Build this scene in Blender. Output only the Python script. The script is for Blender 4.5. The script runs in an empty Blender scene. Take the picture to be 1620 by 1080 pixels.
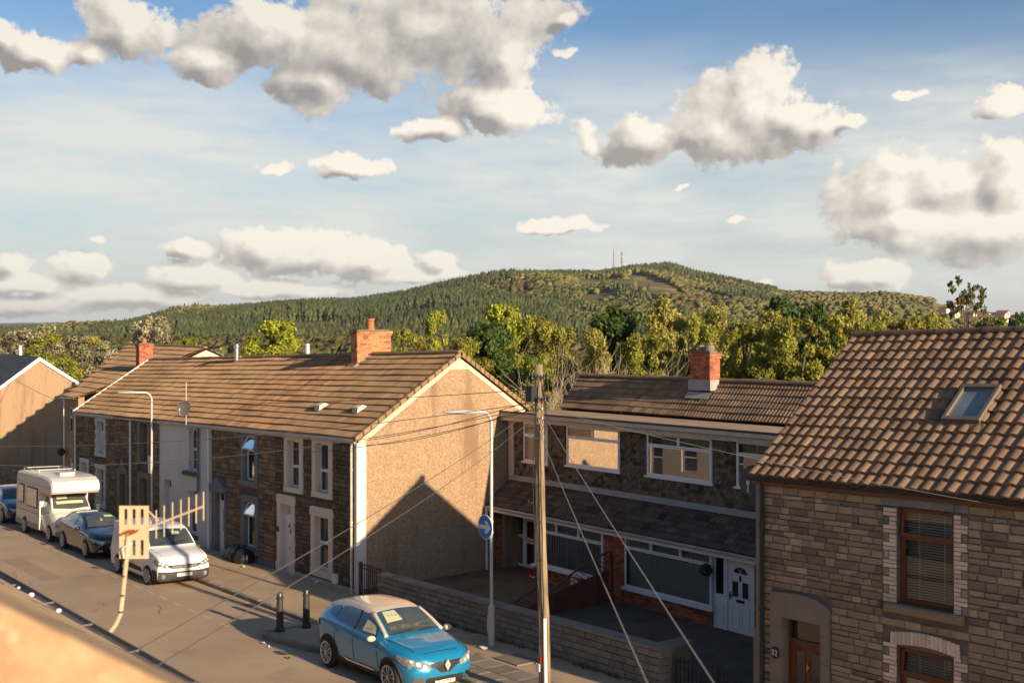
import bpy, bmesh, math, random
import numpy as np
from mathutils import Vector, Matrix
from mathutils.bvhtree import BVHTree
from mathutils import noise as mnoise
random.seed(7); np.random.seed(7)
sc = bpy.context.scene
COL = sc.collection
R = math.radians

# ------------------------------------------------------------------ camera, sky, sun, exposure
# World frame: X runs along the street (uphill to the right), Y across it towards the far terrace, Z up.
CA, SA = 0.7957, 0.6057
ZC = 7.105
cam_d = bpy.data.cameras.new('camera'); cam = bpy.data.objects.new('camera', cam_d); COL.objects.link(cam)
sc.camera = cam
cam.location = (0, 0, ZC)
cam.rotation_euler = (R(90), 0, math.atan2(CA, SA))
cam_d.sensor_width = 36; cam_d.lens = 40.0
cam_d.shift_y = -29/1620
cam_d.clip_start = 0.05; cam_d.clip_end = 60000
cam_d.dof.use_dof = True; cam_d.dof.focus_distance = 30; cam_d.dof.aperture_fstop = 2.4

SUN_AZ = math.atan2(.055, 1.0)      # direction to the sun, from +X towards +Y
SUN_EL = R(16.5)
sv = Vector((math.cos(SUN_EL)*math.cos(SUN_AZ), math.cos(SUN_EL)*math.sin(SUN_AZ), math.sin(SUN_EL)))
sun_d = bpy.data.lights.new('sun', 'SUN'); sun_d.energy = 3.7; sun_d.angle = R(0.55); sun_d.color = (1.0, .79, .54)
sun = bpy.data.objects.new('sun', sun_d); COL.objects.link(sun)
sun.rotation_euler = sv.to_track_quat('Z', 'Y').to_euler()

sc.view_settings.view_transform = 'Standard'; sc.view_settings.look = 'None'
sc.view_settings.gamma = 1.0; sc.view_settings.use_curve_mapping = False
sc.view_settings.exposure = 1.28
sc.cycles.max_bounces = 4; sc.cycles.diffuse_bounces = 2; sc.cycles.glossy_bounces = 2; sc.cycles.transparent_max_bounces = 8
sc.cycles.volume_bounces = 0

class NT:
    """tiny node-tree writer"""
    def __init__(s, nt): s.nt = nt; s.n = nt.nodes; s.l = nt.links
    def node(s, t, **kw):
        nd = s.n.new(t)
        for k, v in kw.items(): setattr(nd, k, v)
        return nd
    def put(s, sock, v):
        if v is None: return
        if isinstance(v, bpy.types.NodeSocket): s.l.new(v, sock)
        else: sock.default_value = v
    def math(s, op, a, b=None, c=None, clamp=False):
        nd = s.node('ShaderNodeMath', operation=op, use_clamp=clamp)
        for i, v in enumerate((a, b, c)): s.put(nd.inputs[i], v)
        return nd.outputs[0]
    def vmath(s, op, a, b=None):
        nd = s.node('ShaderNodeVectorMath', operation=op)
        s.put(nd.inputs[0], a); s.put(nd.inputs[1], b)
        return nd.outputs['Value'] if op in ('LENGTH', 'DOT_PRODUCT') else nd.outputs[0]
    def mix(s, f, a, b, mode='MIX'):
        nd = s.node('ShaderNodeMix', data_type='RGBA', blend_type=mode)
        s.put(nd.inputs[0], f); s.put(nd.inputs[6], a); s.put(nd.inputs[7], b)
        return nd.outputs[2]
    def noise(s, vec, scale, detail=4, rough=.55):
        nd = s.node('ShaderNodeTexNoise')
        s.put(nd.inputs['Vector'], vec); s.put(nd.inputs['Scale'], scale)
        s.put(nd.inputs['Detail'], detail); s.put(nd.inputs['Roughness'], rough)
        return nd.outputs['Fac']
    def ramp(s, f, stops):
        nd = s.node('ShaderNodeValToRGB'); s.put(nd.inputs[0], f)
        el = nd.color_ramp.elements
        while len(el) < len(stops): el.new(.5)
        for e, (p, c) in zip(el, stops): e.position = p; e.color = c if len(c) == 4 else (*c, 1)
        return nd.outputs[0]
    def rng(s, v, a, b, c, d, smooth=False):
        nd = s.node('ShaderNodeMapRange', interpolation_type='SMOOTHSTEP' if smooth else 'LINEAR')
        for i, q in enumerate((v, a, b, c, d)): s.put(nd.inputs[i], q)
        return nd.outputs[0]

world = bpy.data.worlds.new('World'); sc.world = world; world.use_nodes = True
world.cycles.sampling_method = 'MANUAL'; world.cycles.sample_map_resolution = 512
def build_world():
    nt = world.node_tree; nt.nodes.clear(); W = NT(nt)
    # cloud field: a node group, direction (azimuth deg, elevation deg) -> density
    clouds = CLOUDS
    g = bpy.data.node_groups.new('cloud_field', 'ShaderNodeTree')
    g.interface.new_socket('AzEl', in_out='INPUT', socket_type='NodeSocketVector')
    g.interface.new_socket('Density', in_out='OUTPUT', socket_type='NodeSocketFloat')
    g.interface.new_socket('Core', in_out='OUTPUT', socket_type='NodeSocketFloat')
    G = NT(g); gi = G.node('NodeGroupInput'); go = G.node('NodeGroupOutput')
    p = gi.outputs[0]
    wn = G.node('ShaderNodeTexNoise'); G.put(wn.inputs['Vector'], p); wn.inputs['Scale'].default_value = .8; wn.inputs['Detail'].default_value = 2
    p0 = p; p = G.vmath('ADD', p, G.vmath('MULTIPLY', G.vmath('SUBTRACT', wn.outputs['Color'], (.5,.5,.5)), (1.3, .8, 0)))
    acc = None
    for (ax, ey, rx, ru, rd) in clouds:
        squash = ru/rd > 1.12 and rx > 1.3
        nd = G.node('ShaderNodeVectorMath', operation='MULTIPLY_ADD')
        ry = ru if squash else (ru+rd)/2
        G.put(nd.inputs[0], p); nd.inputs[1].default_value = (1/rx, 1/ry, 0); nd.inputs[2].default_value = (-ax/rx, -ey/ry, 0)
        v = nd.outputs[0]
        if squash: v = G.vmath('MAXIMUM', v, G.vmath('MULTIPLY', v, (1, -ru/rd, 0)))
        ln = G.vmath('LENGTH', v)
        if rx < 1.7: ln = G.math('ADD', ln, .22)      # the small ones are thin wisps
        if acc is None: acc = ln
        else:
            nd = G.node('ShaderNodeMath', operation='SMOOTH_MIN')
            G.put(nd.inputs[0], acc); G.put(nd.inputs[1], ln); nd.inputs[2].default_value = .22
            acc = nd.outputs[0]
    core = G.math('SUBTRACT', 1.0, acc)
    core = G.math('MAXIMUM', core, -.9)
    n1 = G.noise(p0, .42, 6, .58)
    n2 = G.noise(p0, 1.9, 4, .62)
    nn = G.math('MULTIPLY_ADD', G.math('SUBTRACT', n1, .47), 1.9, core)
    nn = G.math('MULTIPLY_ADD', G.math('SUBTRACT', n2, .5), .62, nn)
    nn = G.math('ADD', nn, -.06)
    G.put(go.inputs[0], nn); G.put(go.inputs[1], core)

    tc = W.node('ShaderNodeTexCoord')
    d = tc.outputs['Generated']
    sx = W.node('ShaderNodeSeparateXYZ'); W.put(sx.inputs[0], d)
    x, y, z = sx.outputs
    az = W.math('MULTIPLY', W.math('ARCTAN2', y, W.math('MULTIPLY', x, -1.0)), 57.29578)
    el = W.math('MULTIPLY', W.math('ARCSINE', z), 57.29578)
    def comb(a, b):
        nd = W.node('ShaderNodeCombineXYZ'); W.put(nd.inputs[0], a); W.put(nd.inputs[1], b); return nd.outputs[0]
    def field(dx, dy):
        nd = W.node('ShaderNodeGroup'); nd.node_tree = g
        W.put(nd.inputs[0], comb(W.math('ADD', az, dx), W.math('ADD', el, dy)))
        return nd.outputs[0], nd.outputs[1]
    D0, core = field(0, 0)
    D1, core1 = field(.55, .50)        # towards the sun (right and up)
    mask = W.rng(D0, -.01, .26, 0, 1, True)
    dc = W.math('SUBTRACT', core, core1)
    lit = W.math('MULTIPLY_ADD', W.math('SUBTRACT', W.math('SUBTRACT', D0, D1), dc), .50, W.math('MULTIPLY_ADD', dc, 1.45, .60))
    thick = W.rng(D0, .25, 1.2, 0.0, .16)
    big = W.noise(comb(az, W.math('MULTIPLY', el, 1.4)), .22, 2, .5)
    lit = W.math('SUBTRACT', lit, thick)
    lit = W.math('MULTIPLY_ADD', W.math('SUBTRACT', big, .47), 1.5, lit, clamp=True)
    # the high clouds overhead show more of their grey bases than the far ones
    lit = W.math('SUBTRACT', lit, W.rng(el, 8.5, 14.0, -.10, .12), clamp=True)
    ccol = W.ramp(lit, [(0, (.25, .235, .225)), (.28, (.36, .335, .31)), (.6, (.53, .485, .43)), (1.0, (.76, .70, .61))])
    # clear sky
    sky = W.node('ShaderNodeTexSky', sky_type='NISHITA'); sky.sun_disc = False
    sky.sun_elevation = SUN_EL
    sky.sun_rotation = math.pi/2 - SUN_AZ
    sky.air_density = 1.0; sky.dust_density = 1.2; sky.ozone_density = 2.0
    skyc = W.vmath('MULTIPLY', sky.outputs[0], (SKY_K*.82, SKY_K*.98, SKY_K*1.14))
    # thin high veil, thicker towards the horizon, in long streaks
    vn = W.noise(comb(W.math('MULTIPLY', az, .05), W.math('MULTIPLY', el, .22)), 1.6, 6, .6)
    veil = W.rng(el, 15.2, 8.5, 0.0, .95, True)
    veil = W.math('MULTIPLY', veil, W.rng(vn, .30, .58, .45, 1.0))
    veil = W.math('MULTIPLY_ADD', W.rng(vn, .5, .8, 0, .25), W.rng(el, 18, 9, 0, 1), veil, clamp=True)
    base = W.mix(veil, skyc, (.575, .585, .56, 1))
    lowh = W.rng(el, 6.0, 0.0, 0.0, .55, True)
    base = W.mix(lowh, base, (.53, .535, .50, 1))
    # low far clouds lose contrast
    fade = W.rng(el, 0.0, 5.0, .70, .98)
    mask = W.math('MULTIPLY', mask, fade)
    out = W.mix(mask, base, ccol)
    above = W.rng(el, -1.0, -.2, 0, 1)
    out = W.mix(above, (.22, .18, .13, 1), out)
    bg = W.node('ShaderNodeBackground'); W.put(bg.inputs['Color'], out); bg.inputs['Strength'].default_value = 1.0*SKY_OUT
    o = W.node('ShaderNodeOutputWorld'); W.l.new(bg.outputs[0], o.inputs['Surface'])
SKY_K = .085
SKY_OUT = .55
CLOUDS = [(33.78,14.64,6.37,3.5,2.87),(29.37,13.04,5.41,2.87,2.23),(25.05,13.76,4.14,1.91,1.91),(22.35,12.44,2.23,.95,1.43),(36.96,13.16,2.23,1.91,1.91),(36.64,10.57,2.71,1.75,1.27),(33.46,9.63,2.39,.7,.8),(27.51,11.78,2.87,1.59,1.53),(18.56,13.78,2.55,1.43,1.91),(17.14,12.53,1.59,1.11,1.27),(14.66,12.32,1.91,1.27,.95),(13.32,12.9,1.59,.95,.95),(49.2,10.6,3.3,2.7,2.5),(47.67,9.49,2.55,1.91,1.91),(51.02,9.83,2.55,1.91,1.75),(43.62,8.97,2.55,1.43,1.21),(41.25,8.85,1.43,1.59,1.08),(52.51,9.46,1.27,.95,1.11),(49.05,11.71,1.59,1.43,1.91),(55.43,6.06,3.02,2.39,1.91),(58.25,6.25,3.5,1.91,2.23),(60.71,6.43,2.23,1.91,2.55),(59.9,4.14,3.5,1.91,1.59),(56.28,4.83,3.5,1.27,1.59),(54.56,2.16,2.39,1.02,.76),(55.71,2.29,1.43,.8,.76),(53.39,2.02,1.27,.8,.64),(60.44,9.88,1.59,1.11,.8),(56.57,10.72,1.27,.51,.45),(53.98,9.69,.95,.57,.51),(27.2,3.16,4.14,1.59,1.02),(25.05,3.6,2.23,1.21,.95),(30.31,3.03,2.55,.95,.89),(33.46,3.05,1.27,.89,.76),(32.52,2.41,2.87,.64,.48),(21.46,3.55,1.59,.7,.64),(17.14,3.91,.8,.38,.32),(13.58,2.71,1.27,.95,.83),(16.72,2.56,1.91,1.02,.83),(21.75,2.18,2.71,.89,.83),(25.05,1.59,4.14,.7,.51),(14.66,1.79,2.87,.64,.64),(18.56,1.24,5.09,.7,.64),(14.66,.76,3.82,.7,.51),(29.22,7.61,2.23,.83,.51),(25.51,7.62,1.08,.45,.32),(39.51,4.85,2.39,.45,.38),(40.62,5.04,1.11,.64,.51),(48.34,5.17,.7,.32,.29),(45.81,6.67,.76,.22,.19),(39.92,13.45,.95,.45,.38),(39.98,15.0,.95,.51,.45),(42.83,2.72,.7,.32,.25),(49.96,1.89,.64,.45,.38),
  # the same kind of sky outside the frame
  (-8,10,6,2.5,2),(-45,14,9,3,2),(72,10,5,2,1.6),(100,13,8,3,2),(145,18,10,4,3),(30,32,12,4,3),(-120,24,11,4,3)]
build_world()

# ------------------------------------------------------------------ materials
MATS = {}
def M(name, col, rough=.8, col2=None, nscale=3.0, namt=.5, bump=0.0, bscale=30.0, stretch=None, tint=.5, spec=.3, metal=0.0, coat=0.0, rnd=0.0, coord='pos', detail=6, grime=None, tcol=None):
    """procedural principled material: two-tone noise, per-piece tint (attribute and object random), bump"""
    if name in MATS: return MATS[name]
    m = bpy.data.materials.new(name); m.use_nodes = True
    nt = m.node_tree; nt.nodes.clear(); N = NT(nt)
    if coord == 'pos':
        vec = N.node('ShaderNodeNewGeometry').outputs['Position']
    else:
        vec = N.node('ShaderNodeTexCoord').outputs['Object']
    if stretch: vec = N.vmath('MULTIPLY', vec, stretch)
    c = (*col, 1)
    if col2 is not None:
        f = N.rng(N.noise(vec, nscale, detail, .6), .5-.25/max(namt, .01)*.5, .5+.25/max(namt, .01)*.5, 0, 1)
        c = N.mix(f, c, (*col2, 1))
    if grime:
        gcol, gscale, gth = grime[:3]
        gv = N.vmath('MULTIPLY', vec, grime[3]) if len(grime) > 3 else vec
        f = N.rng(N.noise(gv, gscale, 5, .65), gth, gth+.12, 0, .8)
        c = N.mix(f, c, (*gcol, 1))
    at = N.node('ShaderNodeAttribute', attribute_name='tint')
    tv = at.outputs['Fac']
    if rnd:
        oi = N.node('ShaderNodeObjectInfo')
        tv = N.math('ADD', tv, N.math('MULTIPLY', N.math('SUBTRACT', oi.outputs['Random'], .5), rnd))
    fac = N.math('MULTIPLY_ADD', tv, tint, 1.0)
    hs = N.vmath('SCALE', c if isinstance(c, bpy.types.NodeSocket) else None, None) if False else None
    mulc = N.node('ShaderNodeVectorMath', operation='SCALE')
    if isinstance(c, bpy.types.NodeSocket): N.l.new(c, mulc.inputs[0])
    else: mulc.inputs[0].default_value = col
    N.put(mulc.inputs['Scale'], fac)
    cc = mulc.outputs[0]
    if tcol is not None:      # some pieces drift to another colour
        sel = N.rng(N.math('FRACT', N.math('MULTIPLY', N.math('ADD', tv, 7.0), 7.31)), .45, .95, 0, .75)
        cc = N.mix(sel, cc, (*tcol, 1))
    b = N.node('ShaderNodeBsdfPrincipled')
    N.put(b.inputs['Base Color'], cc)
    b.inputs['Roughness'].default_value = rough; b.inputs['Metallic'].default_value = metal
    b.inputs['Specular IOR Level'].default_value = spec
    b.inputs['Coat Weight'].default_value = coat; b.inputs['Coat Roughness'].default_value = .04
    if bump:
        bp = N.node('ShaderNodeBump'); bp.inputs['Strength'].default_value = min(1, bump); bp.inputs['Distance'].default_value = .02
        N.put(bp.inputs['Height'], N.noise(vec, bscale, 5, .65)); N.l.new(bp.outputs[0], b.inputs['Normal'])
    o = N.node('ShaderNodeOutputMaterial'); N.l.new(b.outputs[0], o.inputs['Surface'])
    MATS[name] = m
    return m
def glass(name, dark=.8, refl=1.0, wav=.0):
    if name in MATS: return MATS[name]
    m = bpy.data.materials.new(name); m.use_nodes = True
    nt = m.node_tree; nt.nodes.clear(); N = NT(nt)
    tr = N.node('ShaderNodeBsdfTransparent'); tr.inputs[0].default_value = (dark, dark, dark*.98, 1)
    gl = N.node('ShaderNodeBsdfGlossy'); gl.inputs['Roughness'].default_value = .015
    fr = N.node('ShaderNodeFresnel'); fr.inputs[0].default_value = 1.55
    if wav:
        bp = N.node('ShaderNodeBump'); bp.inputs['Strength'].default_value = wav; bp.inputs['Distance'].default_value = .01
        N.put(bp.inputs['Height'], N.noise(N.node('ShaderNodeNewGeometry').outputs['Position'], 1.2, 1, .5))
        N.l.new(bp.outputs[0], gl.inputs['Normal'])
    f = N.math('MULTIPLY_ADD', fr.outputs[0], refl, .07, clamp=True)
    mx = N.node('ShaderNodeMixShader'); N.put(mx.inputs[0], f); N.l.new(tr.outputs[0], mx.inputs[1]); N.l.new(gl.outputs[0], mx.inputs[2])
    o = N.node('ShaderNodeOutputMaterial'); N.l.new(mx.outputs[0], o.inputs['Surface'])
    MATS[name] = m
    return m

# ------------------------------------------------------------------ mesh builder and object helpers
SL = 0.034          # the street rises to the right by this much
def zg(x, y): return SL*x - .03*(y-12.48)
class MB:
    def __init__(s, shear=0.0): s.v = []; s.f = []; s.m = []; s.t = []; s.sh = shear; s.flip = False
    def add(s, vs, fs, mi=0, t=0.0):
        b = len(s.v); s.v += [tuple(p) for p in vs]
        for f in fs: s.f.append([b+i for i in f]); s.m.append(mi); s.t.append(t)
    def quad(s, a, b, c, d, mi=0, t=0.0): s.add([a, b, c, d], [(0, 1, 2, 3)], mi, t)
    def box(s, x0, x1, y0, y1, z0, z1, mi=0, t=0.0):
        s.add([(x0,y0,z0),(x1,y0,z0),(x1,y1,z0),(x0,y1,z0),(x0,y0,z1),(x1,y0,z1),(x1,y1,z1),(x0,y1,z1)],
              [(0,3,2,1),(4,5,6,7),(0,1,5,4),(1,2,6,5),(2,3,7,6),(3,0,4,7)], mi, t)
    def block(s, x0, x1, y0, y1, z0, z1, c=.01, mi=0, t=0.0, j=0.0):
        """masonry piece: face at y0 (towards -y) chamfered by c, body back to y1"""
        r = lambda: random.uniform(-j, j)
        a = [(x0+r(),y0+c,z0+r()),(x1+r(),y0+c,z0+r()),(x1+r(),y0+c,z1+r()),(x0+r(),y0+c,z1+r())]
        b = [(x0+c+r(),y0+r()*.6,z0+c),(x1-c+r(),y0+r()*.6,z0+c),(x1-c+r(),y0+r()*.6,z1-c),(x0+c+r(),y0+r()*.6,z1-c)]
        d = [(p[0], y1, p[2]) for p in a]
        s.add(b+a+d, [(0,1,2,3),(4,5,1,0),(5,6,2,1),(6,7,3,2),(7,4,0,3),(8,9,5,4),(9,10,6,5),(10,11,7,6),(11,8,4,7)], mi, t)
    def tube(s, pts, r, n=8, mi=0, t=0.0, cap=True):
        pts = [Vector(p) for p in pts]; rs = r if isinstance(r, (list, tuple)) else [r]*len(pts)
        b = len(s.v); N = len(pts)
        up0 = Vector((0,0,1)); u = None
        for i, p in enumerate(pts):
            d = (pts[min(i+1,N-1)] - pts[max(i-1,0)]).normalized()
            if u is None: u = d.cross(up0 if abs(d.z) < .95 else Vector((0,1,0))).normalized()
            else: u = (u - d*u.dot(d)).normalized()
            w = d.cross(u)
            for k in range(n):
                a = 2*math.pi*k/n; q = p + u*math.cos(a)*rs[i] + w*math.sin(a)*rs[i]; s.v.append(tuple(q))
        for i in range(N-1):
            for k in range(n):
                s.f.append([b+i*n+k, b+i*n+(k+1)%n, b+(i+1)*n+(k+1)%n, b+(i+1)*n+k]); s.m.append(mi); s.t.append(t)
        if cap:
            s.f.append([b+k for k in range(n)][::-1]); s.m.append(mi); s.t.append(t)
            s.f.append([b+(N-1)*n+k for k in range(n)]); s.m.append(mi); s.t.append(t)
    def lathe(s, c, prof, n=16, mi=0, t=0.0, axis='z'):
        b = len(s.v)
        for (r, h) in prof:
            for k in range(n):
                a = 2*math.pi*k/n
                u, w = r*math.cos(a), r*math.sin(a)
                if axis == 'z': s.v.append((c[0]+u, c[1]+w, c[2]+h))
                elif axis == 'y': s.v.append((c[0]+u, c[1]+h, c[2]+w))
                else: s.v.append((c[0]+h, c[1]+u, c[2]+w))
        for i in range(len(prof)-1):
            for k in range(n):
                s.f.append([b+i*n+k, b+i*n+(k+1)%n, b+(i+1)*n+(k+1)%n, b+(i+1)*n+k]); s.m.append(mi); s.t.append(t)
        s.f.append([b+k for k in range(n)][::-1]); s.m.append(mi); s.t.append(t)
        s.f.append([b+(len(prof)-1)*n+k for k in range(n)]); s.m.append(mi); s.t.append(t)
    def prism(s, poly, axis, a, b, mi=0, t=0.0):
        """poly in the plane across axis ('x': (y,z); 'y': (x,z); 'z': (x,y)) extruded from a to b"""
        def P(q, h): return (h, q[0], q[1]) if axis == 'x' else (q[0], h, q[1]) if axis == 'y' else (q[0], q[1], h)
        n = len(poly)
        s.add([P(q, a) for q in poly]+[P(q, b) for q in poly],
              [tuple(range(n))[::-1], tuple(range(n, 2*n))]+[(i, (i+1)%n, (i+1)%n+n, i+n) for i in range(n)], mi, t)
    def build(s, name, mats, parent=None, root=None, smooth=False, loc=None, recalc=True):
        """link as one mesh object. Vertices are in world space (plus street shear); parent chain shares the root's origin"""
        V = np.array(s.v, dtype=np.float32).reshape(-1, 3)
        if s.sh: V[:, 2] += s.sh*V[:, 0]
        top = parent
        while top is not None and top.parent is not None: top = top.parent
        org = np.array(top.location if top is not None else (loc if loc is not None else (0, 0, 0)), dtype=np.float32)
        if top is not None and top.get('_org') is not None: org = np.array(top['_org'], dtype=np.float32)
        V = V - org
        me = bpy.data.meshes.new(name)
        me.from_pydata(V.tolist(), [], s.f)
        mats = mats if isinstance(mats, (list, tuple)) else [mats]
        for m in mats: me.materials.append(m)
        me.polygons.foreach_set('material_index', s.m)
        if any(s.t):
            at = me.attributes.new('tint', 'FLOAT', 'FACE'); at.data.foreach_set('value', np.array(s.t, dtype=np.float32))
        if recalc:
            bm = bmesh.new(); bm.from_mesh(me); bmesh.ops.recalc_face_normals(bm, faces=bm.faces); bm.to_mesh(me); bm.free()
        if smooth: me.polygons.foreach_set('use_smooth', [True]*len(me.polygons))
        me.update()
        o = bpy.data.objects.new(name, me); COL.objects.link(o)
        if parent is not None: o.parent = parent
        elif loc is not None: o.location = loc
        return o
def tag(o, label=None, cat=None, group=None, kind=None):
    if label: o['label'] = label
    if cat: o['category'] = cat
    if group: o['group'] = group
    if kind: o['kind'] = kind
    return o
def thing(name, label, cat, loc, group=None):
    o = bpy.data.objects.new(name, None); COL.objects.link(o); o.location = loc; o.empty_display_size = .2
    return tag(o, label, cat, group)
def share(name, mesh, parent, loc, rot=(0,0,0), scale=(1,1,1)):
    """one more object on an existing mesh, placed in world space under parent (parents are never rotated here)"""
    o = bpy.data.objects.new(name, mesh); COL.objects.link(o)
    top = parent
    while top is not None and top.parent is not None: top = top.parent
    o.parent = parent
    o.location = Vector(loc) - (top.location if top is not None else Vector((0,0,0)))
    o.rotation_euler = rot; o.scale = scale
    return o
def rt(a): return random.uniform(-a, a)
# ------------------------------------------------------------------ common materials
m_asphalt = M('asphalt', (.38,.27,.175), .9, (.48,.345,.23), .35, .8, bump=.35, bscale=60, grime=((.27,.20,.14), .45, .6))
m_pave = M('pavement', (.37,.265,.165), .92, (.47,.335,.215), .7, .8, bump=.3, bscale=50, grime=((.11,.09,.07), .9, .6))
m_slab = M('paving_slab', (.25,.21,.165), .9, (.19,.155,.12), 2, .8, bump=.3, bscale=40, rnd=.5)
m_kerb = M('kerb_stone', (.30,.26,.21), .85, (.2,.17,.14), 3, .7, bump=.3, bscale=30, rnd=.4)
m_line = M('road_paint', (.62,.57,.48), .8, (.36,.31,.25), 9, .45)
m_soil = M('yard_concrete', (.135,.105,.078), .95, (.085,.066,.05), 1.2, .8, bump=.4, bscale=18, grime=((.03,.045,.015), 1.1, .62))
m_grass = M('rough_grass', (.10,.095,.035), .95, (.20,.15,.07), .02, .7, bump=.2, bscale=3, grime=((.34,.23,.11), .010, .50))
m_render = M('pebbledash', (.25,.163,.10), .95, (.42,.29,.185), 20, .9, bump=1.0, bscale=34, grime=((.215,.135,.082), 1.0, .52, (1.3,1.3,.22)))
m_rendpale = M('pale_render', (.62,.51,.38), .9, (.55,.44,.32), 2, .6, bump=.2, bscale=30)
m_white = M('white_masonry_paint', (.60,.60,.585), .8, (.52,.52,.50), 1.5, .6, bump=.25, bscale=14)
m_whitelow = M('white_plinth_paint', (.52,.47,.40), .9, (.36,.31,.25), 2.5, .6, bump=.4, bscale=20)
m_cream = M('cream_surround_paint', (.70,.60,.49), .75, (.60,.51,.41), 4, .5, bump=.15, bscale=20)
m_grey = M('grey_surround_paint', (.19,.195,.21), .7, (.115,.118,.13), 4, .5, bump=.1)
m_upvc = M('white_upvc', (.76,.77,.78), .35, spec=.5)
m_upvcy = M('painted_gutter', (.58,.53,.46), .6, (.38,.33,.28), 5, .5)
m_wood = M('brown_window_wood', (.17,.06,.022), .5, (.12,.04,.015), 6, .6, spec=.5)
m_woodD = M('dark_red_wood', (.19,.062,.035), .8, (.12,.04,.025), 5, .6, bump=.2)
m_black = M('black_plastic', (.018,.018,.02), .45, spec=.5)
m_dark = M('dark_interior', (.035,.03,.027), .9)
m_room = M('room_wall', (.16,.13,.10), .9)
m_mort = M('dark_mortar', (.15,.12,.09), .95, (.10,.08,.06), 6, .7, bump=.3)
m_mortR = M('pale_mortar', (.19,.155,.12), .95, (.13,.105,.08), 5, .7, bump=.3)
m_stone = M('brown_rubble_stone', (.215,.148,.088), .92, (.135,.095,.06), 3.5, .55, bump=.5, bscale=18, tint=1.0, tcol=(.185,.13,.08))
m_stoneD = M('dark_rubble_stone', (.15,.105,.068), .92, (.085,.062,.044), 4, .55, bump=.5, bscale=18, tint=1.0, tcol=(.13,.09,.055))
m_stoneR = M('buff_dressed_stone', (.38,.285,.195), .92, (.24,.19,.14), 4, .5, bump=.6, bscale=22, tint=.9, rnd=.95, tcol=(.31,.215,.145), grime=((.13,.10,.08), 2.2, .64))
m_brickR = M('red_brick', (.42,.13,.065), .9, (.30,.09,.05), 5, .6, bump=.3, bscale=25, tint=1.0, tcol=(.30,.11,.06))
m_brickO = M('orange_chimney_brick', (.46,.185,.085), .9, (.36,.13,.06), 4, .6, bump=.3, bscale=25, tint=1.0, tcol=(.52,.25,.12))
m_brickQ = M('buff_quoin_brick', (.78,.62,.49), .9, (.66,.51,.40), 5, .6, bump=.3, bscale=25, rnd=.6, grime=((.16,.15,.17), 5, .6))
m_lead = M('lead_flashing', (.36,.34,.33), .6, (.25,.24,.23), 4, .6)
m_mortW = M('pale_mortar_fillet', (.62,.56,.48), .9, (.5,.44,.37), 6, .6)
m_tileRow = M('brown_pantile', (.27,.17,.092), .9, (.215,.135,.077), .9, .55, bump=.35, bscale=20, tint=.7, grime=((.31,.22,.12), 3.6, .60))
m_tileRow2 = M('reddish_pantile', (.275,.158,.088), .9, (.205,.122,.072), .9, .55, bump=.35, bscale=20, tint=1.0, grime=((.28,.18,.10), 2.6, .62))
m_tileMid = M('grey_brown_tile', (.25,.16,.095), .9, (.17,.115,.075), 1.5, .6, bump=.35, bscale=20, tint=1.0)
m_tileLow = M('dark_mossy_tile', (.135,.095,.07), .92, (.08,.06,.045), 2.5, .6, bump=.4, bscale=20, tint=1.2, grime=((.02,.02,.014), 6, .66))
m_tileBig = M('orange_brown_tile', (.30,.178,.098), .85, (.20,.128,.08), 2.5, .55, bump=.4, bscale=30, tint=1.0, rnd=.6, grime=((.05,.035,.025), 9, .68))
m_tileOwn = M('lichen_tile', (.62,.42,.23), .9, (.52,.34,.18), 3, .6, bump=.3, bscale=20, tint=.5, rnd=.2, grime=((.66,.50,.31), 2.6, .58))
m_hung = M('hung_tile', (.125,.10,.07), .9, (.085,.068,.05), 3, .6, bump=.35, bscale=20, tint=1.5, tcol=(.155,.12,.085))
m_slate = M('blue_slate', (.07,.072,.085), .7, (.05,.05,.06), 2, .6, tint=.8)
m_felt = M('mineral_roof_felt', (.42,.30,.20), .95, (.30,.205,.14), 1.1, .6, bump=.5, bscale=40, grime=((.18,.11,.08), 1.3, .62))
m_galv = M('galvanised_steel', (.55,.54,.52), .45, (.46,.45,.43), 3, .6, metal=.3, spec=.5)
m_steel = M('stainless_flue', (.6,.6,.6), .25, metal=1.0)
m_terra = M('terracotta_pot', (.48,.17,.07), .85, (.38,.13,.055), 6, .6)
m_glassH = glass('window_glass', .92, .95, .05)
m_glassC = glass('car_glass', .45, 1.0)

# ------------------------------------------------------------------ setting: ground sheet, road, pavements, yards
SKYL = [(-400,530),(0,524),(150,523),(200,516),(270,498),(350,492),(450,485),(560,481),(640,470),(720,452),(800,441),(870,438),(950,438),(1000,430),(1060,427),(1100,440),(1180,454),(1240,467),(1300,469),(1400,472),(1480,486),(1560,501),(1620,508),(1800,520),(2400,530)]
SX = [p[0] for p in SKYL]; SY = [p[1] for p in SKYL]
def smooth(t): t = np.clip(t, 0, 1); return t*t*(3-2*t)
def hill_h(D, L):
    """terrain height at depth D (m) along the view axis and lateral L"""
    D = np.asarray(D, float); L = np.asarray(L, float)
    az = 810 + 1800*L/np.maximum(D, 1)
    H = ZC + (511-np.interp(az, SX, SY))/1800*2000
    t = smooth((D-650)/1350.)*.75 + .25*np.clip((D-650)/1350., 0, 1)
    base = -9.0
    bump = 7*np.sin(L*.011+1.3)*np.sin(D*.009) + 4*np.sin(L*.031+D*.017)
    h = base + (H-base)*t + bump*smooth((D-700)/300.)*(1-smooth((D-1600)/350.))
    back = smooth((D-2060)/900.)
    return h*(1-back) + base*back
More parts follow.
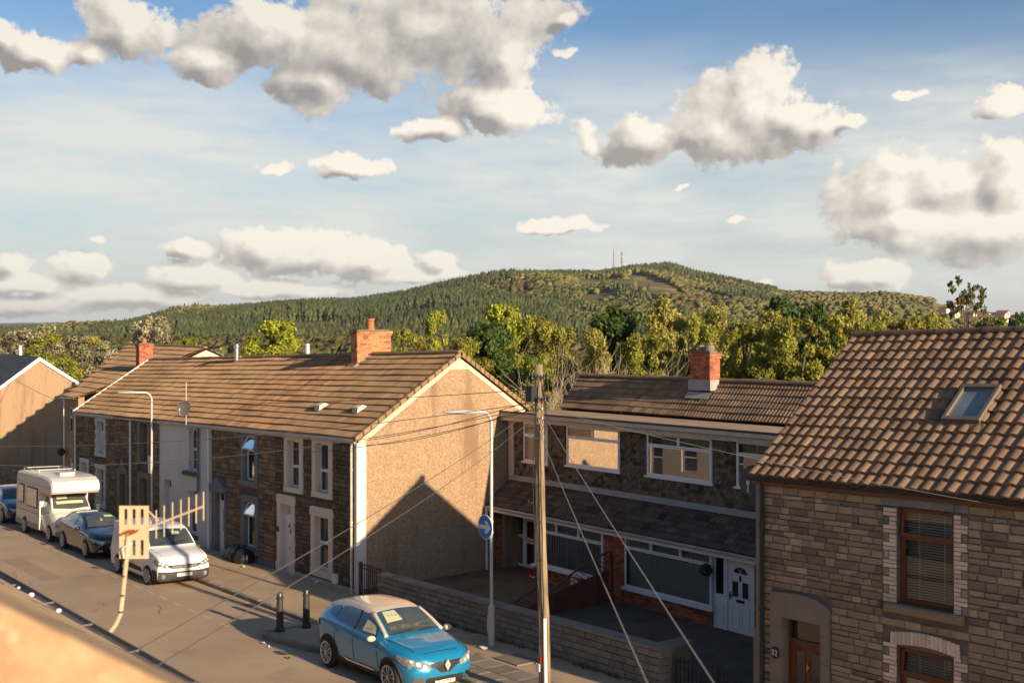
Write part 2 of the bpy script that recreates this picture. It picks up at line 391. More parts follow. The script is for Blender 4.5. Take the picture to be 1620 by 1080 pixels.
def ground_z(X, Y):
    X = np.asarray(X, float); Y = np.asarray(Y, float)
    D = -CA*X + SA*Y; L = SA*X + CA*Y
    Xc = np.clip(X, -85, 60)
    near = SL*Xc - .03*(Y-12.48) - .035 - .06*np.clip(Y-26, 0, 60) - .012*np.clip(-X-85, 0, 60)
    near = np.where(Y < 0, SL*Xc + .37, near)
    w = smooth((np.hypot(X, Y)-110)/160.)
    return near*(1-w) + hill_h(np.maximum(D, 1), L)*w
def build_ground():
    rad = [0,6,12,18,24,30,36,42,50,60,75,90,110,140,180,230,300,400,500,600] + list(range(650, 2200, 30)) + [2300,2500,2800,3200,4000,6000,9000,13500]
    ang = []
    a0 = math.atan2(SA, -CA)       # view axis angle
    fine = np.linspace(-33, 33, 200)
    ang = [a0 + R(v) for v in fine] + [a0 + R(v) for v in np.linspace(33, 327, 60)[1:-1]]
    V = [(0, 0, float(ground_z(0, 0)))]; F = []
    n = len(ang)
    for r in rad[1:]:
        X = np.array([r*math.cos(a) for a in ang]); Y = np.array([r*math.sin(a) for a in ang])
        Z = ground_z(X, Y)
        V += list(zip(X, Y, Z))
    for k in range(n): F.append([0, 1+k, 1+(k+1)%n])
    for i in range(len(rad)-2):
        for k in range(n):
            a = 1+i*n+k; b = 1+i*n+(k+1)%n
            F.append([a, a+n, b+n, b])
    mb = MB(); mb.v = V; mb.f = F; mb.m = [0]*len(F); mb.t = [0]*len(F)
    o = mb.build('ground', m_grass, smooth=True); tag(o, kind='structure')
build_ground()
def strip(name, x0, x1, y0, y1, dz, mat, kind='structure', nx=1, parent=None):
    mb = MB()
    for i in range(nx):
        a = x0+(x1-x0)*i/nx; b = x0+(x1-x0)*(i+1)/nx
        mb.quad((a,y0,zg(a,y0)+dz), (b,y0,zg(b,y0)+dz), (b,y1,zg(b,y1)+dz), (a,y1,zg(a,y1)+dz))
    o = mb.build(name, mat, parent)
    if parent is None: tag(o, kind=kind)
    return o
road = strip('road', -85, 40, 4.6, 14.2, 0, m_asphalt)
# patched repairs and the worn joint, thin sheets on the road
PV = .11
mb = MB()
def raised(mb, x0, x1, y0, y1, dz, mi=0, t=0.0, drop=.3):
    z = lambda x, y: zg(x, y)+dz
    P = [(x0,y0),(x1,y0),(x1,y1),(x0,y1)]
    mb.add([(x,y,z(x,y)-drop) for x, y in P]+[(x,y,z(x,y)) for x, y in P], [(0,3,2,1),(4,5,6,7),(0,1,5,4),(1,2,6,5),(2,3,7,6),(3,0,4,7)], mi, t)
raised(mb, -85, 40, 14.35, 16.99, PV)
pavement = mb.build('pavement', m_pave); tag(pavement, kind='structure')
mb = MB(); raised(mb, -85, 40, 2.5, 4.45, PV); near_pave = mb.build('pavement', m_pave); tag(near_pave, kind='structure')
# kerb stones, one object each, on shared meshes
def kerb_mesh(L):
    mb = MB(); mb.box(0, L, 0, .15, -.25, PV+.005)
    me = mb.build('kerb_proto', m_kerb); m = me.data; bpy.data.objects.remove(me)
    bm = bmesh.new(); bm.from_mesh(m); bmesh.ops.bevel(bm, geom=[e for e in bm.edges if all(v.co.z > 0 for v in e.verts)], offset=.02, segments=1, affect='EDGES'); bm.to_mesh(m); bm.free()
    return m
KM = kerb_mesh(.905)
x = -62.0; i = 0
while x < -12:
    if True:
        o = share('kerb_stone', KM, pavement, (x, 14.2, zg(x, 14.2)+rt(.006)), rot=(0, -math.atan(SL), rt(.004)))
    x += .915
mb = MB(); raised(mb, -85, 40, 4.45, 4.6, PV+.004, drop=.3); k = mb.build('kerb', m_kerb, near_pave)
mb = MB(); raised(mb, -12.08, 40, 14.2, 14.35, PV+.004); mb.build('kerb', m_kerb, pavement)
mb = MB(); raised(mb, -85, -62.0, 14.2, 14.35, PV+.004); mb.build('kerb', m_kerb, pavement)
# paving slabs near the pole
x = -23.5
while x < -15.5:
    for j, (a, b) in enumerate(((14.37, 15.0), (15.01, 15.62))):
        off = .3*(j % 2)
        mbs = MB(); w = .60
        mbs.block(0, w-.012, 0, .05, 0, .6, .01)
        z = zg(x+off, a)
        mb = MB(); raised(mb, x+off, x+off+w-.014, a, b-.012, PV+.012+rt(.004), drop=.06)
        mb.build('paving_slab', m_slab, pavement)
    x += .615
mb = MB(); raised(mb, -21.4, -20.5, 15.75, 16.45, PV+.03, drop=.05); cover = mb.build('inspection_cover', m_slab, pavement)
# repairs, an iron cover and cracks in the tarmac
m_patch = M('newer_tarmac_patch', (.33,.235,.16), .9, (.40,.29,.195), 2, .6, bump=.3, bscale=60); m_iron = M('iron_cover', (.15,.12,.09), .7, (.22,.17,.13), 12, .6, bump=.5, bscale=40)
def sheet(name, pts, dz, mat, parent): 
    mb = MB(); mb.add([(x, y, zg(x, y)+dz) for x, y in pts], [tuple(range(len(pts)))]); return mb.build(name, mat, parent)
for (x0, x1, y0, y1) in ((-33.5,-30.2,8.6,9.5),(-27.5,-21,6.3,6.9),(-44,-38.5,10.2,10.9),(-50,-49.2,5.4,12)): sheet('tarmac_patch', [(x0,y0),(x1,y0+.05),(x1-.1,y1),(x0+.08,y1-.04)], .004, m_patch, road)
for (x, y, r_) in ((-40.5,8.0,.30),): sheet('iron_cover', [(x+r_*math.cos(a), y+r_*math.sin(a)) for a in np.linspace(0, 2*math.pi, 17)[:-1]], .006, m_iron, road)
rs_ = random.Random(4)
for k in range(9):
    x, y = rs_.uniform(-42,-20), rs_.uniform(6.5,12); a = rs_.uniform(-.5,.5)+(math.pi/2 if k % 3 == 0 else 0); pts = []
    for i in range(9): pts.append((x, y)); a += rs_.uniform(-.5,.5); x += .22*math.cos(a); y += .22*math.sin(a)
    mb = MB()
    for (p, q) in zip(pts[:-1], pts[1:]):
        w = .012; mb.add([(px, py, zg(px, py)+.0045) for px, py in ((p[0],p[1]-w),(q[0],q[1]-w),(q[0],q[1]+w),(p[0],p[1]+w))], [(0,1,2,3)])
    mb.build('crack', m_iron, road)
for x in (-47.0, -31.2):
    sheet('gully_grate', [(x,13.85),(x+.45,13.85),(x+.45,14.15),(x,14.15)], .008, m_iron, road)
# build-out island with kerbs, behind the blue car
def poly_raised(name, pts, dz, mat, parent, drop=.3):
    mb = MB(); n = len(pts)
    mb.add([(x, y, zg(x, y)+dz-drop) for x, y in pts]+[(x, y, zg(x, y)+dz) for x, y in pts],
           [tuple(range(n))[::-1], tuple(range(n, 2*n))]+[(i, (i+1)%n, (i+1)%n+n, i+n) for i in range(n)])
    return mb.build(name, mat, parent)
isl = poly_raised('pavement_island', [(-27.1,14.2),(-27.1,12.75),(-26.85,12.62),(-25.05,12.95),(-24.35,13.3),(-24.3,14.2)], PV-.01, m_pave, None)
tag(isl, kind='structure')
ring = [(-27.25,14.2),(-27.25,12.68),(-26.9,12.47),(-25.0,12.8),(-24.2,13.2),(-24.15,14.2)]
inn = [(-27.1,14.2),(-27.1,12.76),(-26.86,12.63),(-25.06,12.95),(-24.36,13.3),(-24.31,14.2)]
for i in range(5):
    a, b, c, d = ring[i], ring[i+1], inn[i+1], inn[i]
    nseg = 2 if i in (0, 2) else 1
    for k in range(nseg):
        f0, f1 = k/nseg, (k+1)/nseg - .006
        L = lambda p, q, f: (p[0]+(q[0]-p[0])*f, p[1]+(q[1]-p[1])*f)
        poly_raised('kerb_stone', [L(a,b,f0), L(a,b,f1), L(d,c,f1), L(d,c,f0)], PV+.015, m_kerb, isl)
# parking bay dashes
x = -62.0
dash = 0
while x < -13:
    y = 12.30 + .0
    mb = MB()
    mb.quad(*[(px, py, zg(px, py)+.006) for px, py in ((x, y), (x+.56, y), (x+.56, y+.085), (x, y+.085))])
    mb.build('road_marking', m_line, road)
    x += 1.13
# yards
mb = MB()
def yz(x, y): return SL*.35*(x+24)-1.17+.34 + .0*(y)
for (xa, xb) in ((-29.95, -14.7),):
    n = 12
    for i in range(n):
        a = xa+(xb-xa)*i/n; b = xa+(xb-xa)*(i+1)/n
        mb.quad((a,17.15,yz(a,0)), (b,17.15,yz(b,0)), (b,22.3,yz(b,0)), (a,22.3,yz(a,0)))
yard = mb.build('yard_ground', m_soil); tag(yard, kind='structure')
mb = MB(); mb.quad((-64,16.99,zg(-64,17)+.1),(-85,16.99,zg(-85,17)+.1),(-85,40,zg(-85,40)+.1),(-64,40,zg(-64,40)+.1)); s2 = mb.build('side_street_ground', m_pave); tag(s2, kind='structure')
# distant hills beyond the valley
mb = MB()
xs = np.linspace(-600, 700, 90)
for i, px in enumerate(xs):
    D = 9000
    y = np.interp(px, [-600,-200,0,40,110,160,168,200,250,330,700], [505,509,511,510.5,509.5,507.5,509,512,514,516,517]) + .25*math.sin(px*.13)
    L = (px-810)/1800*D
    def P(D, L, z): return (-CA*D+SA*L, SA*D+CA*L, z)
    mb.v += [P(D-2500, L*(D-2500)/D, -14), P(D, L, ZC+(511-y)/1800*D), P(D+3000, L, -14)]
    if i:
        b = (i-1)*3
        for f in ((b, b+3, b+4, b+1), (b+1, b+4, b+5, b+2)): mb.f.append(list(f)); mb.m.append(0); mb.t.append(0)
o = mb.build('distant_hills', M('far_moor', (.055,.07,.04), 1, (.09,.085,.05), .002, .7), smooth=True); tag(o, kind='structure')
# ------------------------------------------------------------------ building helpers
def wall_holes(mb, x0, x1, y0, y1, h0, h1, holes, mi=0, t=0.0):
    """wall slab with rectangular openings, as abutting boxes"""
    xs = sorted({x0, x1, *[v for h in holes for v in h[:2] if x0 < v < x1]})
    for a, b in zip(xs[:-1], xs[1:]):
        m = (a+b)/2; hs = sorted([(max(h[2], h0), min(h[3], h1)) for h in holes if h[0] < m < h[1]])
        z = h0
        for (p, q) in hs:
            if p > z: mb.box(a, b, y0, y1, z, p, mi, t)
            z = max(z, q)
        if z < h1: mb.box(a, b, y0, y1, z, h1, mi, t)
def courses(x0, x1, h0, h1, ch, ln, holes, emit, gap=.012, jitter=.25, top=None):
    """fill a wall face with courses of blocks; emit(xa, xb, za, zb)"""
    z = h0
    row = 0
    while z < h1-.02:
        c = random.uniform(*ch) if isinstance(ch, tuple) else ch
        z2 = min(z+c, h1)
        if h1-z2 < .04: z2 = h1
        segs = [(x0, x1)]
        for (a, b, p, q) in holes:
            if p < z2-.01 and q > z+.01:
                ns = []
                for (u, v) in segs:
                    if b <= u or a >= v: ns.append((u, v)); continue
                    if a > u: ns.append((u, a))
                    if b < v: ns.append((b, v))
                segs = ns
        for (u, v) in segs:
            x = u
            if isinstance(ln, tuple): first = random.uniform(*ln)
            else: first = ln if row % 2 == 0 else ln/2
            while x < v-.005:
                w = first if first else (random.uniform(*ln) if isinstance(ln, tuple) else ln)
                first = None
                xe = min(x+w, v)
                if v-xe < (ln[0] if isinstance(ln, tuple) else ln)*.4: xe = v
                emit(x, xe-gap, z, z2-gap)
                x = xe
        z = z2; row += 1
def rubble(house, name, x0, x1, h0, h1, Y, holes, mat, shear, ch=(.09,.19), ln=(.16,.46), depth=.04, c=.012, j=.008):
    mb = MB(shear)
    courses(x0, x1, h0, h1, ch, ln, holes, lambda a, b, p, q: mb.block(a, b, Y-depth-random.uniform(0,.018), Y+.01, p, q, c, 0, rt(.5), j))
    o = mb.build(name, mat, house, recalc=False); o['kind'] = 'stuff'; return o
def bricks_x(mb, x0, x1, h0, h1, Y, holes, d=.012, mi=0):
    courses(x0, x1, h0, h1, .075, .225, holes, lambda a, b, p, q: mb.block(a, b, Y-d, Y+.008, p, q, .003, mi, rt(.5), .001), gap=.01)
def bricks_side(mb, y0, y1, h0, h1, X, sgn=1, d=.012, mi=0):
    """brick face on a wall that faces +x (sgn=1) or -x"""
    def em(a, b, p, q):
        X1 = X+sgn*d; lo, hi = min(X-sgn*.006, X1), max(X-sgn*.006, X1)
        mb.box(lo, hi, a, b, p, q, mi, rt(.5))
    courses(y0, y1, h0, h1, .075, .225, [], em, gap=.01)
def tiled_roof(house, name, x0, x1, y0, h0, y1, h1, n, rib, amp, step, mat, shear, samples=5, tile=.3, wob=.006, profile='sin', lip=.02, stuff=True, clip=None, skip=None):
    """pantiled slope from eave (y0,h0) up to (y1,h1): n overlapping courses with a ribbed section and a real lip"""
    mb = MB(shear)
    L = math.hypot(y1-y0, h1-h0); uy, uh = (y1-y0)/L, (h1-h0)/L; ny, nh = -uh, uy
    nx = max(2, int(round((x1-x0)/rib*samples)))
    X = np.linspace(x0, x1, nx+1)
    ph = (X-x0)/rib
    if profile == 'sin': prof = amp*(.5+.5*np.cos(ph*2*math.pi))
    else:
        fr = ph % 1.0
        prof = amp*np.where(fr < .38, np.sin(np.pi*fr/.38), 0.0)
    tid = ((X[:-1]+X[1:])/2-x0)/tile
    for j in range(n):
        a, b = j/n*L, min(L, (j+1)/n*L+.03)
        wv = wob*np.sin(X*.9+j*1.7) + wob*.7*np.sin(X*2.3+j*.6)
        rows = []
        for (v, off) in ((a, step-lip), (a, step), (b, .0)):
            o = prof*(1 if off != step-lip else .75) + off + wv
            vv = v + (wv*.8 if v == a else 0)
            rows.append([(X[i], y0+uy*(vv if not hasattr(vv,'__len__') else vv[i])+ny*o[i], h0+uh*(vv if not hasattr(vv,'__len__') else vv[i])+nh*o[i]) for i in range(nx+1)])
        bse = len(mb.v)
        for r in rows: mb.v += r
        N = nx+1
        tl = {}
        for i in range(nx):
            k = int(tid[i]); t = tl.get(k)
            if t is None: t = tl[k] = random.gauss(0, .16)
            if clip and not clip((X[i]+X[i+1])/2, y0+uy*a): continue
            for rr in (0, 1):
                mb.f.append([bse+rr*N+i, bse+rr*N+i+1, bse+(rr+1)*N+i+1, bse+(rr+1)*N+i]); mb.m.append(0); mb.t.append(t)
    # solid deck just under the tiles
    e = .03
    if not clip: mb.add([(x0,y0-ny*e+.02,h0-nh*e),(x1,y0-ny*e+.02,h0-nh*e),(x1,y1-ny*e,h1-nh*e),(x0,y1-ny*e,h1-nh*e)], [(0,1,2,3)], 0, -.6)
    o = mb.build(name, mat, house, recalc=False)
    if stuff: o['kind'] = 'stuff'
    return o
_rt = {}
def ridge_tiles(parent, x0, x1, Y, h, mat, shear, ln=.45, r=.125):
    key = (mat.name, ln, r)
    if key not in _rt:
        mb = MB(); n = 7
        for i, (xx, rr) in enumerate(((0, r), (ln-.012, r*.96))):
            for k in range(n):
                a = math.pi*(k/(n-1)); mb.v.append((xx, rr*math.cos(a), rr*.85*math.sin(a)-.03))
        for k in range(n-1): mb.f.append([k, k+1, n+k+1, n+k]); mb.m.append(0); mb.t.append(0)
        mb.f.append(list(range(n))); mb.m.append(0); mb.t.append(0); mb.f.append(list(range(n, 2*n))[::-1]); mb.m.append(0); mb.t.append(0)
        o = mb.build('ridge_proto', mat); _rt[key] = o.data; bpy.data.objects.remove(o)
    n = max(1, int(round((x1-x0)/ln)))
    for i in range(n):
        x = x0+(x1-x0)*i/n
        share('ridge_tile', _rt[key], parent, (x, Y+rt(.006), h+shear*x+rt(.006)), rot=(0, -math.atan(shear)+rt(.01), rt(.01)), scale=((x1-x0)/n/ln, 1, 1))
def window(house, Y, op, recess=.14, shear=SL, lights=None, fm=None, fw=.05, gm=None, room=True, blind=None, name='window', sill=None, depth=.06, proud=0):
    """window in an opening of a wall whose face is at Y. lights: (fx0, fx1, fh0, fh1, open) fractions of the opening"""
    x0, x1, h0, h1 = op; fm = fm or m_upvc; gm = gm or m_glassH
    y = Y+recess-proud
    mb = MB(shear)
    def frame(mb, a, b, p, q, yy, w, d):
        mb.box(a, b, yy, yy+d, p, p+w); mb.box(a, b, yy, yy+d, q-w, q)
        mb.box(a, a+w, yy+.001, yy+d-.001, p+w, q-w); mb.box(b-w, b, yy+.001, yy+d-.001, p+w, q-w)
    frame(mb, x0, x1, h0, h1, y, fw, depth)
    lights = lights or [(0, 1, 0, .52, 0), (0, 1, .52, 1, 0)]
    W, H = x1-x0-2*fw*.5, h1-h0-2*fw*.5
    panes = []
    opened = []
    for (fa, fb, fp, fq, op_) in lights:
        a = x0+fw*.5+W*fa; b = x0+fw*.5+W*fb; p = h0+fw*.5+H*fp; q = h0+fw*.5+H*fq
        if op_: opened.append((a, b, p, q, op_)); continue
        frame(mb, a+.004, b-.004, p+.004, q-.004, y-.012, fw*.85, depth*.7)
        panes.append((a+fw*.8, b-fw*.8, p+fw*.8, q-fw*.8))
    wo = mb.build(name, fm, house)
    for (a, b, p, q) in panes:
        g = MB(shear); g.quad((a,y+.012,p),(b,y+.012,p),(b,y+.012,q),(a,y+.012,q)); g.build('pane', gm, wo)
    for (a, b, p, q, ang) in opened:        # top-hung vent, tilted outwards
        g = MB(shear)
        frame(g, a, b, p, q, 0, fw*.9, .045)
        gv = []; ca_, sa_ = math.cos(R(ang)), math.sin(R(ang))
        g.v = [(vx, y + (vy)*ca_ - (q-vz)*sa_ - .01, q - (q-vz)*ca_ - vy*sa_) for vx, vy, vz in g.v]
        vo = g.build('vent_frame', fm, wo)
        g = MB(shear)
        pts = [(a+fw*.8,.02,p+fw*.8),(b-fw*.8,.02,p+fw*.8),(b-fw*.8,.02,q-fw*.8),(a+fw*.8,.02,q-fw*.8)]
        g.quad(*[(vx, y + (vy)*ca_ - (q-vz)*sa_ - .01, q - (q-vz)*ca_ - vy*sa_) for vx, vy, vz in pts]); g.build('pane', gm, wo)
    if room:
        g = MB(shear); a, b, p, q = x0-.15, x1+.15, h0-.1, h1+.05; yb = y+.9; yf = y+depth+.2
        g.add([(a,yf,p),(b,yf,p),(b,yf,q),(a,yf,q),(a,yb,p),(b,yb,p),(b,yb,q),(a,yb,q)], [(4,5,6,7),(0,1,5,4),(1,2,6,5),(2,3,7,6),(3,0,4,7)])
        g.build('room', m_room, wo)
    if blind:
        kind, mat, extra = blind
        g = MB(shear); a, b, p, q = x0+fw, x1-fw, h0+fw, h1-fw; yb = y+depth+.05
        if kind == 'venetian':
            n = int((q-p)/extra)
            for i in range(n):
                z = p+(i+.5)*(q-p)/n
                g.add([(a,yb,z-.010),(b,yb,z-.010),(b,yb+.030,z+.012),(a,yb+.030,z+.012)], [(0,1,2,3)], 0, rt(.1))
            for fx in (.25, .75): g.box(a+(b-a)*fx-.012, a+(b-a)*fx+.012, yb-.004, yb-.001, p, q)
            ob = g.build('blind_slats', mat, wo); ob['kind'] = 'stuff'
        elif kind == 'vertical':
            n = int((b-a)/extra)
            for i in range(n):
                x = a+(i+.5)*(b-a)/n; w = (b-a)/n*.52
                g.add([(x-w,yb+.02,p),(x+w,yb-.012,p),(x+w,yb-.012,q),(x-w,yb+.02,q)], [(0,1,2,3)], 0, rt(.15))
            ob = g.build('blind_slats', mat, wo); ob['kind'] = 'stuff'
        elif kind == 'net':
            n = int((b-a)/.05)
            pts = [(a+(b-a)*i/n, yb+.03+.018*math.sin(i*1.9)) for i in range(n+1)]
            z0 = p; z1 = p+(q-p)*extra
            for i in range(n): g.quad((*pts[i], z0), (*pts[i+1], z0), (*pts[i+1], z1), (*pts[i], z1))
            g.build('net_curtain', mat, wo, smooth=True)
        elif kind == 'drape':
            for (u, v) in ((a, a+(b-a)*extra), (b-(b-a)*extra, b)):
                n = 10
                pts = [(u+(v-u)*i/n, yb+.03+.025*math.sin(i*2.2)) for i in range(n+1)]
                for i in range(n): g.quad((*pts[i], p), (*pts[i+1], p), (*pts[i+1], q), (*pts[i], q))
            g.build('curtains', mat, wo, smooth=True)
    if sill:
        sm, ov, pr, th = sill
        g = MB(shear); g.box(x0-ov, x1+ov, Y-pr, y+.02, h0-th, h0-.001); g.build('sill', sm, wo)
    return wo
def surround(house, Y, op, wd, mat, shear=SL, top=None, bot=None, proud=.03, recess=.14, quoin=False, ears=False, name='window_surround'):
    """painted stone surround round an opening, with its reveals"""
    x0, x1, h0, h1 = op; top = wd if top is None else top; bot = wd if bot is None else bot
    g = MB(shear); ya, yb = Y-.05-proud, Y+recess
    x0 += .005; x1 -= .005; h1 -= .005; h0 += .005
    g.box(x0-wd, x1+wd, ya, yb, h1, h1+top)
    if bot: g.box(x0-wd, x1+wd, ya-.02, yb, h0-bot, h0)
    if quoin:
        n = max(3, int((h1-h0)/.2)); 
        for s in (0, 1):
            for i in range(n):
                w = wd*(1.0 if i % 2 == 0 else .62)
                za, zb = h0+(h1-h0)*i/n, h0+(h1-h0)*(i+1)/n-.004
                if s == 0: g.box(x0-w, x0-.001, ya+(.004 if i%2 else 0), yb, za, zb)
                else: g.box(x1+.001, x1+w, ya+(.004 if i%2 else 0), yb, za, zb)
    else:
        g.box(x0-wd, x0, ya+.001, yb-.001, h0, h1); g.box(x1, x1+wd, ya+.001, yb-.001, h0, h1)
    if ears:
        g.box(x0-wd-.07, x0-wd, ya+.002, yb-.05, h1+top*.1, h1+top*.8); g.box(x1+wd, x1+wd+.07, ya+.002, yb-.05, h1+top*.1, h1+top*.8)
    return g.build(name, mat, house)
def panel_door(house, Y, op, recess=.16, shear=SL, mat=None, fan=.0, style='fan', name='door', handle='left', sidelight=0, frame=None, knock=False):
    x0, x1, h0, h1 = op; mat = mat or m_upvc; y = Y+recess; frame = frame or mat
    g = MB(shear); fw = .055
    g.box(x0, x0+fw, y, y+.08, h0, h1); g.box(x1-fw, x1, y, y+.08, h0, h1); g.box(x0+fw, x1-fw, y, y+.08, h1-fw, h1)
    g.box(x0+fw, x1-fw, y-.02, y+.08, h0, h0+.035)
    top = h1-fw
    if fan: g.box(x0+fw, x1-fw, y+.001, y+.079, h1-fan-fw, h1-fan)
    fo = g.build('door_frame', frame, house)
    if fan:
        q = MB(shear); q.quad((x0+fw,y+.03,h1-fan),(x1-fw,y+.03,h1-fan),(x1-fw,y+.03,h1-fw),(x0+fw,y+.03,h1-fw)); q.build('fanlight', m_glassH, fo)
        q = MB(shear); q.box(x0, x1, y+.09, y+.12, h1-fan-.05, h1); q.build('hall_dark_panel', m_dark, fo)  # near-black panel close behind the glass, painted darkness of the hall
        top = h1-fan-fw
    d = MB(shear); a, b, p, q = x0+fw+.004, x1-fw-.004, h0+.04, top-.004
    d.box(a, b, y+.02, y+.065, p, q)
    W, H = b-a, q-p
    def rect(fx0, fx1, fz0, fz1, w=.016, out=.012):
        u0, u1, v0, v1 = a+W*fx0, a+W*fx1, p+H*fz0, p+H*fz1
        d.box(u0, u1, y+.02-out, y+.021, v0, v0+w); d.box(u0, u1, y+.02-out, y+.021, v1-w, v1)
        d.box(u0, u0+w, y+.021-out, y+.021, v0+w, v1-w); d.box(u1-w, u1, y+.021-out, y+.021, v0+w, v1-w)
        return u0+w, u1-w, v0+w, v1-w
    glz = []
    if style == 'fan':
        rect(.14, .46, .08, .36); rect(.54, .86, .08, .36)
        glz.append(rect(.16, .44, .48, .70)); glz.append(rect(.56, .84, .48, .70))
    elif style == 'plain':
        rect(.16, .46, .08, .42); rect(.54, .84, .08, .42); rect(.2, .8, .52, .76)
    elif style == 'slot': glz.append(rect(.36, .62, .42, .9)); rect(.2, .8, .07, .34)
    elif style == 'twin': glz.append(rect(.14, .42, .12, .92)); glz.append(rect(.58, .86, .12, .92))
    do = d.build(name, mat, house)
    for (u0, u1, v0, v1) in glz:
        e = MB(shear); e.box(u0, u1, y+.014, y+.0195, v0, v1); e.build('door_pane', m_doorglass, do)
    if style in ('fan', 'plain'):
        cx, cz, r = (a+b)/2, p+H*(.80 if style == 'fan' else .80), W*.27
        e = MB(shear); n = 10
        pts = [(cx+r*math.cos(math.pi*i/n), cz+r*.72*math.sin(math.pi*i/n)) for i in range(n+1)]
        e.prism(pts, 'y', y+.012, y+.0195); e.build('door_pane', m_doorglass, do)
        e = MB(shear)
        e.tube([(cx+(r+.012)*math.cos(math.pi*i/n), y+.016, cz+(r*.72+.012)*math.sin(math.pi*i/n)) for i in range(n+1)]+[(cx+r,y+.016,cz-.01),(cx-r,y+.016,cz-.01),(cx-r-.012,y+.016,cz)], .009, 5)
        for t_ in (.36, .5, .64): e.tube([(cx, y+.012, cz), (cx+r*math.cos(math.pi*t_), y+.012, cz+r*.72*math.sin(math.pi*t_))], .006, 4)
        e.build('fan_beading', mat, do)
    e = MB(shear); hx = a+W*.09 if handle == 'left' else b-W*.09
    e.box(hx-.015, hx+.015, y+.0, y+.02, p+H*.44, p+H*.54); e.box(hx-.015, hx+.09*(1 if handle == 'left' else -1)+.0, y-.03, y-.01, p+H*.49, p+H*.505) if handle == 'left' else e.box(hx-.09, hx+.015, y-.03, y-.01, p+H*.49, p+H*.505)
    e.box(hx-.008, hx+.008, y-.03, y+.005, p+H*.488, p+H*.507)
    e.build('handle', m_black if style == 'fan' else m_brass, do)
    e = MB(shear); cx = (a+b)/2; e.box(cx-.13, cx+.13, y+.004, y+.02, p+H*.42, p+H*.455) ; e.build('letter_box', m_brass if not style == 'fan' else m_black, do)
    e = MB(shear); e.lathe((cx, y-.005, p+H*.74), [(.035,.0),(.04,.01),(.03,.025)], 10, axis='y'); e.box(cx-.012, cx+.012, y-.012, y+.02, p+H*.70, p+H*.78); e.build('knocker', m_brass if knock else m_black, do)
    return do
m_doorglass = M('obscured_door_glass', (.045,.045,.05), .12, spec=.8)
m_brass = M('brass', (.55,.40,.16), .35, metal=.8)
def downpipe(house, x, Y, h0, h1, mat, shear=SL, r=.04, name='downpipe', swan=0):
    g = MB(shear)
    pts = [(x, Y, h1), (x, Y, h0+.12), (x, Y-.03, h0+.05), (x, Y-.12, h0)]
    g.tube(pts, r, 8)
    for z in np.arange(h0+.6, h1-.2, 1.6): g.lathe((x, Y, z), [(r*1.25, 0), (r*1.25, .07)], 8)
    g.build(name, mat, house, smooth=False)
def gutter(house, x0, x1, Y, h, mat, shear=SL, r=.06):
    g = MB(shear); n = 6
    for xx in (x0, x1):
        for k in range(n+1):
            a = math.pi+math.pi*k/n; g.v.append((xx, Y+r*math.cos(a), h+r*math.sin(a)))
    for xx in (x0, x1):
        for k in range(n+1):
            a = math.pi+math.pi*k/n; g.v.append((xx, Y+(r-.008)*math.cos(a), h+(r-.008)*math.sin(a)))
    N = n+1
    for k in range(n):
        for o in (0, 2*N): g.f.append([o+k, o+k+1, o+N+k+1, o+N+k]); g.m.append(0); g.t.append(0)
    for e in (0, n): g.f.append([e, N+e, 3*N+e, 2*N+e]); g.m.append(0); g.t.append(0)
    x = x0+.4
    while x < x1: g.box(x, x+.025, Y-r-.004, Y+r+.0, h-.012, h-.004); g.box(x+.01, x+.02, Y-r-.004, Y-r+.02, h-.05, h); x += 1.0
    return g.build('gutter', mat, house)
def gable_wall(mb, X0, X1, y0, y1, hb, he0, he1, yr, hr, mi=0):
    mb.prism([(y0,hb),(y1,hb),(y1,he1),(yr,hr),(y0,he0)], 'x', X0, X1, mi)
def chimney(house, x0, x1, y0, y1, hb, ht, shear, brick, mort, name='chimney', corbel=True, flash=None):
    c = MB(shear); c.box(x0+.012, x1-.012, y0+.012, y1-.012, hb, ht-.01)
    co = c.build(name, mort, house)
    b = MB(shear)
    bricks_x(b, x0+.012, x1-.012, hb, ht-.16, y0+.012, [])
    bricks_side(b, y0+.012, y1-.012, hb, ht-.16, x1-.012, 1)
    bricks_side(b, y0+.012, y1-.012, hb, ht-.16, x0+.012, -1)
    o2 = MB(shear)
    if corbel:
        for k, e in enumerate((.022, .04)):
            z = ht-.16+k*.078
            courses(x0-e, x1+e, z, z+.075, .075, .225, [], lambda a, bb, p, q: b.box(a, bb, y0-e, y0+.05, p, q, 0, rt(.5)), gap=.008)
            courses(y0+.052, y1+e, z, z+.075, .075, .225, [], lambda a, bb, p, q: (b.box(x1-.05, x1+e, a, bb, p, q, 0, rt(.5)), b.box(x0-e, x0+.05, a, bb, p, q, 0, rt(.5))), gap=.008)
    bo = b.build('brickwork', brick, co, recalc=False); bo['kind'] = 'stuff'
    f = MB(shear); f.box(x0-.03, x1+.03, y0-.03, y1+.03, ht-.002, ht+.03); f.box(x0+.06, x1-.06, y0+.06, y1-.06, ht+.03, ht+.07); f.build('flaunching', m_mortR, co)
    return co
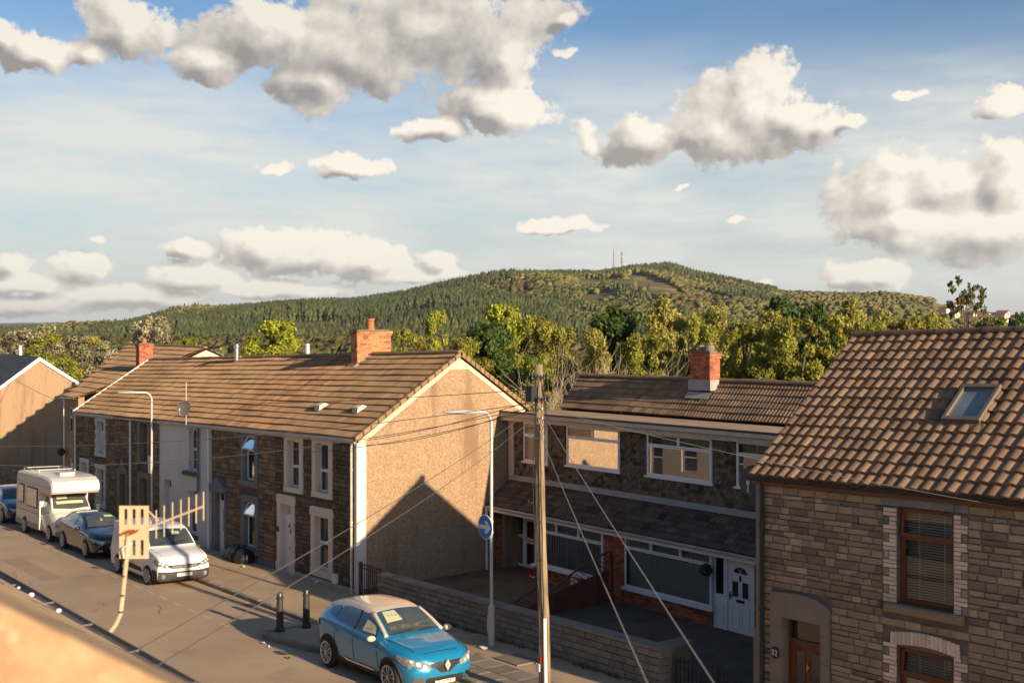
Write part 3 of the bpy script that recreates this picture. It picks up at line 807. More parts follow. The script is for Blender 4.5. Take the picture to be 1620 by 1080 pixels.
# ------------------------------------------------------------------ the far terrace (row of stone houses)
YF = 17.08; YR = 20.76; HE = 4.66; HR = 7.17; YB = 23.45; HB = 5.35
HG = -.14
def row_roof(h, x0, x1, mat, n=14, rib=.15, seed=0):
    tiled_roof(h, 'roof_tiles', x0, x1, YF-.16, HE, YR, HR, n, rib, .042, .042, mat, SL, samples=4, lip=.07)
    g = MB(SL); g.quad((x0, YR, HR), (x1, YR, HR), (x1, YB+.15, HB-.09), (x0, YB+.15, HB-.09)); g.quad((x0, YR, HR-.08), (x1, YR, HR-.08), (x1, YB+.15, HB-.17), (x0, YB+.15, HB-.17)); g.build('rear_roof', mat, h)
def row_shell(h, x0, x1, holes, mat, rendered=False):
    g = MB(SL)
    wall_holes(g, x0, x1, YF, YF+.3, HG-.4, HE-.06, holes)
    w = g.build('wall', mat, h); g = MB(SL); g.box(x0, x1, YB-.3, YB, HG-.4, HB-.2); g.build('rear_wall', mat, h)
    return w
def grow(op, w): return (op[0]-w, op[1]+w, op[2]-w, op[3]+w)

# house 1: brown stone, cream surrounds, pebbledashed gable
h = H1 = thing('terraced_house', 'end house of the stone terrace with cream window surrounds and a tall sunlit pebbledash gable', 'house', (-32.9, YF, zg(-32.9, YF)), 'stone terraced houses along the far pavement')
wA = (-32.72,-31.84,2.84,4.40); wB = (-34.72,-33.84,2.84,4.40); wL = (-32.80,-31.84,.38,2.08); dr = (-35.23,-34.42,-.12,2.24)
w1 = row_shell(h, -35.69, -30.38, [wA,wB,wL,dr], m_mort)
g = MB(SL); gable_wall(g, -30.38, -30.08, YF, YB, HG-.4, HE-.08, HB-.1, YR, HR-.1); gw = g.build('gable_wall', m_render, h)
g = MB(SL)    # smooth pale band under the verges, and its apron across the peak
def band(y0,h0,y1,h1,w):
    g.add([(-30.079,y0,h0),(-30.079,y1,h1),(-30.079,y1,h1-w),(-30.079,y0,h0-w),(-30.06,y0,h0),(-30.06,y1,h1),(-30.06,y1,h1-w),(-30.06,y0,h0-w)],[(0,3,2,1),(4,5,6,7),(0,1,5,4),(1,2,6,5),(2,3,7,6),(3,0,4,7)])
band(YF,HE-.10,YR-.35,HR-.36,.17); band(YR+.35,HR-.36,YB-.02,HB-.12,.17); band(YR-.35,HR-.36,YR+.35,HR-.36,.17)
g.build('verge_band', m_rendpale, gw)
g = MB(SL); g.prism([(YR-.33,HR-.36),(YR+.33,HR-.36),(YR,HR-.14)], 'x', -30.0795, -30.068); g.build('peak_panel', m_rendpale, gw)
g = MB(SL); g.box(-30.079, -30.055, YF-.05, YF+.26, HG-.1, HE-.14); g.box(-30.22, -30.08, YF-.065, YF+.0, HG-.1, HE-.14); g.build('corner_quoin', m_white, h)
rubble(h, 'stonework', -35.68, -30.24, HG+.24, HE-.1, YF, [grow(wA,.25), grow(wB,.25), grow(wL,.26), (dr[0]-.26,dr[1]+.24,-1,2.62)], m_stoneD, SL)
g = MB(SL); g.box(-34.15, -30.23, YF-.075, YF, HG-.1, HG+.24); g.build('plinth', m_whitelow, h)
ltA = [(0,1,0,.44,0),(0,1,.44,1,0)]
window(h, YF, wA, .11, lights=ltA, blind=('net', M('net_curtain',(.42,.41,.39),1), .45)); surround(h, YF, wA, .24, m_cream, top=.22, bot=.17, recess=.11)
window(h, YF, wB, .11, lights=ltA, blind=('drape', M('pale_curtain',(.38,.34,.29),1), .2)); surround(h, YF, wB, .24, m_cream, top=.22, bot=.17, recess=.11)
window(h, YF, wL, .11, lights=[(0,1,0,.5,0),(0,1,.5,1,0)], blind=('drape', MATS['pale_curtain'], .15)); surround(h, YF, wL, .24, m_cream, top=.30, bot=.22, recess=.11, ears=True)
panel_door(h, YF, dr, .10, fan=.36, style='plain', handle='right')
g = MB(SL)
for a, b in ((dr[0]-.26, dr[0]+.006), (dr[1]-.006, dr[1]+.22)): g.box(a, b, YF-.08, YF+.2, HG, dr[3])
g.box(dr[0]-.26, dr[1]+.22, YF-.08, YF+.2, dr[3]-.005, 2.55); g.box(dr[0]-.32, dr[0]-.26, YF-.078, YF-.01, 2.28, 2.5); g.box(dr[1]+.22, dr[1]+.28, YF-.078, YF-.01, 2.28, 2.5)
g.box(dr[0]-.3, dr[0]+.0, YF-.11, YF-.08, HG, HG+.42); g.box(dr[1], dr[1]+.25, YF-.11, YF-.08, HG, HG+.42)
g.build('door_surround', m_cream, h)
g = MB(SL); g.box(dr[0], dr[1], YF-.1, YF+.2, HG, dr[2]); g.build('doorstep', m_slab, h)
g = MB(SL); g.box(-35.42,-35.32,YF-.12,YF-.08,1.28,1.45); g.build('doorbell', m_black, h)
g = MB(SL); g.box(-31.45,-31.25,YF-.17,YF-.04,.12,.42); g.build('meter_box', m_upvc, h)
g = MB(SL); g.tube([(-32.5,YF-.02,.02),(-32.5,YF-.16,.02),(-32.5,YF-.16,-.12)],.04); g.build('waste_pipe', m_upvc, h)
row_roof(h, -35.7, -29.98, m_tileRow)
g = MB(SL)     # verge: mortar-bedded cap tiles down both slopes
for (ya, ha, yb, hb) in ((YF-.18, HE, YR, HR), (YB+.1, HB-.06, YR, HR)):
    n = 15
    for i in range(n):
        f0, f1 = i/n, (i+1)/n+.01
        y0, z0, y1, z1 = ya+(yb-ya)*f0, ha+(hb-ha)*f0, ya+(yb-ya)*f1, ha+(hb-ha)*f1
        g.add([(-30.14,y0,z0+.065),(-29.93,y0,z0+.065),(-29.93,y1,z1+.035),(-30.14,y1,z1+.035),(-30.14,y0,z0-.02),(-29.93,y0,z0-.10),(-29.93,y1,z1-.10),(-30.14,y1,z1-.02)],[(0,1,2,3),(4,7,6,5),(0,4,5,1),(1,5,6,2),(2,6,7,3),(3,7,4,0)],0,rt(.25))
g.build('verge_tiles', m_tileRow, h)['kind'] = 'stuff'
ridge_tiles(h, -35.5, -29.95, YR, HR+.03, m_tileRow, SL)
gutter(h, -35.7, -30.0, YF-.22, HE-.05, m_upvcy)
g = MB(SL); g.box(-35.7, -30.05, YF-.155, YF-.12, HE-.16, HE-.01); g.build('fascia', m_white, h)
downpipe(h, -30.30, YF-.12, HG+.02, HE-.1, m_upvcy, r=.038)
for (vx, vy, vh) in ((-34.19,17.99,5.37),(-31.62,17.98,5.36)):
    g = MB(SL); g.prism([(vy-.16,vh-.02),(vy+.2,vh+.18),(vy+.05,vh+.24),(vy-.14,vh+.16)], 'x', vx-.16, vx+.16); g.build('tile_vent', m_galv if 0 else m_mortW, h)
ch = chimney(h, -36.12, -35.66, 20.2, 21.62, 6.7, 8.02, SL, m_brickO, m_mortR)
g = MB(SL); g.lathe((-35.9, 20.9, 8.05), [(.15,0),(.16,.04),(.13,.08),(.115,.34),(.14,.36),(.14,.42),(.10,.44)], 14); g.build('chimney_pot', m_terra, ch, smooth=False)
g = MB(SL); g.lathe((-35.9, 20.9, 8.47), [(.085,0),(.085,.08)], 10); g.lathe((-35.9, 20.9, 8.57), [(.17,0),(.15,.04),(.03,.07)], 12); g.build('cowl', m_dark, ch)
g = MB(SL)
for i in range(6):
    y = 20.2+i*.1; g.box(-35.672, -35.640, y-.02, y+.13, 6.78+i*.067-.05, 6.78+i*.067+.11)
g.box(-36.2, -35.55, 20.12, 20.2, 6.72, 6.86); g.add([(-35.65,20.0,6.76),(-35.42,20.05,6.76),(-35.42,20.76,7.23),(-35.65,20.76,7.25)], [(0,1,2,3)])
g.build('lead_flashing', m_mortW, ch)
# crow on the ridge
cr = thing('crow', 'small black crow perched on the terrace ridge left of the orange brick chimney', 'bird', (-38.0, YR, HR+.12-SL*38.0))
g = MB(SL); bx, bz = -38.0, HR+.27
g.lathe((0,0,0), [(.005,-.17),(.035,-.12),(.062,-.03),(.06,.05),(.035,.11),(.005,.15)], 10, axis='x')
g.v = [(bx + x*math.cos(.75)-z*math.sin(.75), YR+y, bz + x*math.sin(.75)+z*math.cos(.75)) for x, y, z in g.v]
k = len(g.v); g.lathe((bx+.115, YR, bz+.13), [(.004,-.045),(.034,-.025),(.04,.0),(.03,.025),(.004,.04)], 8)
g.tube([(bx+.14,YR,bz+.135),(bx+.21,YR,bz+.12)], [.016,.003], 6); g.tube([(bx-.1,YR,bz-.08),(bx-.24,YR,bz-.17)], [.04,.02], 6)
g.tube([(bx+.02,YR+.02,bz-.03),(bx+.02,YR+.02,bz-.15)], .007, 4); g.tube([(bx+.02,YR-.02,bz-.03),(bx+.02,YR-.02,bz-.15)], .007, 4)
g.build('body', m_black, cr, smooth=True)

# house 2: brown stone, grey surrounds
h = H2 = thing('terraced_house', 'stone terraced house with dark grey surrounds, open window vents and a pointed grey door hood', 'house', (-38.4, YF, zg(-38.4, YF)), 'stone terraced houses along the far pavement')
wU = (-38.2,-37.28,2.80,4.40); wL = (-38.16,-37.26,.44,2.05); dr = (-40.68,-39.88,-.10,2.2)
row_shell(h, -41.17, -35.70, [wU,wL,dr], m_mort)
rubble(h, 'stonework', -41.16, -35.70, HG+.3, HE-.1, YF, [grow(wU,.27), grow(wL,.27), (dr[0]-.3,dr[1]+.12,-1,2.75)], m_stone, SL, ch=(.1,.24), ln=(.18,.55))
window(h, YF, wU, .08, lights=[(0,1,0,.68,0),(0,1,.68,1,28)], blind=('net', MATS['net_curtain'], .3)); surround(h, YF, wU, .26, m_grey, recess=.08, bot=.22, top=.14)
window(h, YF, wL, .08, lights=[(0,1,0,.70,0),(0,1,.70,1,24)], blind=('drape', MATS['pale_curtain'], .12)); surround(h, YF, wL, .26, m_grey, recess=.08, bot=.24, top=.24)
panel_door(h, YF, dr, .08, fan=.34, style='slot', handle='right')
g = MB(SL); g.box(dr[0]-.3, dr[0]+.006, YF-.09, YF+.2, HG, dr[3]); g.box(dr[1]-.006, dr[1]+.12, YF-.09, YF+.2, HG, dr[3])
g.box(dr[0]-.36, dr[0], YF-.12, YF-.09, HG, HG+.42); g.build('door_surround', m_grey, h)
g = MB(SL); cx = (dr[0]+dr[1])/2-.06
g.prism([(cx-.68,2.2),(cx+.68,2.2),(cx+.68,2.42),(cx+.16,2.66),(cx,2.76),(cx-.16,2.66),(cx-.68,2.42)], 'y', YF-.22, YF+.02); g.build('door_hood', m_grey, h)
g = MB(SL); g.box(dr[0], dr[1], YF-.12, YF+.2, HG, dr[2]); g.build('doorstep', m_slab, h)
g = MB(SL); g.box(-39.7, -35.70, YF-.085, YF, HG-.1, HG+.3); g.build('plinth', m_grey, h)
row_roof(h, -41.18, -35.7, m_tileRow2, rib=.15)
ridge_tiles(h, -41.15, -36.2, YR, HR+.03, m_tileRow, SL)
gutter(h, -41.18, -35.7, YF-.22, HE-.05, m_upvcy); g = MB(SL); g.box(-41.18, -35.7, YF-.155, YF-.12, HE-.16, HE-.01); g.build('fascia', m_white, h)

# house 3: white render
h = H3 = thing('terraced_house', 'white rendered terraced house between the stone ones, with two narrow sash windows', 'house', (-43.9, YF, zg(-43.9, YF)), 'stone terraced houses along the far pavement')
wU = (-43.42,-42.62,2.78,4.45); wL = (-43.54,-42.64,.32,2.0); dr = (-46.1,-45.3,-.10,2.24)
row_shell(h, -46.62, -41.18, [wU,wL,dr], m_white)
g = MB(SL); wall_holes(g, -46.62, -41.18, YF-.05, YF, HG, HE-.1, [wU,wL,dr]); g.build('render_coat', m_white, h)
window(h, YF, wU, .12, lights=[(0,1,0,.5,0),(0,1,.5,1,0)], blind=('net', MATS['net_curtain'], .5))
window(h, YF, wL, .12, lights=[(0,1,0,.66,0),(0,1,.66,1,0)])
g = MB(SL); g.box(-43.85, -42.35, YF-.17, YF-.04, 2.60, 2.76); g.build('sill', m_mort, h)
g = MB(SL); g.box(-43.8, -42.45, YF-.14, YF-.04, .15, .3); g.build('sill', m_mort, h)
panel_door(h, YF, dr, .14, fan=.34, style='slot', handle='right')
row_roof(h, -46.62, -41.18, m_tileRow, rib=.15)
ridge_tiles(h, -46.62, -41.18, YR, HR+.03, m_tileRow, SL)
gutter(h, -46.62, -41.18, YF-.22, HE-.05, m_upvcy); g = MB(SL); g.box(-46.62, -41.18, YF-.155, YF-.12, HE-.16, HE-.01); g.build('fascia', m_white, h)
downpipe(h, -41.3, YF-.12, HG+.05, HE-.1, m_upvc)
downpipe(h, -42.3, YF-.12, 2.0, HE-.1, m_grey, r=.05)
g = MB(SL); g.lathe((-46.73, 20.5, 7.0), [(.11,0),(.11,.62),(.15,.64),(.15,.70),(.10,.72),(.10,.78),(.17,.80),(.05,.88)], 12); g.build('flue', m_steel, h, smooth=False)
g = MB(SL); g.lathe((-43.4, 22.2, 6.2), [(.1,0),(.1,1.5),(.07,1.52)], 10); g.build('flue', m_galv, h)
# satellite dish on a pole above the eave
d = thing('satellite_dish', 'dark round satellite dish on a mast above the white house\'s gutter', 'satellite dish', (-43.17, YF-.2, 3.2))
g = MB(); X, Y, Z = -43.17, YF-.25, 3.05
g.tube([(X+.35,YF-.05,Z-.15),(X+.05,Y,Z-.12),(X,Y,Z+.1),(X,Y,Z+1.75)], .022, 6); g.build('mast', m_galv, d)
def dish(parent, c, nrm, r, mat):
    n = Vector(nrm).normalized(); u = n.cross(Vector((0,0,1))).normalized(); w = u.cross(n)
    g = MB(); N = 18
    for side in (0, 1):
        for i, rr in enumerate((0.001, .35, .7, 1.0)):
            for k in range(N):
                a = 2*math.pi*k/N; p = Vector(c)+u*(math.cos(a)*rr*r)+w*(math.sin(a)*rr*r*1.08)+n*(.16*r*rr*rr - .012*side); g.v.append(tuple(p))
        b = side*4*N
        for i in range(3):
            for k in range(N): g.f.append([b+i*N+k, b+i*N+(k+1)%N, b+(i+1)*N+(k+1)%N, b+(i+1)*N+k]); g.m.append(0); g.t.append(0)
    o = g.build('reflector', mat, parent, smooth=True)
    g = MB(); g.tube([tuple(Vector(c)-w*r), tuple(Vector(c)-w*r*.9+n*r*.9), tuple(Vector(c)+n*r*1.05-w*.1)], .012, 5); g.lathe(tuple(Vector(c)+n*r*1.05-w*.1), [(.03,-.03),(.035,.05)], 8); g.build('feed_arm', m_galv, parent)
dish(d, (X+.02, Y-.1, Z+.72), (.6,-.75,.25), .30, M('dark_mesh_dish', (.10,.09,.085), .6))

# house 4: brown stone, stone surrounds, brown timber windows
h = H4 = thing('terraced_house', 'stone terraced house with brown timber windows and a pointed stone door arch', 'house', (-49.4, YF, zg(-49.4, YF)), 'stone terraced houses along the far pavement')
wU = (-48.95,-48.05,2.82,4.45); wL = (-48.95,-48.05,.2,2.1); dr = (-51.55,-50.8,-.10,2.1)
m_sur = M('weathered_sandstone', (.24,.20,.16), .9, (.17,.14,.11), 3, .6, bump=.3)
row_shell(h, -52.3, -46.63, [wU,wL,dr], m_mort)
rubble(h, 'stonework', -52.3, -46.63, HG, HE-.1, YF, [grow(wU,.3), grow(wL,.3), (dr[0]-.4,dr[1]+.3,-1,2.7)], m_stone, SL, ch=(.1,.24), ln=(.2,.55))
window(h, YF, wU, .2, lights=[(0,1,0,.5,0),(0,1,.5,1,0)], fm=m_wood, blind=('drape', MATS['pale_curtain'], .2)); surround(h, YF, wU, .3, m_sur, recess=.2, bot=.1, top=.15)
window(h, YF, wL, .2, lights=[(0,1,0,.62,0),(0,1,.62,1,0)], fm=m_wood); surround(h, YF, wL, .3, m_sur, recess=.2, bot=.1, top=.25)
panel_door(h, YF, dr, .2, mat=m_wood, style='plain', handle='right')
g = MB(SL); g.box(dr[0]-.38, dr[0]+.006, YF-.09, YF+.2, HG, dr[3]); g.box(dr[1]-.006, dr[1]+.28, YF-.09, YF+.2, HG, dr[3]); cx = (dr[0]+dr[1])/2-.05
g.prism([(cx-.72,dr[3]),(cx+.68,dr[3]),(cx+.68,2.3),(cx+.3,2.42),(cx,2.86),(cx-.3,2.42),(cx-.72,2.3)], 'y', YF-.11, YF+.05); g.build('door_surround', m_sur, h)
row_roof(h, -52.3, -46.62, m_tileRow, rib=.15)
ridge_tiles(h, -52.3, -46.9, YR, HR+.03, m_tileRow, SL)
gutter(h, -52.3, -46.62, YF-.22, HE-.05, m_upvcy); g = MB(SL); g.box(-52.3, -46.62, YF-.155, YF-.12, HE-.16, HE-.01); g.build('fascia', m_mort, h)
downpipe(h, -50.0, YF-.13, HG+.05, HE-.1, m_upvc, r=.05)

# house 5: brown stone, white quoined surrounds
h = H5 = thing('terraced_house', 'stone terraced house with white toothed quoins round its windows, beside the motorhome', 'house', (-55.2, YF, zg(-55.2, YF)), 'stone terraced houses along the far pavement')
wU = (-54.85,-53.85,2.84,4.35); wL = (-54.85,-53.85,.45,2.1); dr = (-57.3,-56.4,.1,2.25)
row_shell(h, -58.0, -52.31, [wU,wL,dr], m_mort)
g = MB(SL); gable_wall(g, -58.3, -58.0, YF, YB, HG-.4, HE-.08, HB-.1, YR, HR-.1); g.build('gable_wall', m_render, h)
rubble(h, 'stonework', -58.2, -52.31, HG, HE-.1, YF, [grow(wU,.28), grow(wL,.28), (dr[0]-.28,dr[1]+.28,-1,2.5)], m_stone, SL, ch=(.1,.24), ln=(.2,.55))
window(h, YF, wU, .14, lights=[(0,1,0,.66,0),(0,1,.66,1,0)], blind=('drape', MATS['pale_curtain'], .2)); surround(h, YF, wU, .28, m_white, recess=.14, bot=.16, top=.2, quoin=True)
window(h, YF, wL, .14, lights=[(0,1,0,.66,0),(0,1,.66,1,0)], blind=('net', MATS['net_curtain'], .6)); surround(h, YF, wL, .28, m_white, recess=.14, bot=.16, top=.22, quoin=True)
panel_door(h, YF, dr, .2, style='slot', handle='right', fan=.3)
surround(h, YF, (dr[0],dr[1],dr[2],dr[3]), .26, m_white, recess=.2, bot=.0, top=.2, name='door_surround')
row_roof(h, -58.25, -52.3, m_tileRow, rib=.15)
ridge_tiles(h, -58.25, -52.3, YR, HR+.03, m_tileRow, SL)
gutter(h, -58.25, -52.3, YF-.22, HE-.05, m_upvcy); g = MB(SL); g.box(-58.25, -52.3, YF-.155, YF-.12, HE-.16, HE-.01); g.build('fascia', m_white, h)
g = MB(SL); g.add([(-58.32,YF-.2,HE+.10),(-58.16,YF-.2,HE+.10),(-58.16,YR,HR+.12),(-58.32,YR,HR+.12),(-58.32,YF-.2,HE-.2),(-58.16,YF-.2,HE-.0),(-58.16,YR,HR+.02),(-58.32,YR,HR-.15)],[(0,1,2,3),(4,7,6,5),(0,4,5,1),(1,5,6,2),(2,6,7,3),(3,7,4,0)]); g.build('verge_trim', m_white, h)
downpipe(h, -58.1, YF-.12, HG+.05, HE-.1, m_upvc)
ch = chimney(h, -58.86, -58.36, 20.25, 20.98, 6.6, 8.0, SL, m_brickR, m_mortR)
g = MB(SL); g.lathe((-58.6,20.6,8.05), [(.1,0),(.09,.25),(.11,.27)], 10); g.build('chimney_pot', m_terra, ch)

# house 6: taller rendered house with a large roof at the end of the row
h = H6 = thing('rendered_house', 'tan rendered house with big tiled roof at the far end of the terrace', 'house', (-59.5, YF, zg(-59.5, YF)))
m_tan = M('tan_smooth_render', (.36,.235,.13), .9, (.29,.19,.105), 1.5, .6, bump=.2)
X0, X1 = -60.5, -58.33; hE = 5.42; yr6, hr6 = 20.3, 7.92
w6 = (-60.1,-59.3,3.55,4.85); d6 = (-60.0,-59.2,.1,2.3)
g = MB(SL); wall_holes(g, X0, X1, YF+.1, YF+.4, HG-.4, hE, [w6, d6]); g.build('wall', m_tan, h)
g = MB(); g.prism([(X0,YF+.4),(X0+.35,YF+.4),(-69.9,24.2),(-70.2,24.0)], 'z', -3, 3.3); g.build('side_wall', m_tan, h)
g = MB(); gable_wall(g, -58.32, -58.2, 21.4, 27.5, -3, 4.6, 4.0, 23.8, 5.66); g.build('gable_wall', m_rendpale, h)
window(h, YF+.1, w6, .1, lights=[(0,1,0,.62,0),(0,1,.62,1,0)], blind=('drape', MATS['pale_curtain'], .25))
panel_door(h, YF+.1, d6, .1, style='slot', handle='right', fan=.3)
E0 = hE+SL*X0
tiled_roof(h, 'roof_tiles', -70.6, -58.15, YF-.1, E0, 23.75, 5.78, 12, .16, .03, .045, m_tileRow, 0, samples=4, lip=.07, clip=lambda x, y: x > -60.7-(y-YF)*1.49)
g = MB(); g.quad((-70.6,23.75,5.78),(-58.15,23.75,5.78),(-58.15,27.6,4.0),(-70.6,27.6,4.0)); g.add([(-60.6,YF-.1,E0-.06),(-58.2,YF-.1,E0-.06),(-58.2,23.75,5.70),(-70.5,23.75,5.70)],[(0,1,2,3)]); g.build('roof_deck', m_tileRow, h)
ridge_tiles(h, -70.6, -58.15, 23.75, 5.81, m_tileRow, 0)
gutter(h, X0-.1, X1+.1, YF-.15, hE-.05, m_upvc)
downpipe(h, X0+.1, YF-.0, HG+.05, hE-.1, m_upvc)
for i, zz in enumerate((.95, 1.6)):
    b = thing('hanging_basket', ['round dark hanging basket low by the tan house door', 'round dark hanging basket high by the tan house door'][i], 'planter', (-60.3, YF-.2, zz*2-2.1)); g = MB(SL); g.lathe((-60.3, YF-.16, zz*1.6), [(.03,-.2),(.16,-.1),(.2,.02),(.15,.14),(.04,.2)], 10); g.build('basket', M('dark_foliage_ball',(.03,.035,.02),1,(.06,.03,.03),20,.6), b)
# far-left house: gable end with white bargeboards, slate roof
h = thing('gabled_house', 'house at far left with pebbledash gable, white bargeboards and slate roof', 'house', (-84, 21, -2.9))
XG = -80.0; yL, zL, yP, zP, yRr, zR = 18.4, 2.80, 21.0, 4.80, 23.55, 3.02
g = MB(); g.prism([(yL+.15,-3.2),(yRr-.1,-3.2),(yRr-.1,zR-.1),(yP,zP-.12),(yL+.15,zL-.05)], 'x', -92, XG); g.build('wall', m_render, h)
for (ya, za, yb, zb) in ((yL, zL, yP, zP), (yRr, zR, yP, zP)):
    g = MB(); g.add([(XG+.02,ya,za-.16),(XG+.02,yb,zb-.22),(XG+.02,yb,zb+.03),(XG+.02,ya,za+.06),(XG+.14,ya,za-.16),(XG+.14,yb,zb-.22),(XG+.14,yb,zb+.03),(XG+.14,ya,za+.06)],[(0,3,2,1),(4,5,6,7),(0,1,5,4),(1,2,6,5),(2,3,7,6),(3,0,4,7)])
    g.build('bargeboard', m_upvc, h)
tiled_roof(h, 'roof_slates', -92.2, XG+.05, yL-.1, zL-.0, yP, zP+.02, 14, .25, .0, .012, m_slate, 0, samples=1, lip=.014)
tiled_roof(h, 'roof_slates', -92.2, XG+.05, yRr+.1, zR-.0, yP, zP+.02, 14, .25, .0, .012, m_slate, 0, samples=1, lip=.014)
g = MB(); g.box(-92.3,-92.15,yL-.1,yP,zL,zL+.01); g.add([(-92.35,yL-.1,zL-.1),(-92.2,yL-.1,zL-.1),(-92.2,yP,zP+.08),(-92.35,yP,zP+.08),(-92.35,yL-.1,zL+.12),(-92.2,yL-.1,zL+.12),(-92.2,yP,zP+.16),(-92.35,yP,zP+.16)],[(0,1,2,3),(4,5,6,7),(0,1,5,4),(1,2,6,5),(2,3,7,6),(3,0,4,7)]); g.build('bargeboard', m_upvc, h)
g = MB(); g.lathe((-89.6, 22.2, 4.2), [(.11,0),(.11,1.2),(.08,1.25)], 10); g.build('flue', m_upvc, h)
# stone garden wall and trellis fence in front of that gable
w = thing('garden_wall', 'low rough stone garden wall in front of the far-left gable', 'wall', (-72, 17.2, zg(-72,17)))
g = MB(SL); g.box(-84, -64.2, 17.05, 17.3, -.3, 1.0); g.build('core', m_mort, w)
rubble(w, 'stonework', -84, -64.2, -.1, 1.02, 17.06, [], m_stone, SL, ch=(.12,.22), ln=(.25,.6))
w = thing('trellis_fence', 'dark lattice trellis fence above the side wall behind the motorhome', 'fence', (-62.5, 17.2, zg(-62.5,17)))
g = MB(SL)
for i in range(22): 
    x = -64.1+i*.16
    g.tube([(x,17.2,.55),(x+.75,17.2,1.3)], .012, 4); g.tube([(x+.75,17.21,.55),(x,17.21,1.3)], .012, 4)
g.build('lattice', m_woodD, w)['kind'] = 'stuff'
g = MB(SL); g.box(-64.1,-60.6,17.18,17.24,-.1,.56); g.build('boards', m_woodD, w)
for x in (-64.1,-62.4,-60.7):
    g = MB(SL); g.box(x-.05,x+.05,17.14,17.26,-.2,1.4); g.build('post', m_woodD, w)
# ------------------------------------------------------------------ the pair of set-back houses (dormer, hung tiles, brick below)
SM = .012
YU = 22.75; YL = 22.1
m_vblind = M('grey_vertical_blind', (.50,.55,.57), .9, tint=.6)
m_vblind2 = M('cream_vertical_blind', (.60,.48,.35), .9, tint=.4)
m_ven = M('pale_venetian_blind', (.72,.77,.78), .6, tint=.4)
m_ven2 = M('green_grey_venetian_blind', (.42,.46,.40), .6, tint=.5)
def mid_house(label, x0, x1, up, low, extra_hole, left):
    h = thing('dormer_house', label, 'house', ((x0+x1)/2, YL, SM*(x0+x1)/2-.65), 'set-back pair of dormer houses')
    g = MB(SM)
    holes = low + extra_hole
    wall_holes(g, x0, x1, YL, YL+.25, -1.2, 1.62, holes)
    q = MB(SM); wall_holes(q, x0, x1, YU, YU+.25, 2.3, 4.34, up); q.build('dormer_wall', m_mort, h)
    q = MB(SM); q.box(x0, x1, 27.6, 27.8, -1.2, 4.2); q.build('rear_wall', m_mort, h)
    sg_ = MB(SM)
    if left: sg_.prism([(YL+.25,-1.2),(27.6,-1.2),(27.6,4.2),(25.87,5.5),(24.95,4.6),(24.9,4.2),(YU+.25,4.3),(YU+.25,2.3),(YL+.25,1.6)], 'x', x0, x0+.2)
    else: sg_.prism([(YL+.25,-1.2),(27.6,-1.2),(27.6,4.2),(25.87,5.5),(24.95,4.6),(24.9,4.2),(YU+.25,4.3),(YU+.25,2.3),(YL+.25,1.6)], 'x', x1-.2, x1)
    sg_.build('side_wall', m_render if left else m_mort, h)
    wl = g.build('wall', m_mort, h)
    b = MB(SM); bricks_x(b, x0, x1, -1.15, 1.6, YL, holes); bo = b.build('brickwork', m_brickR, wl, recalc=False); bo['kind'] = 'stuff'
    # hung tiles on the dormer front: overlapping courses, alternate bands scalloped
    t = MB(SM); n = 17; ch = (4.30-2.42)/n
    for i in range(n):
        z = 2.42+i*ch
        x = x0 + (0 if i % 2 else -.085)
        while x < x1:
            a, c = max(x, x0)+.003, min(x+.17, x1)-.003; m = (a+c)/2
            hit = any(q[0]-.02 < m < q[1]+.02 and q[2]-.05 < z+ch/2 < q[3]+.02 for q in up)
            if c-a > .03 and not hit:
                sc_ = (i//4) % 2 == 1; dz = ch*.45
                zb = z-.02; y = YU-.035-random.uniform(0,.006); tt = rt(.5)
                if sc_ and c-a > .12:
                    P = [(a,zb+dz),(a+.03,zb+dz*.3),(m,zb-.003),(c-.03,zb+dz*.3),(c,zb+dz),(c,z+ch+.01),(a,z+ch+.01)]
                else: P = [(a,zb+rt(.004)),(c,zb+rt(.004)),(c,z+ch+.01),(a,z+ch+.01)]
                k = len(P); f = [(px, y if pz < z+ch*.9 else y+.025, pz) for px, pz in P]; bk = [(px, YU, pz) for px, pz in P]
                t.add(f+bk, [tuple(range(k))]+[(j, (j+1)%k, (j+1)%k+k, j+k) for j in range(k)], 0, tt)
            x += .17
    t.build('hung_tiles', m_hung, wl, recalc=False)['kind'] = 'stuff'
    # lower lean-to roof
    tiled_roof(h, 'lower_roof_tiles', x0-(.05 if left else 0), x1, YL-.27, 1.56, YU-.02, 2.36, 6, .165, .022, .03, m_tileLow, SM, samples=5, profile='roll', lip=.04, wob=.005)
    g = MB(SM); g.add([(x0,YU-.16,2.33),(x1,YU-.16,2.33),(x1,YU-.045,2.47),(x0,YU-.045,2.47)],[(0,1,2,3)]); g.box(x0,x1,YU-.05,YU-.03,2.34,2.48); g.build('lead_flashing', m_lead, h)
    gutter(h, x0-(.05 if left else 0), x1, YL-.33, 1.52, m_upvcy, SM)
    g = MB(SM); g.box(x0, x1, YL-.27, YL-.24, 1.36, 1.53); g.box(x0, x1, YL-.24, YL, 1.38, 1.40); g.build('fascia', m_upvc, h)
    # flat roof over the dormer
    g = MB(SM); g.box(x0-(.1 if left else 0), x1, YU-.30, 24.98, 4.38, 4.50); g.build('flat_roof', m_felt, h)
    g = MB(SM); g.box(x0-(.1 if left else 0), x1, YU-.345, YU-.30, 4.28, 4.53); g.box(x0, x1, YU-.30, YU, 4.28, 4.30); g.build('fascia', m_rendpale if left else m_upvcy, h)
    g = MB(SM); g.box(x0-(.1 if left else 0), x1, YU-.375, YU-.30, 4.53, 4.59); g.build('felt_kerb', m_black, h)
    gutter(h, x0-(.05 if left else 0), x1, YU-.41, 4.46, m_upvcy, SM, r=.05)
    # main roof
    tiled_roof(h, 'roof_tiles', x0-(.08 if left else 0), x1, 24.9, 4.58, 25.87, 5.64, 6, .125, .02, .035, m_tileMid, SM, samples=4, lip=.055)
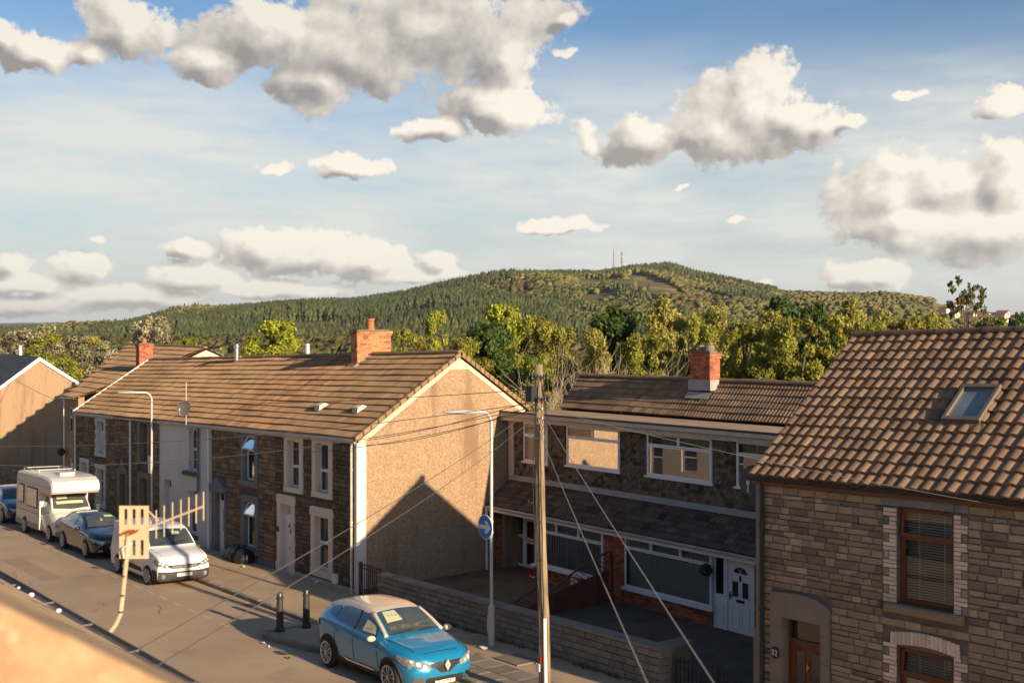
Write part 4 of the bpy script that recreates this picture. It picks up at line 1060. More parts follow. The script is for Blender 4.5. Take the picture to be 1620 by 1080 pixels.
    g = MB(SM); g.quad((x0,25.87,5.64),(x1,25.87,5.64),(x1,27.9,4.1),(x0,27.9,4.1)); g.build('rear_roof', m_tileMid, h)
    ridge_tiles(h, x0-(.08 if left else 0), x1, 25.87, 5.67, m_tileMid, SM, r=.11)
    return h
up1 = [(-29.21,-27.97,2.98,4.27),(-27.04,-24.62,3.04,4.27)]
up2 = [(-23.48,-20.99,3.06,4.28),(-20.13,-17.75,3.08,4.28)]
XM = -24.12
h = ML = mid_house('left house of the set-back dormer pair, with recessed porch door and cream blinds upstairs', -29.95, XM, up1, [(-27.8,-24.62,-.04,1.40)], [(-29.92,-27.9,-.60,1.40)], True)
window(h, YU, up1[0], .0, SM, lights=[(0,1,0,.68,0),(0,1,.68,1,0)], blind=('net', m_vblind2, 1.0), sill=(m_upvc,.06,.10,.05), proud=.05)
window(h, YU, up1[1], .0, SM, lights=[(0,1,0,.72,0),(0,.5,.72,1,0),(.5,1,.72,1,0)], blind=('vertical', m_vblind2, .09), sill=(m_upvc,.06,.10,.05), proud=.05)
g = MB(SM); g.box(-30.0,-29.72,YU-.07,YU+.2,2.45,4.30); g.build('corner_post', m_rendpale, h)
window(h, YL, (-27.8,-24.62,-.04,1.40), .0, SM, lights=[(0,1,0,.74,0),(0,.33,.74,1,0),(.33,.66,.74,1,0),(.66,1,.74,1,0)], blind=('vertical', m_vblind, .085), sill=(m_upvc,.08,.16,.07), proud=.05)
# porch: brick return, tiled step, door with sidelight
g = MB(SM); g.box(-30.15,-29.925,YL+.25,YL+1.0,-1.1,1.5); g.box(-29.9,-27.8,YL+1.0,YL+1.05,-.6,1.5); g.box(-27.9,-27.8,YL+.25,YL+1.0,-1.1,1.5); g.box(-29.92,-27.9,YL+.0,YL+1.0,1.41,1.5); pw = g.build('porch_wall', m_mort, h)
b = MB(SM); bricks_side(b, YL, YL+.82, -.6, 1.4, -29.925, 1); b.build('brickwork', m_brickR, pw, recalc=False)['kind'] = 'stuff'
g = MB(SM); g.box(-29.92,-27.85,YL-.25,YL+1.0,-.9,-.55); g.build('doorstep', M('red_quarry_tile',(.24,.07,.04),.7,(.17,.05,.03),3,.6), h)
window(h, YL+.82, (-29.9,-29.42,-.52,1.39), .0, SM, lights=[(0,1,0,.52,0),(0,1,.52,1,0)], fw=.055, room=False, name='sidelight')
window(h, YL+.82, (-29.42,-28.6,-.52,1.39), .0, SM, lights=[(0,1,0,.45,0),(0,1,.47,.84,0),(0,1,.85,1,0)], fw=.07, room=False, name='porch_door')
g = MB(SM); g.box(-29.9,-28.6,YL+.92,YL+.95,-.52,1.39); g.build('hall_darkness' if False else 'hall_dark_panel', m_dark, h)  # near-black sheet imitating the unlit hall behind the porch door
g = MB(SM); g.box(-28.72,-28.60,YL+.76,YL+.80,.42,.47); g.build('handle', m_black, h)
downpipe(h, -30.0, YL-.30, -.85, 1.5, m_upvc, SM, r=.045)
g = MB(SM); g.box(-25.95,-25.65,YL-.16,YL-.02,-.38,-.16); g.build('boiler_vent', m_cream, h)
h = MR = mid_house('right house of the set-back dormer pair, with white panelled door and big venetian-blind window', XM, -14.9, up2, [(-23.71,-20.39,-.05,1.40)], [(-20.39,-19.0,-.62,1.42)], False)
window(h, YU, up2[0], .0, SM, lights=[(0,1,0,.72,0),(0,.5,.72,1,0),(.5,1,.72,1,0)], blind=('venetian', m_ven2, .045), sill=(m_upvc,.06,.10,.05), proud=.05)
window(h, YU, up2[1], .0, SM, lights=[(0,1,0,.72,0),(0,.5,.72,1,0),(.5,1,.72,1,0)], blind=('venetian', m_ven2, .045), sill=(m_upvc,.06,.10,.05), proud=.05)
window(h, YL, (-23.71,-20.39,-.05,1.40), .0, SM, lights=[(0,1,0,.78,0),(0,.32,.78,1,0),(.32,.66,.78,1,0),(.66,1,.78,1,0)], blind=('venetian', m_ven, .042), sill=(m_upvc,.06,.13,.08), proud=.05)
window(h, YL, (-20.39,-19.97,.28,1.42), .02, SM, lights=[(0,1,0,1,0)], fw=.05, room=False, name='sidelight')
g = MB(SM); g.box(-20.39,-19.97,YL+.02,YL+.1,-.62,.28); g.box(-20.31,-20.05,YL+.008,YL+.02,-.45,-.43); g.box(-20.31,-20.05,YL+.008,YL+.02,.1,.12); g.box(-20.31,-20.29,YL+.0085,YL+.02,-.43,.1); g.box(-20.07,-20.05,YL+.0085,YL+.02,-.43,.1); g.build('sidelight_panel', m_upvc, h)
g = MB(SM); g.box(-20.39,-19.97,YL+.15,YL+.18,.2,1.42); g.build('hall_dark_panel', m_dark, h)  # near-black sheet behind the sidelight, in place of a shaded hall
panel_door(h, YL, (-19.97,-19.02,-.62,1.42), .02, SM, style='fan', handle='left')
g = MB(SM); g.box(-20.5,-18.9,YL-.22,YL+.1,-.85,-.625); g.build('doorstep', MATS['red_quarry_tile'], h)
g = MB(SM); g.box(-23.95,-23.78,YL-.12,YL-.01,-.12-.18,-.12); g.build('air_brick', m_sur, h)
ch = chimney(h, -24.4, -23.58, 25.42, 25.88, 5.5, 6.48, SM, m_brickR, m_mortR)
for px, s_ in ((-24.15,.8),(-23.8,1.1)):
    g = MB(SM); g.lathe((px,25.65,6.52), [(.13*s_,0),(.14*s_,.15),(.12*s_,.16),(.12*s_,.2)], 12); g.build('chimney_pot', m_sur, ch)
g = MB(SM); g.box(-24.43,-23.55,25.37,25.42,5.36,5.68); g.box(-23.58,-23.53,25.37,25.92,5.36,5.68); g.add([(-24.5,25.28,5.12),(-23.5,25.28,5.12),(-23.5,25.42,5.30),(-24.5,25.42,5.30)],[(0,1,2,3)]); g.build('lead_flashing', m_lead, ch)
tp = thing('topiary_ball', 'round green topiary ball hanging at the window edge by the white front door', 'plant', (-20.42, YL-.2, .75))
g = MB()
for k in range(420):
    v = Vector((random.gauss(0,1),random.gauss(0,1),random.gauss(0,1))).normalized()*random.uniform(.12,.165); u = v.cross(Vector((0,0,1))).normalized()*.022; w = v.normalized().cross(u)
    c = Vector((-20.42,YL-.24,.72))+v; g.quad(tuple(c-u),tuple(c-w),tuple(c+u+v*.15),tuple(c+w),0,rt(.5))
g.build('leaves', M('box_leaf',(.03,.055,.015),.7,tint=.8), tp)['kind'] = 'stuff'
g = MB(); g.tube([(-20.42,YL-.24,.86),(-20.42,YL-.1,1.15)],.006,4); g.build('hook', m_black, tp)

# party fence between the two yards: red-brown panels with arched lattice tops
f = thing('garden_fence', 'dark red timber fence with arched lattice tops dividing the two front yards', 'fence', (-24.2, 19.6, -.9))
FX = -24.05
def fence_panel(ya, yb, zb, zt0, zt1, arch):
    nb = 11
    for i in range(nb):
        a = ya+(yb-ya)*i/nb; b = ya+(yb-ya)*(i+1)/nb-.008; fz = lambda y: zt0+(zt1-zt0)*(y-ya)/(yb-ya)
        g = MB(); g.prism([(a,zb),(b,zb),(b,fz(b)),(a,fz(a))], 'x', FX-.012, FX+.012+rt(.003), 0, rt(.3)); g.build('board', m_woodD, f)
    g = MB(); n = 10
    rail = [(FX, ya+(yb-ya)*i/n, zt0+(zt1-zt0)*i/n + arch*math.sin(math.pi*.5*i/n)) for i in range(n+1)]
    g.tube(rail, .03, 6); g.tube([(FX,ya,zt0),(FX,yb,zt1)], .025, 5); g.build('arched_rail', m_woodD, f)
    g = MB()
    for i in range(-4, 18):
        for sg in (1, -1):
            pts = []
            for t_ in np.linspace(0, 1, 5):
                y = ya+(yb-ya)*(i/14+sg*t_*.3); fr = (y-ya)/(yb-ya)
                z = zt0+(zt1-zt0)*fr+t_*arch
                if 0 <= fr <= 1 and t_*arch <= arch*math.sin(math.pi*.5*fr)+.01: pts.append((FX+.006*sg, y, z))
            if len(pts) > 1: g.tube(pts, .009, 4)
    if g.v: g.build('lattice', m_woodD, f)['kind'] = 'stuff'
fence_panel(19.35, 21.75, -1.15, -.35, .10, .52)
fence_panel(17.25, 19.25, -1.15, -.95, -.42, .42)
for y, zt in ((19.3,.02),(21.85,.52),(17.2,-.4)):
    g = MB(); g.box(FX-.05,FX+.05,y-.05,y+.05,-1.2,zt); g.lathe((FX,y,zt),[(.03,0),(.05,.03),(.055,.07),(.03,.12),(.005,.13)],8); g.build('post', m_woodD, f)

# ------------------------------------------------------------------ front boundary wall of rock-faced blocks
bw = thing('boundary_wall', 'long grey rock-faced block wall with a flat coping in front of the set-back houses', 'wall', (-23, 17, zg(-23,17)))
m_blk = M('grey_rock_block', (.27,.225,.18), .93, (.19,.16,.13), 5, .6, bump=.6, bscale=26, tint=.6, rnd=.5)
X0, X1 = -28.72, -17.15; WS = .0395; hb = -.14
base = lambda x: zg(x, 17)+.10
topz = lambda x: -.17+ (x+28.72)*.0395
g = MB(); g.prism([(X0,-1.6),(X1,-1.3),(X1,topz(X1)-.07),(X0,topz(X0)-.07)], 'y', 17.0, 17.2); core = g.build('core', m_mort, bw)
nc = 6
for r_ in range(nc):
    x = X0; first = True
    while x < X1-.02:
        w = (.22 if (r_ % 2 and first) else random.choice((.44,.44,.58,.36))); first = False
        xe = min(x+w, X1)
        if X1-xe < .12: xe = X1
        zf = lambda xx, q: (zg(xx,17)-.0)+(topz(xx)-.075-(zg(xx,17)-.0))*q
        a0, a1, b0, b1 = zf(x, r_/nc), zf(x,(r_+1)/nc)-.012, zf(xe, r_/nc), zf(xe,(r_+1)/nc)-.012
        g = MB(); c = .014; y0 = 16.955-random.uniform(0,.012); xr = xe-.012; m_ = (x+xr)/2
        F = [(x+c,y0,a0+c),(m_+rt(.05),y0-.012,(a0+b0)/2+c),(xr-c,y0,b0+c),(xr-c,y0,b1-c),(m_+rt(.05),y0-.012,(a1+b1)/2-c),(x+c,y0,a1-c)]
        B = [(x,y0+c,a0),(m_,y0+c,(a0+b0)/2),(xr,y0+c,b0),(xr,y0+c,b1),(m_,y0+c,(a1+b1)/2),(x,y0+c,a1)]
        D = [(p[0],17.01,p[2]) for p in B]
        g.add(F+B+D, [(0,1,4,5),(1,2,3,4)]+[(j,(j+1)%6,(j+1)%6+6,j+6)[::-1] for j in range(6)]+[(6+j,(j+1)%6+6,(j+1)%6+12,j+12)[::-1] for j in range(6)])
        g.build('block', m_blk, bw, recalc=True)
        x = xe
# blocks on the end return and the coping stones
for r_ in range(nc):
    z0 = zg(X1,17)+(topz(X1)-.075-zg(X1,17))*r_/nc; z1 = zg(X1,17)+(topz(X1)-.075-zg(X1,17))*(r_+1)/nc-.012
    g = MB(); g.box(X1-.002, X1+.04, 16.97, 17.22, z0, z1); g.build('block', m_blk, bw)
x = X0
while x < X1:
    xe = min(x+.6, X1+.07)
    g = MB(); g.add([(x,16.92,topz(x)-.07),(xe-.008,16.92,topz(xe)-.07),(xe-.008,17.26,topz(xe)-.07),(x,17.26,topz(x)-.07),(x,16.92,topz(x)-.01),(xe-.008,16.92,topz(xe)-.01),(xe-.008,17.26,topz(xe)),(x,17.26,topz(x))],[(0,3,2,1),(4,5,6,7),(0,1,5,4),(1,2,6,5),(2,3,7,6),(3,0,4,7)])
    g.build('coping', m_blk, bw); x = xe
g = MB(); g.box(X1-.28, X1+.10, 16.9, 17.9, topz(X1)-.065, topz(X1)+.02); g.build('coping', m_blk, bw)
g = MB(); g.box(X1-.2, X1, 17.2, 17.9, -1.1, topz(X1)-.066); g.build('pier', m_blk, bw)
# wrought-iron gates at the right-hand yard
gt = thing('iron_gate', 'black wrought-iron driveway gates with bowed tops beside the block wall', 'gate', (-15.9, 17.2, -.7))
for s_ in range(2):
    n = 10; xa = -17.0+s_*1.2; xb = xa+1.15
    prof = lambda t_: (.10*math.sin(math.pi*t_*.5) if s_ == 0 else .10*math.cos(math.pi*t_*.5)*1.0-.28*t_)
    for i in range(n+1):
        x = xa+(xb-xa)*i/n; z1 = .02+ (.12*math.sin(math.pi*.5*i/n) if s_ == 0 else .12-.30*i/n)
        g = MB(); r0 = .022 if i in (0, n) else .009
        g.tube([(x,17.3,-.6),(x,17.3,z1)], r0, 6); g.lathe((x,17.3,z1), [(.012,0),(.02,.03),(.003,.08)], 6); g.build('bar', m_black, gt)
    g = MB(); g.tube([(xa,17.3,-.5),(xb,17.3,-.5)], .014, 5); g.tube([(xa,17.3,-.12),(xb,17.3,-.12)], .012, 5)
    g.tube([(xa+(xb-xa)*i/n,17.3,-.02+ (.12*math.sin(math.pi*.5*i/n) if s_ == 0 else .12-.30*i/n)) for i in range(n+1)], .012, 5); g.build('rails', m_black, gt)
# rusty red side gate between the gable and the boundary wall
gt = thing('side_gate', 'narrow rusty red iron gate between the pebbledash gable and the block wall', 'gate', (-29.4, 17.1, -1.1))
m_rust = M('rusty_red_paint', (.15,.035,.022), .8, (.10,.03,.02), 9, .6)
for i in range(11):
    x = -29.98+i*.118; g = MB(); g.tube([(x,17.1,-1.05),(x,17.1,-.06-.0*i)], .045 if i == 0 else .022 if i == 10 else .01, 6); g.build('bar', m_rust, gt)
g = MB()
for z in (-.95,-.22,-.12): g.tube([(-29.98,17.1,z),(-28.8,17.1,z)], .016, 5)
g.build('rails', m_rust, gt)

# ------------------------------------------------------------------ right-hand stone house
RX0, RX1 = -14.59, -5.6
h = RH = thing('stone_house', 'near stone house at right with orange-brown tiled roof, skylight and brown timber windows', 'house', ((RX0+RX1)/2, YF, zg(-10, YF)))
RHE = 4.67; RYR = 20.2; RHR = 7.34
wU = (-11.53,-10.45,2.70,4.36); wL = (-11.53,-10.45,.45,1.97); dr = (-13.98,-13.08,-.10,2.06)
g = MB(SL); wall_holes(g, RX0, RX1, YF, YF+.35, HG-.4, RHE-.10, [wU,wL,dr])
for X in (RX0, RX1-.3): gable_wall(g, X, X+.3, YF+.35, 23.4, HG-.4, RHE+.2, RHE, RYR, RHR-.12)
g.box(RX0+.3, RX1-.3, 23.1, 23.4, HG-.4, RHE-.1); rw = g.build('wall', m_mortR, h)
# dressed stones: one object each for the largest in view, the rest joined
stones = []
holes = [(wU[0]-.27,wU[1]+.25,wU[2]-.16,4.52), (wL[0]-.27,wL[1]+.25,wL[2]-.1,2.26), (dr[0]-.27,dr[1]+.2,-1,2.5)]
courses(RX0+.12, RX1, HG, RHE-.12, (.08,.165), (.16,.52), holes, lambda a, b, p, q: stones.append((a, b, p, q)), gap=.011)
def stone_mesh(seed):
    random.seed(seed); mb = MB(); c = .05
    r = lambda k=.035: random.uniform(-k, k)
    F = [(c+r(),-.5+r(.3),c*2+r()),(.5+r(.1),-.62+r(.3),c+r()),(1-c+r(),-.5+r(.3),c*2+r()),(1-c+r(),-.5+r(.3),1-c*2+r()),(.5+r(.1),-.62+r(.3),1-c+r()),(c+r(),-.5+r(.3),1-c*2+r())]
    B = [(0,0,0),(.5,0,.02),(1,0,0),(1,0,1),(.5,0,.98),(0,0,1)]
    D = [(x,.8,z) for x, y, z in B]
    mb.add(F+B+D, [(0,1,4,5),(1,2,3,4)]+[(j,(j+1)%6,(j+1)%6+6,j+6)[::-1] for j in range(6)]+[(6+j,(j+1)%6+6,(j+1)%6+12,j+12)[::-1] for j in range(6)])
    o = mb.build('sp', m_stoneR, recalc=True); m = o.data; bpy.data.objects.remove(o); return m
SMESH = [stone_mesh(s) for s in range(8)]; random.seed(11)
stones.sort(key=lambda q: (0 if (q[0] > -14.6 and q[1] < -8.9 and q[3] > 1.0) else 1, -(q[1]-q[0])*(q[3]-q[2])))
for (a, b, p, q) in stones[:300]:
    d = random.uniform(.03, .055)
    share('stone', random.choice(SMESH), rw, (a, YF-.005, p+SL*a), rot=(0, -math.atan(SL), 0), scale=(b-a, d, q-p))
mb = MB(SL)
for (a, b, p, q) in stones[300:]: mb.block(a, b, YF-.035-random.uniform(0,.012), YF+.01, p, q, .014, 0, rt(.45), .006)
mb.build('small_stones', m_stoneR, rw, recalc=False)['kind'] = 'stuff'
# toothed brick quoins round both windows, arch over the lower one
def QB():
    mb = MB(); mb.block(0, 1, -.6, .8, 0, 1, .06); o = mb.build('q', m_brickQ); m = o.data; bpy.data.objects.remove(o); return m
QM = QB()
for (op, zt) in ((wU, wU[3]-.02), (wL, wL[3])):
    z = op[2]+.0; i = 0
    while z < zt-.03:
        w = .255 if (i//2) % 2 == 0 else .135
        share('quoin_brick', QM, rw, (op[0]-w, YF, z+SL*op[0]), rot=(0,-math.atan(SL),0), scale=(w-.008,.055,.062)); 
        w = .235 if (i//2) % 2 == 1 else .12
        share('quoin_brick', QM, rw, (op[1]+.004, YF, z+SL*op[1]), rot=(0,-math.atan(SL),0), scale=(w,.055,.062))
        if i % 2 == 0:
            if (i//2) % 2 == 1: share('stone', SMESH[i % 8], rw, (op[0]-.262, YF-.005, z+SL*op[0]), rot=(0,-math.atan(SL),0), scale=(.262-.135-.012,.045,.136))
            else: share('stone', SMESH[i % 8], rw, (op[1]+.12+.012, YF-.005, z+SL*op[1]), rot=(0,-math.atan(SL),0), scale=(.115,.045,.136))
        z += .074; i += 1
n = 17
for i in range(n):
    x = wL[0]-.12+(wL[1]-wL[0]+.24)*i/n; zz = wL[3]+.01+.07*math.sin(math.pi*(i+.5)/n)
    share('arch_brick', QM, rw, (x, YF, zz+SL*x), rot=(0,-math.atan(SL)-.10*(i/n-.5)*2,0), scale=((wL[1]-wL[0]+.24)/n-.008,.06,.22))
g = MB(SL); g.block(wU[0]-.27, wU[1]+.02, YF-.06, YF+.05, wU[3]+.01, wU[3]+.17, .012); g.block(wU[1]+.03, wU[1]+.26, YF-.05, YF+.05, wU[3]+.01, wU[3]+.15, .012); g.build('lintel', M('grey_lintel_stone',(.26,.25,.245),.9,(.16,.16,.17),7,.6,bump=.4), rw)
g = MB(SL); g.block(wU[0]-.2, wU[1]+.18, YF-.13, YF+.1, wU[2]-.15, wU[2]-.0, .02); g.build('stone_sill', m_stoneR, rw)
ltR = [(0,1,0,.70,0),(0,1,.70,1,7)]
m_venW = M('white_venetian_blind', (.55,.54,.50), .6, tint=.3)
window(h, YF, wU, .10, SL, lights=ltR, fm=m_wood, fw=.065, blind=('venetian', m_venW, .045))
window(h, YF, wL, .10, SL, lights=ltR, fm=m_wood, fw=.065, blind=('venetian', m_venW, .045))
panel_door(h, YF, dr, .14, SL, mat=m_wood, style='twin', fan=.42, handle='right', knock=True)
m_sstone = M('smooth_door_stone', (.27,.225,.18), .9, (.22,.18,.145), 2, .6, bump=.25)
g = MB(SL)
for a, b in ((dr[0]-.26, dr[0]+.006), (dr[1]-.006, dr[1]+.18)):
    z = HG-.1
    for hh in (.55,.5,.55,.5,.4): 
        z2 = min(z+hh, 2.06); g.box(a, b, YF-.07, YF+.14, z, z2-.006); z = z2
x0, x1 = dr[0]-.26, dr[1]+.18
g.prism([(x0,2.055),(x1,2.055),(x1,2.34),(x1-.08,2.42),(x1-.3,2.5),((x0+x1)/2,2.54),(x0+.3,2.52),(x0,2.5)], 'y', YF-.075, YF+.14); g.build('door_surround', m_sstone, h)
# gutter, fascia, pipes
g = MB(SL); g.box(RX0-.05, RX1+.05, YF-.12, YF-.09, RHE-.16, RHE+.0); g.box(RX0, RX1, YF-.09, YF, RHE-.15, RHE-.13); g.build('fascia', m_wood, h)
gutter(h, RX0-.05, RX1+.05, YF-.18, RHE-.02, m_black)
downpipe(h, -14.42, YF-.10, HG+.05, RHE-.1, m_black, r=.045)
g = MB(SL); g.box(RX0-.01, RX0+.10, YF-.06, YF+.0, HG, RHE-.16); g.box(RX0-.07,RX0-.0,YF-.06,YF+.3,HG,1.75); g.build('corner_render', m_sstone, h)
# oval number plaque on the door surround
pq = MB(SL); n = 18; cx, cz = -14.11, 1.36
pq.prism([(cx+.095*math.cos(2*math.pi*i/n), cz+.115*math.sin(2*math.pi*i/n)) for i in range(n)], 'y', YF-.10, YF-.075); po = pq.build('number_plaque', m_black, h)
tc = bpy.data.curves.new('n', 'FONT'); tc.body = '52'; tc.size = .15; tc.align_x = 'CENTER'; tc.align_y = 'CENTER'; tc.extrude = .003
to = bpy.data.objects.new('n', tc); COL.objects.link(to); bpy.context.view_layer.update()
me = bpy.data.meshes.new_from_object(to.evaluated_get(bpy.context.evaluated_depsgraph_get())); bpy.data.objects.remove(to)
me.materials.append(m_upvc); o = bpy.data.objects.new('house_number', me); COL.objects.link(o); o.parent = po
o.location = Vector((cx, YF-.106, cz+SL*cx))-RH.location; o.rotation_euler = (R(90), 0, 0)
# roof: single tiles
L = math.hypot(RYR-(YF-.17), RHR-RHE); NC = 15; cl = L/NC; TW = .232
pt = math.atan2(RHR-RHE, RYR-(YF-.17))
def tile_mesh(name, w, l, roll, mat):
    mb = MB(); k = 6
    xs = [0, w*.05, w*.16, w*.32, w*.50, w*.68, w*.84, w]
    zs = [0, roll*.55, roll*.92, roll, roll*.86, roll*.50, roll*.10, 0]
    ov = .04
    top = [(x, 0, z+.044) for x, z in zip(xs, zs)] + [(x, l+ov, z) for x, z in zip(xs, zs)]
    bot = [(x, 0, max(z*.7-.0, 0)-.006) for x, z in zip(xs, zs)]
    n = len(xs); mb.v = top+bot
    for i in range(n-1):
        mb.f.append([i, i+1, n+i+1, n+i]); mb.f.append([2*n+i, 2*n+i+1, i+1, i])
    mb.f.append([0, n, 2*n]); mb.f.append([n-1, 3*n-1, 2*n-1])
    mb.m = [0]*len(mb.f); mb.t = [0]*len(mb.f)
    o = mb.build(name, mat, recalc=False); m = o.data; bpy.data.objects.remove(o); return m
TM = tile_mesh('tp', TW, cl, .043, m_tileBig)
rf = MB(SL); e = .04
rf.add([(RX0-.08,YF-.15,RHE-.02),(RX1+.05,YF-.15,RHE-.02),(RX1+.05,RYR,RHR-.05),(RX0-.08,RYR,RHR-.05),(RX1+.05,23.5,RHE),(RX0-.08,23.5,RHE)], [(0,1,2,3),(3,2,4,5)])
rfo = rf.build('roof', m_tileBig, h)
tiles = []
skx = (-11.36,-10.64); sky_ = (18.14, 18.98)
for j in range(NC):
    for i in range(int((RX1-RX0+.12)/TW)):
        x = RX0-.08+i*TW; v = j*cl; y = YF-.17+math.cos(pt)*v
        if x+TW*.5 > skx[0] and x+TW*.5 < skx[1] and y+cl*.4 > sky_[0] and y+cl*.4 < sky_[1]: continue
        tiles.append((x, y, RHE+math.sin(pt)*v, j))
tiles.sort(key=lambda q: q[0]+ (0 if q[0] < -8.2 else 100))
for (x, y, hh, j) in tiles[:300]:
    k_ = 3.5 if random.random() < .06 else 1
    share('tile', TM, rfo, (x, y+rt(.006)*k_, hh+SL*x+rt(.003)), rot=(pt+rt(.010), -math.atan(SL)*math.cos(pt), rt(.014)*k_))
mb = MB()
mv = [v.co[:] for v in TM.vertices]; mf = [tuple(p.vertices) for p in TM.polygons]
for (x, y, hh, j) in tiles[300:]:
    Mx = Matrix.Translation((x, y+rt(.006), hh+SL*x+rt(.003))) @ Matrix.Rotation(pt, 4, 'X')
    mb.add([tuple(Mx @ Vector((v[0], v[1], v[2]+SL*v[0]*.8))) for v in mv], mf, 0, random.gauss(0,.2))
mb.build('more_tiles', m_tileBig, rfo, recalc=False)['kind'] = 'stuff'
ridge_tiles(rfo, RX0-.08, RX1+.05, RYR, RHR+.02, M('weathered_ridge', (.16,.095,.065), .95, (.09,.06,.05), 6, .6, bump=.5, tint=.8, rnd=.6), SL, ln=.33, r=.12)
# skylight
def rp(x, y, up=0):      # point on the roof plane, raised by up along the normal
    hh = RHE+(y-(YF-.17))*math.tan(pt); return (x, y-math.sin(pt)*up, hh+math.cos(pt)*up)
sk = MB(SL); a, b = skx; c, d = sky_; c += .06; d -= .06
def rbox(mb, x0, x1, y0, y1, u0, u1):
    mb.add([rp(x0,y0,u0),rp(x1,y0,u0),rp(x1,y1,u0),rp(x0,y1,u0),rp(x0,y0,u1),rp(x1,y0,u1),rp(x1,y1,u1),rp(x0,y1,u1)], [(0,3,2,1),(4,5,6,7),(0,1,5,4),(1,2,6,5),(2,3,7,6),(3,0,4,7)])
w = .06
rbox(sk, a, b, c, c+w, -.02, .13); rbox(sk, a, b, d-w, d, -.02, .14); rbox(sk, a, a+w, c+w, d-w, -.02, .132); rbox(sk, b-w, b, c+w, d-w, -.02, .132)
so = sk.build('skylight', M('brown_grey_aluminium', (.15,.125,.10), .5, spec=.4), rfo)
g = MB(SL); rbox(g, a+w, b-w, c+w, d-w, .06, .075); g.build('pane', M('skylight_glass', (.20,.235,.26), .08, (.13,.15,.165), 2.5, .5, spec=1.0), so)
g = MB(SL); rbox(g, a-.1, b+.1, c-.16, c-.0, .035, .05); g.build('lead_apron', m_tileBig, so)
g = MB(SL); rbox(g, a-.12, a-.002, c, d+.08, .02, .04); rbox(g, b+.002, b+.10, c, d+.08, .02, .04); rbox(g, a, b, d+.002, d+.08, .02, .04); g.build('side_flashing', m_black, so)
# dish on the left corner
d = thing('satellite_dish', 'grey satellite dish edge-on at the left corner of the near stone house', 'satellite dish', (-14.75, 17.2, 3.9))
dish(d, (-14.85, 17.25, 4.02), (.35,-.9,.3), .29, M('grey_dish', (.10,.10,.105), .6))
g = MB(); g.tube([(-14.6,17.3,3.7),(-14.85,17.3,3.75),(-14.85,17.3,4.0)], .018, 5); g.build('bracket', m_galv, d)

# ------------------------------------------------------------------ near side: our own terrace, its eave at the lower left
OX0, OX1 = -62, 12; OE = 5.2
h = thing('near_terrace', 'sunlit roof slope and gutter of the near terrace at the lower left, out of focus', 'house', (-20, 2.4, zg(-20,2.4)))
NH = []
for k in range(13):
    xa = OX0+5.6*k
    for (p, q) in ((.5,2.0),(2.9,4.4)):
        NH.append((xa+3.3, xa+4.4, p+.3, q+.3))
    NH.append((xa+1.0, xa+1.9, .35, 2.5))
g = MB(SL); wall_holes(g, OX0, OX1, 2.1, 2.4, -.2, OE-.05, NH); g.build('wall', M('near_wall_render', (.36,.29,.22), .9, (.26,.21,.16), .25, .7), h)
g = MB(SL); g.box(OX0, OX1, -4.3, -4.0, -.2, OE-.1); g.build('rear_wall', m_rendpale, h)
for xa in (OX0, OX1-.3):
    g = MB(SL); gable_wall(g, xa, xa+.3, -4.0, 2.1, -.2, OE-.1, OE+.15, -1.0, 7.3); g.build('gable_wall', m_rendpale, h)
g = MB(SL)
for q in NH: g.box(q[0]+.05, q[1]-.05, 2.22, 2.26, q[2]+.05, q[3]-.05)
g.build('window_panes', m_doorglass, h)['kind'] = 'stuff'
g = MB(SL)
for q in NH:
    g.box(q[0], q[0]+.06, 2.2, 2.28, q[2], q[3]); g.box(q[1]-.06, q[1], 2.2, 2.28, q[2], q[3]); g.box(q[0]+.06, q[1]-.06, 2.2, 2.28, q[2], q[2]+.06); g.box(q[0]+.06, q[1]-.06, 2.2, 2.28, q[3]-.06, q[3]); g.box(q[0]+.06, q[1]-.06, 2.2, 2.28, (q[2]+q[3])/2-.03, (q[2]+q[3])/2+.03)
g.build('window_frames', m_upvc, h)['kind'] = 'stuff'
# rendered party-wall upstand crossing the near roof beside the camera, facing the sun
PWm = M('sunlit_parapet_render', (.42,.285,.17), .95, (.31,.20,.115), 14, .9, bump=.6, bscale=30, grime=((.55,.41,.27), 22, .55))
g = MB(); tz = lambda y: 6.645-.655*(y-.46)
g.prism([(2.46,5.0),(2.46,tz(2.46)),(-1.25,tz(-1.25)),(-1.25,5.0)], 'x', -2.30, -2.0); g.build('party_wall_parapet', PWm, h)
OYR, OHR = -1.2, OE+.02+(2.5+1.2)*math.tan(R(31.5))
n_o = 17; Lo = math.hypot(2.5-OYR, OHR-OE); clo = Lo/n_o
g = MB(SL); g.quad((OX0,2.46,OE-.03),(OX1,2.46,OE-.03),(OX1,OYR,OHR-.04),(OX0,OYR,OHR-.04)); g.quad((OX0,OYR,OHR-.04),(OX1,OYR,OHR-.04),(OX1,-4.5,OE),(OX0,-4.5,OE)); nr = g.build('roof', m_tileOwn, h)
po_ = math.atan2(OHR-OE, 2.5-OYR)
mb = MB(); mb.add([(0,0,.0),(.262,0,0),(.262,0,.012),(0,0,.012),(0,-clo-.03,.004),(.262,-clo-.03,.004)], [(0,1,2,3),(3,2,5,4)])
mb.add([(0,0,0),(0,0,.012),(0,-clo-.03,.004)], [(0,1,2)])
o = mb.build('tp', m_tileOwn, recalc=False); OT = o.data; bpy.data.objects.remove(o)
cnt = []
for j in range(n_o):
    x = OX0+(.13 if j % 2 else 0)
    while x < OX1-.3: cnt.append((x, j)); x += .266
cnt.sort(key=lambda q: abs(q[0]+8.5)*1.0+q[1]*.35 if -16 < q[0] < -3 else 1000+abs(q[0]))
def tpos(x, j): return (x, 2.5-math.cos(po_)*j*clo, OE+.0+math.sin(po_)*j*clo+SL*x)
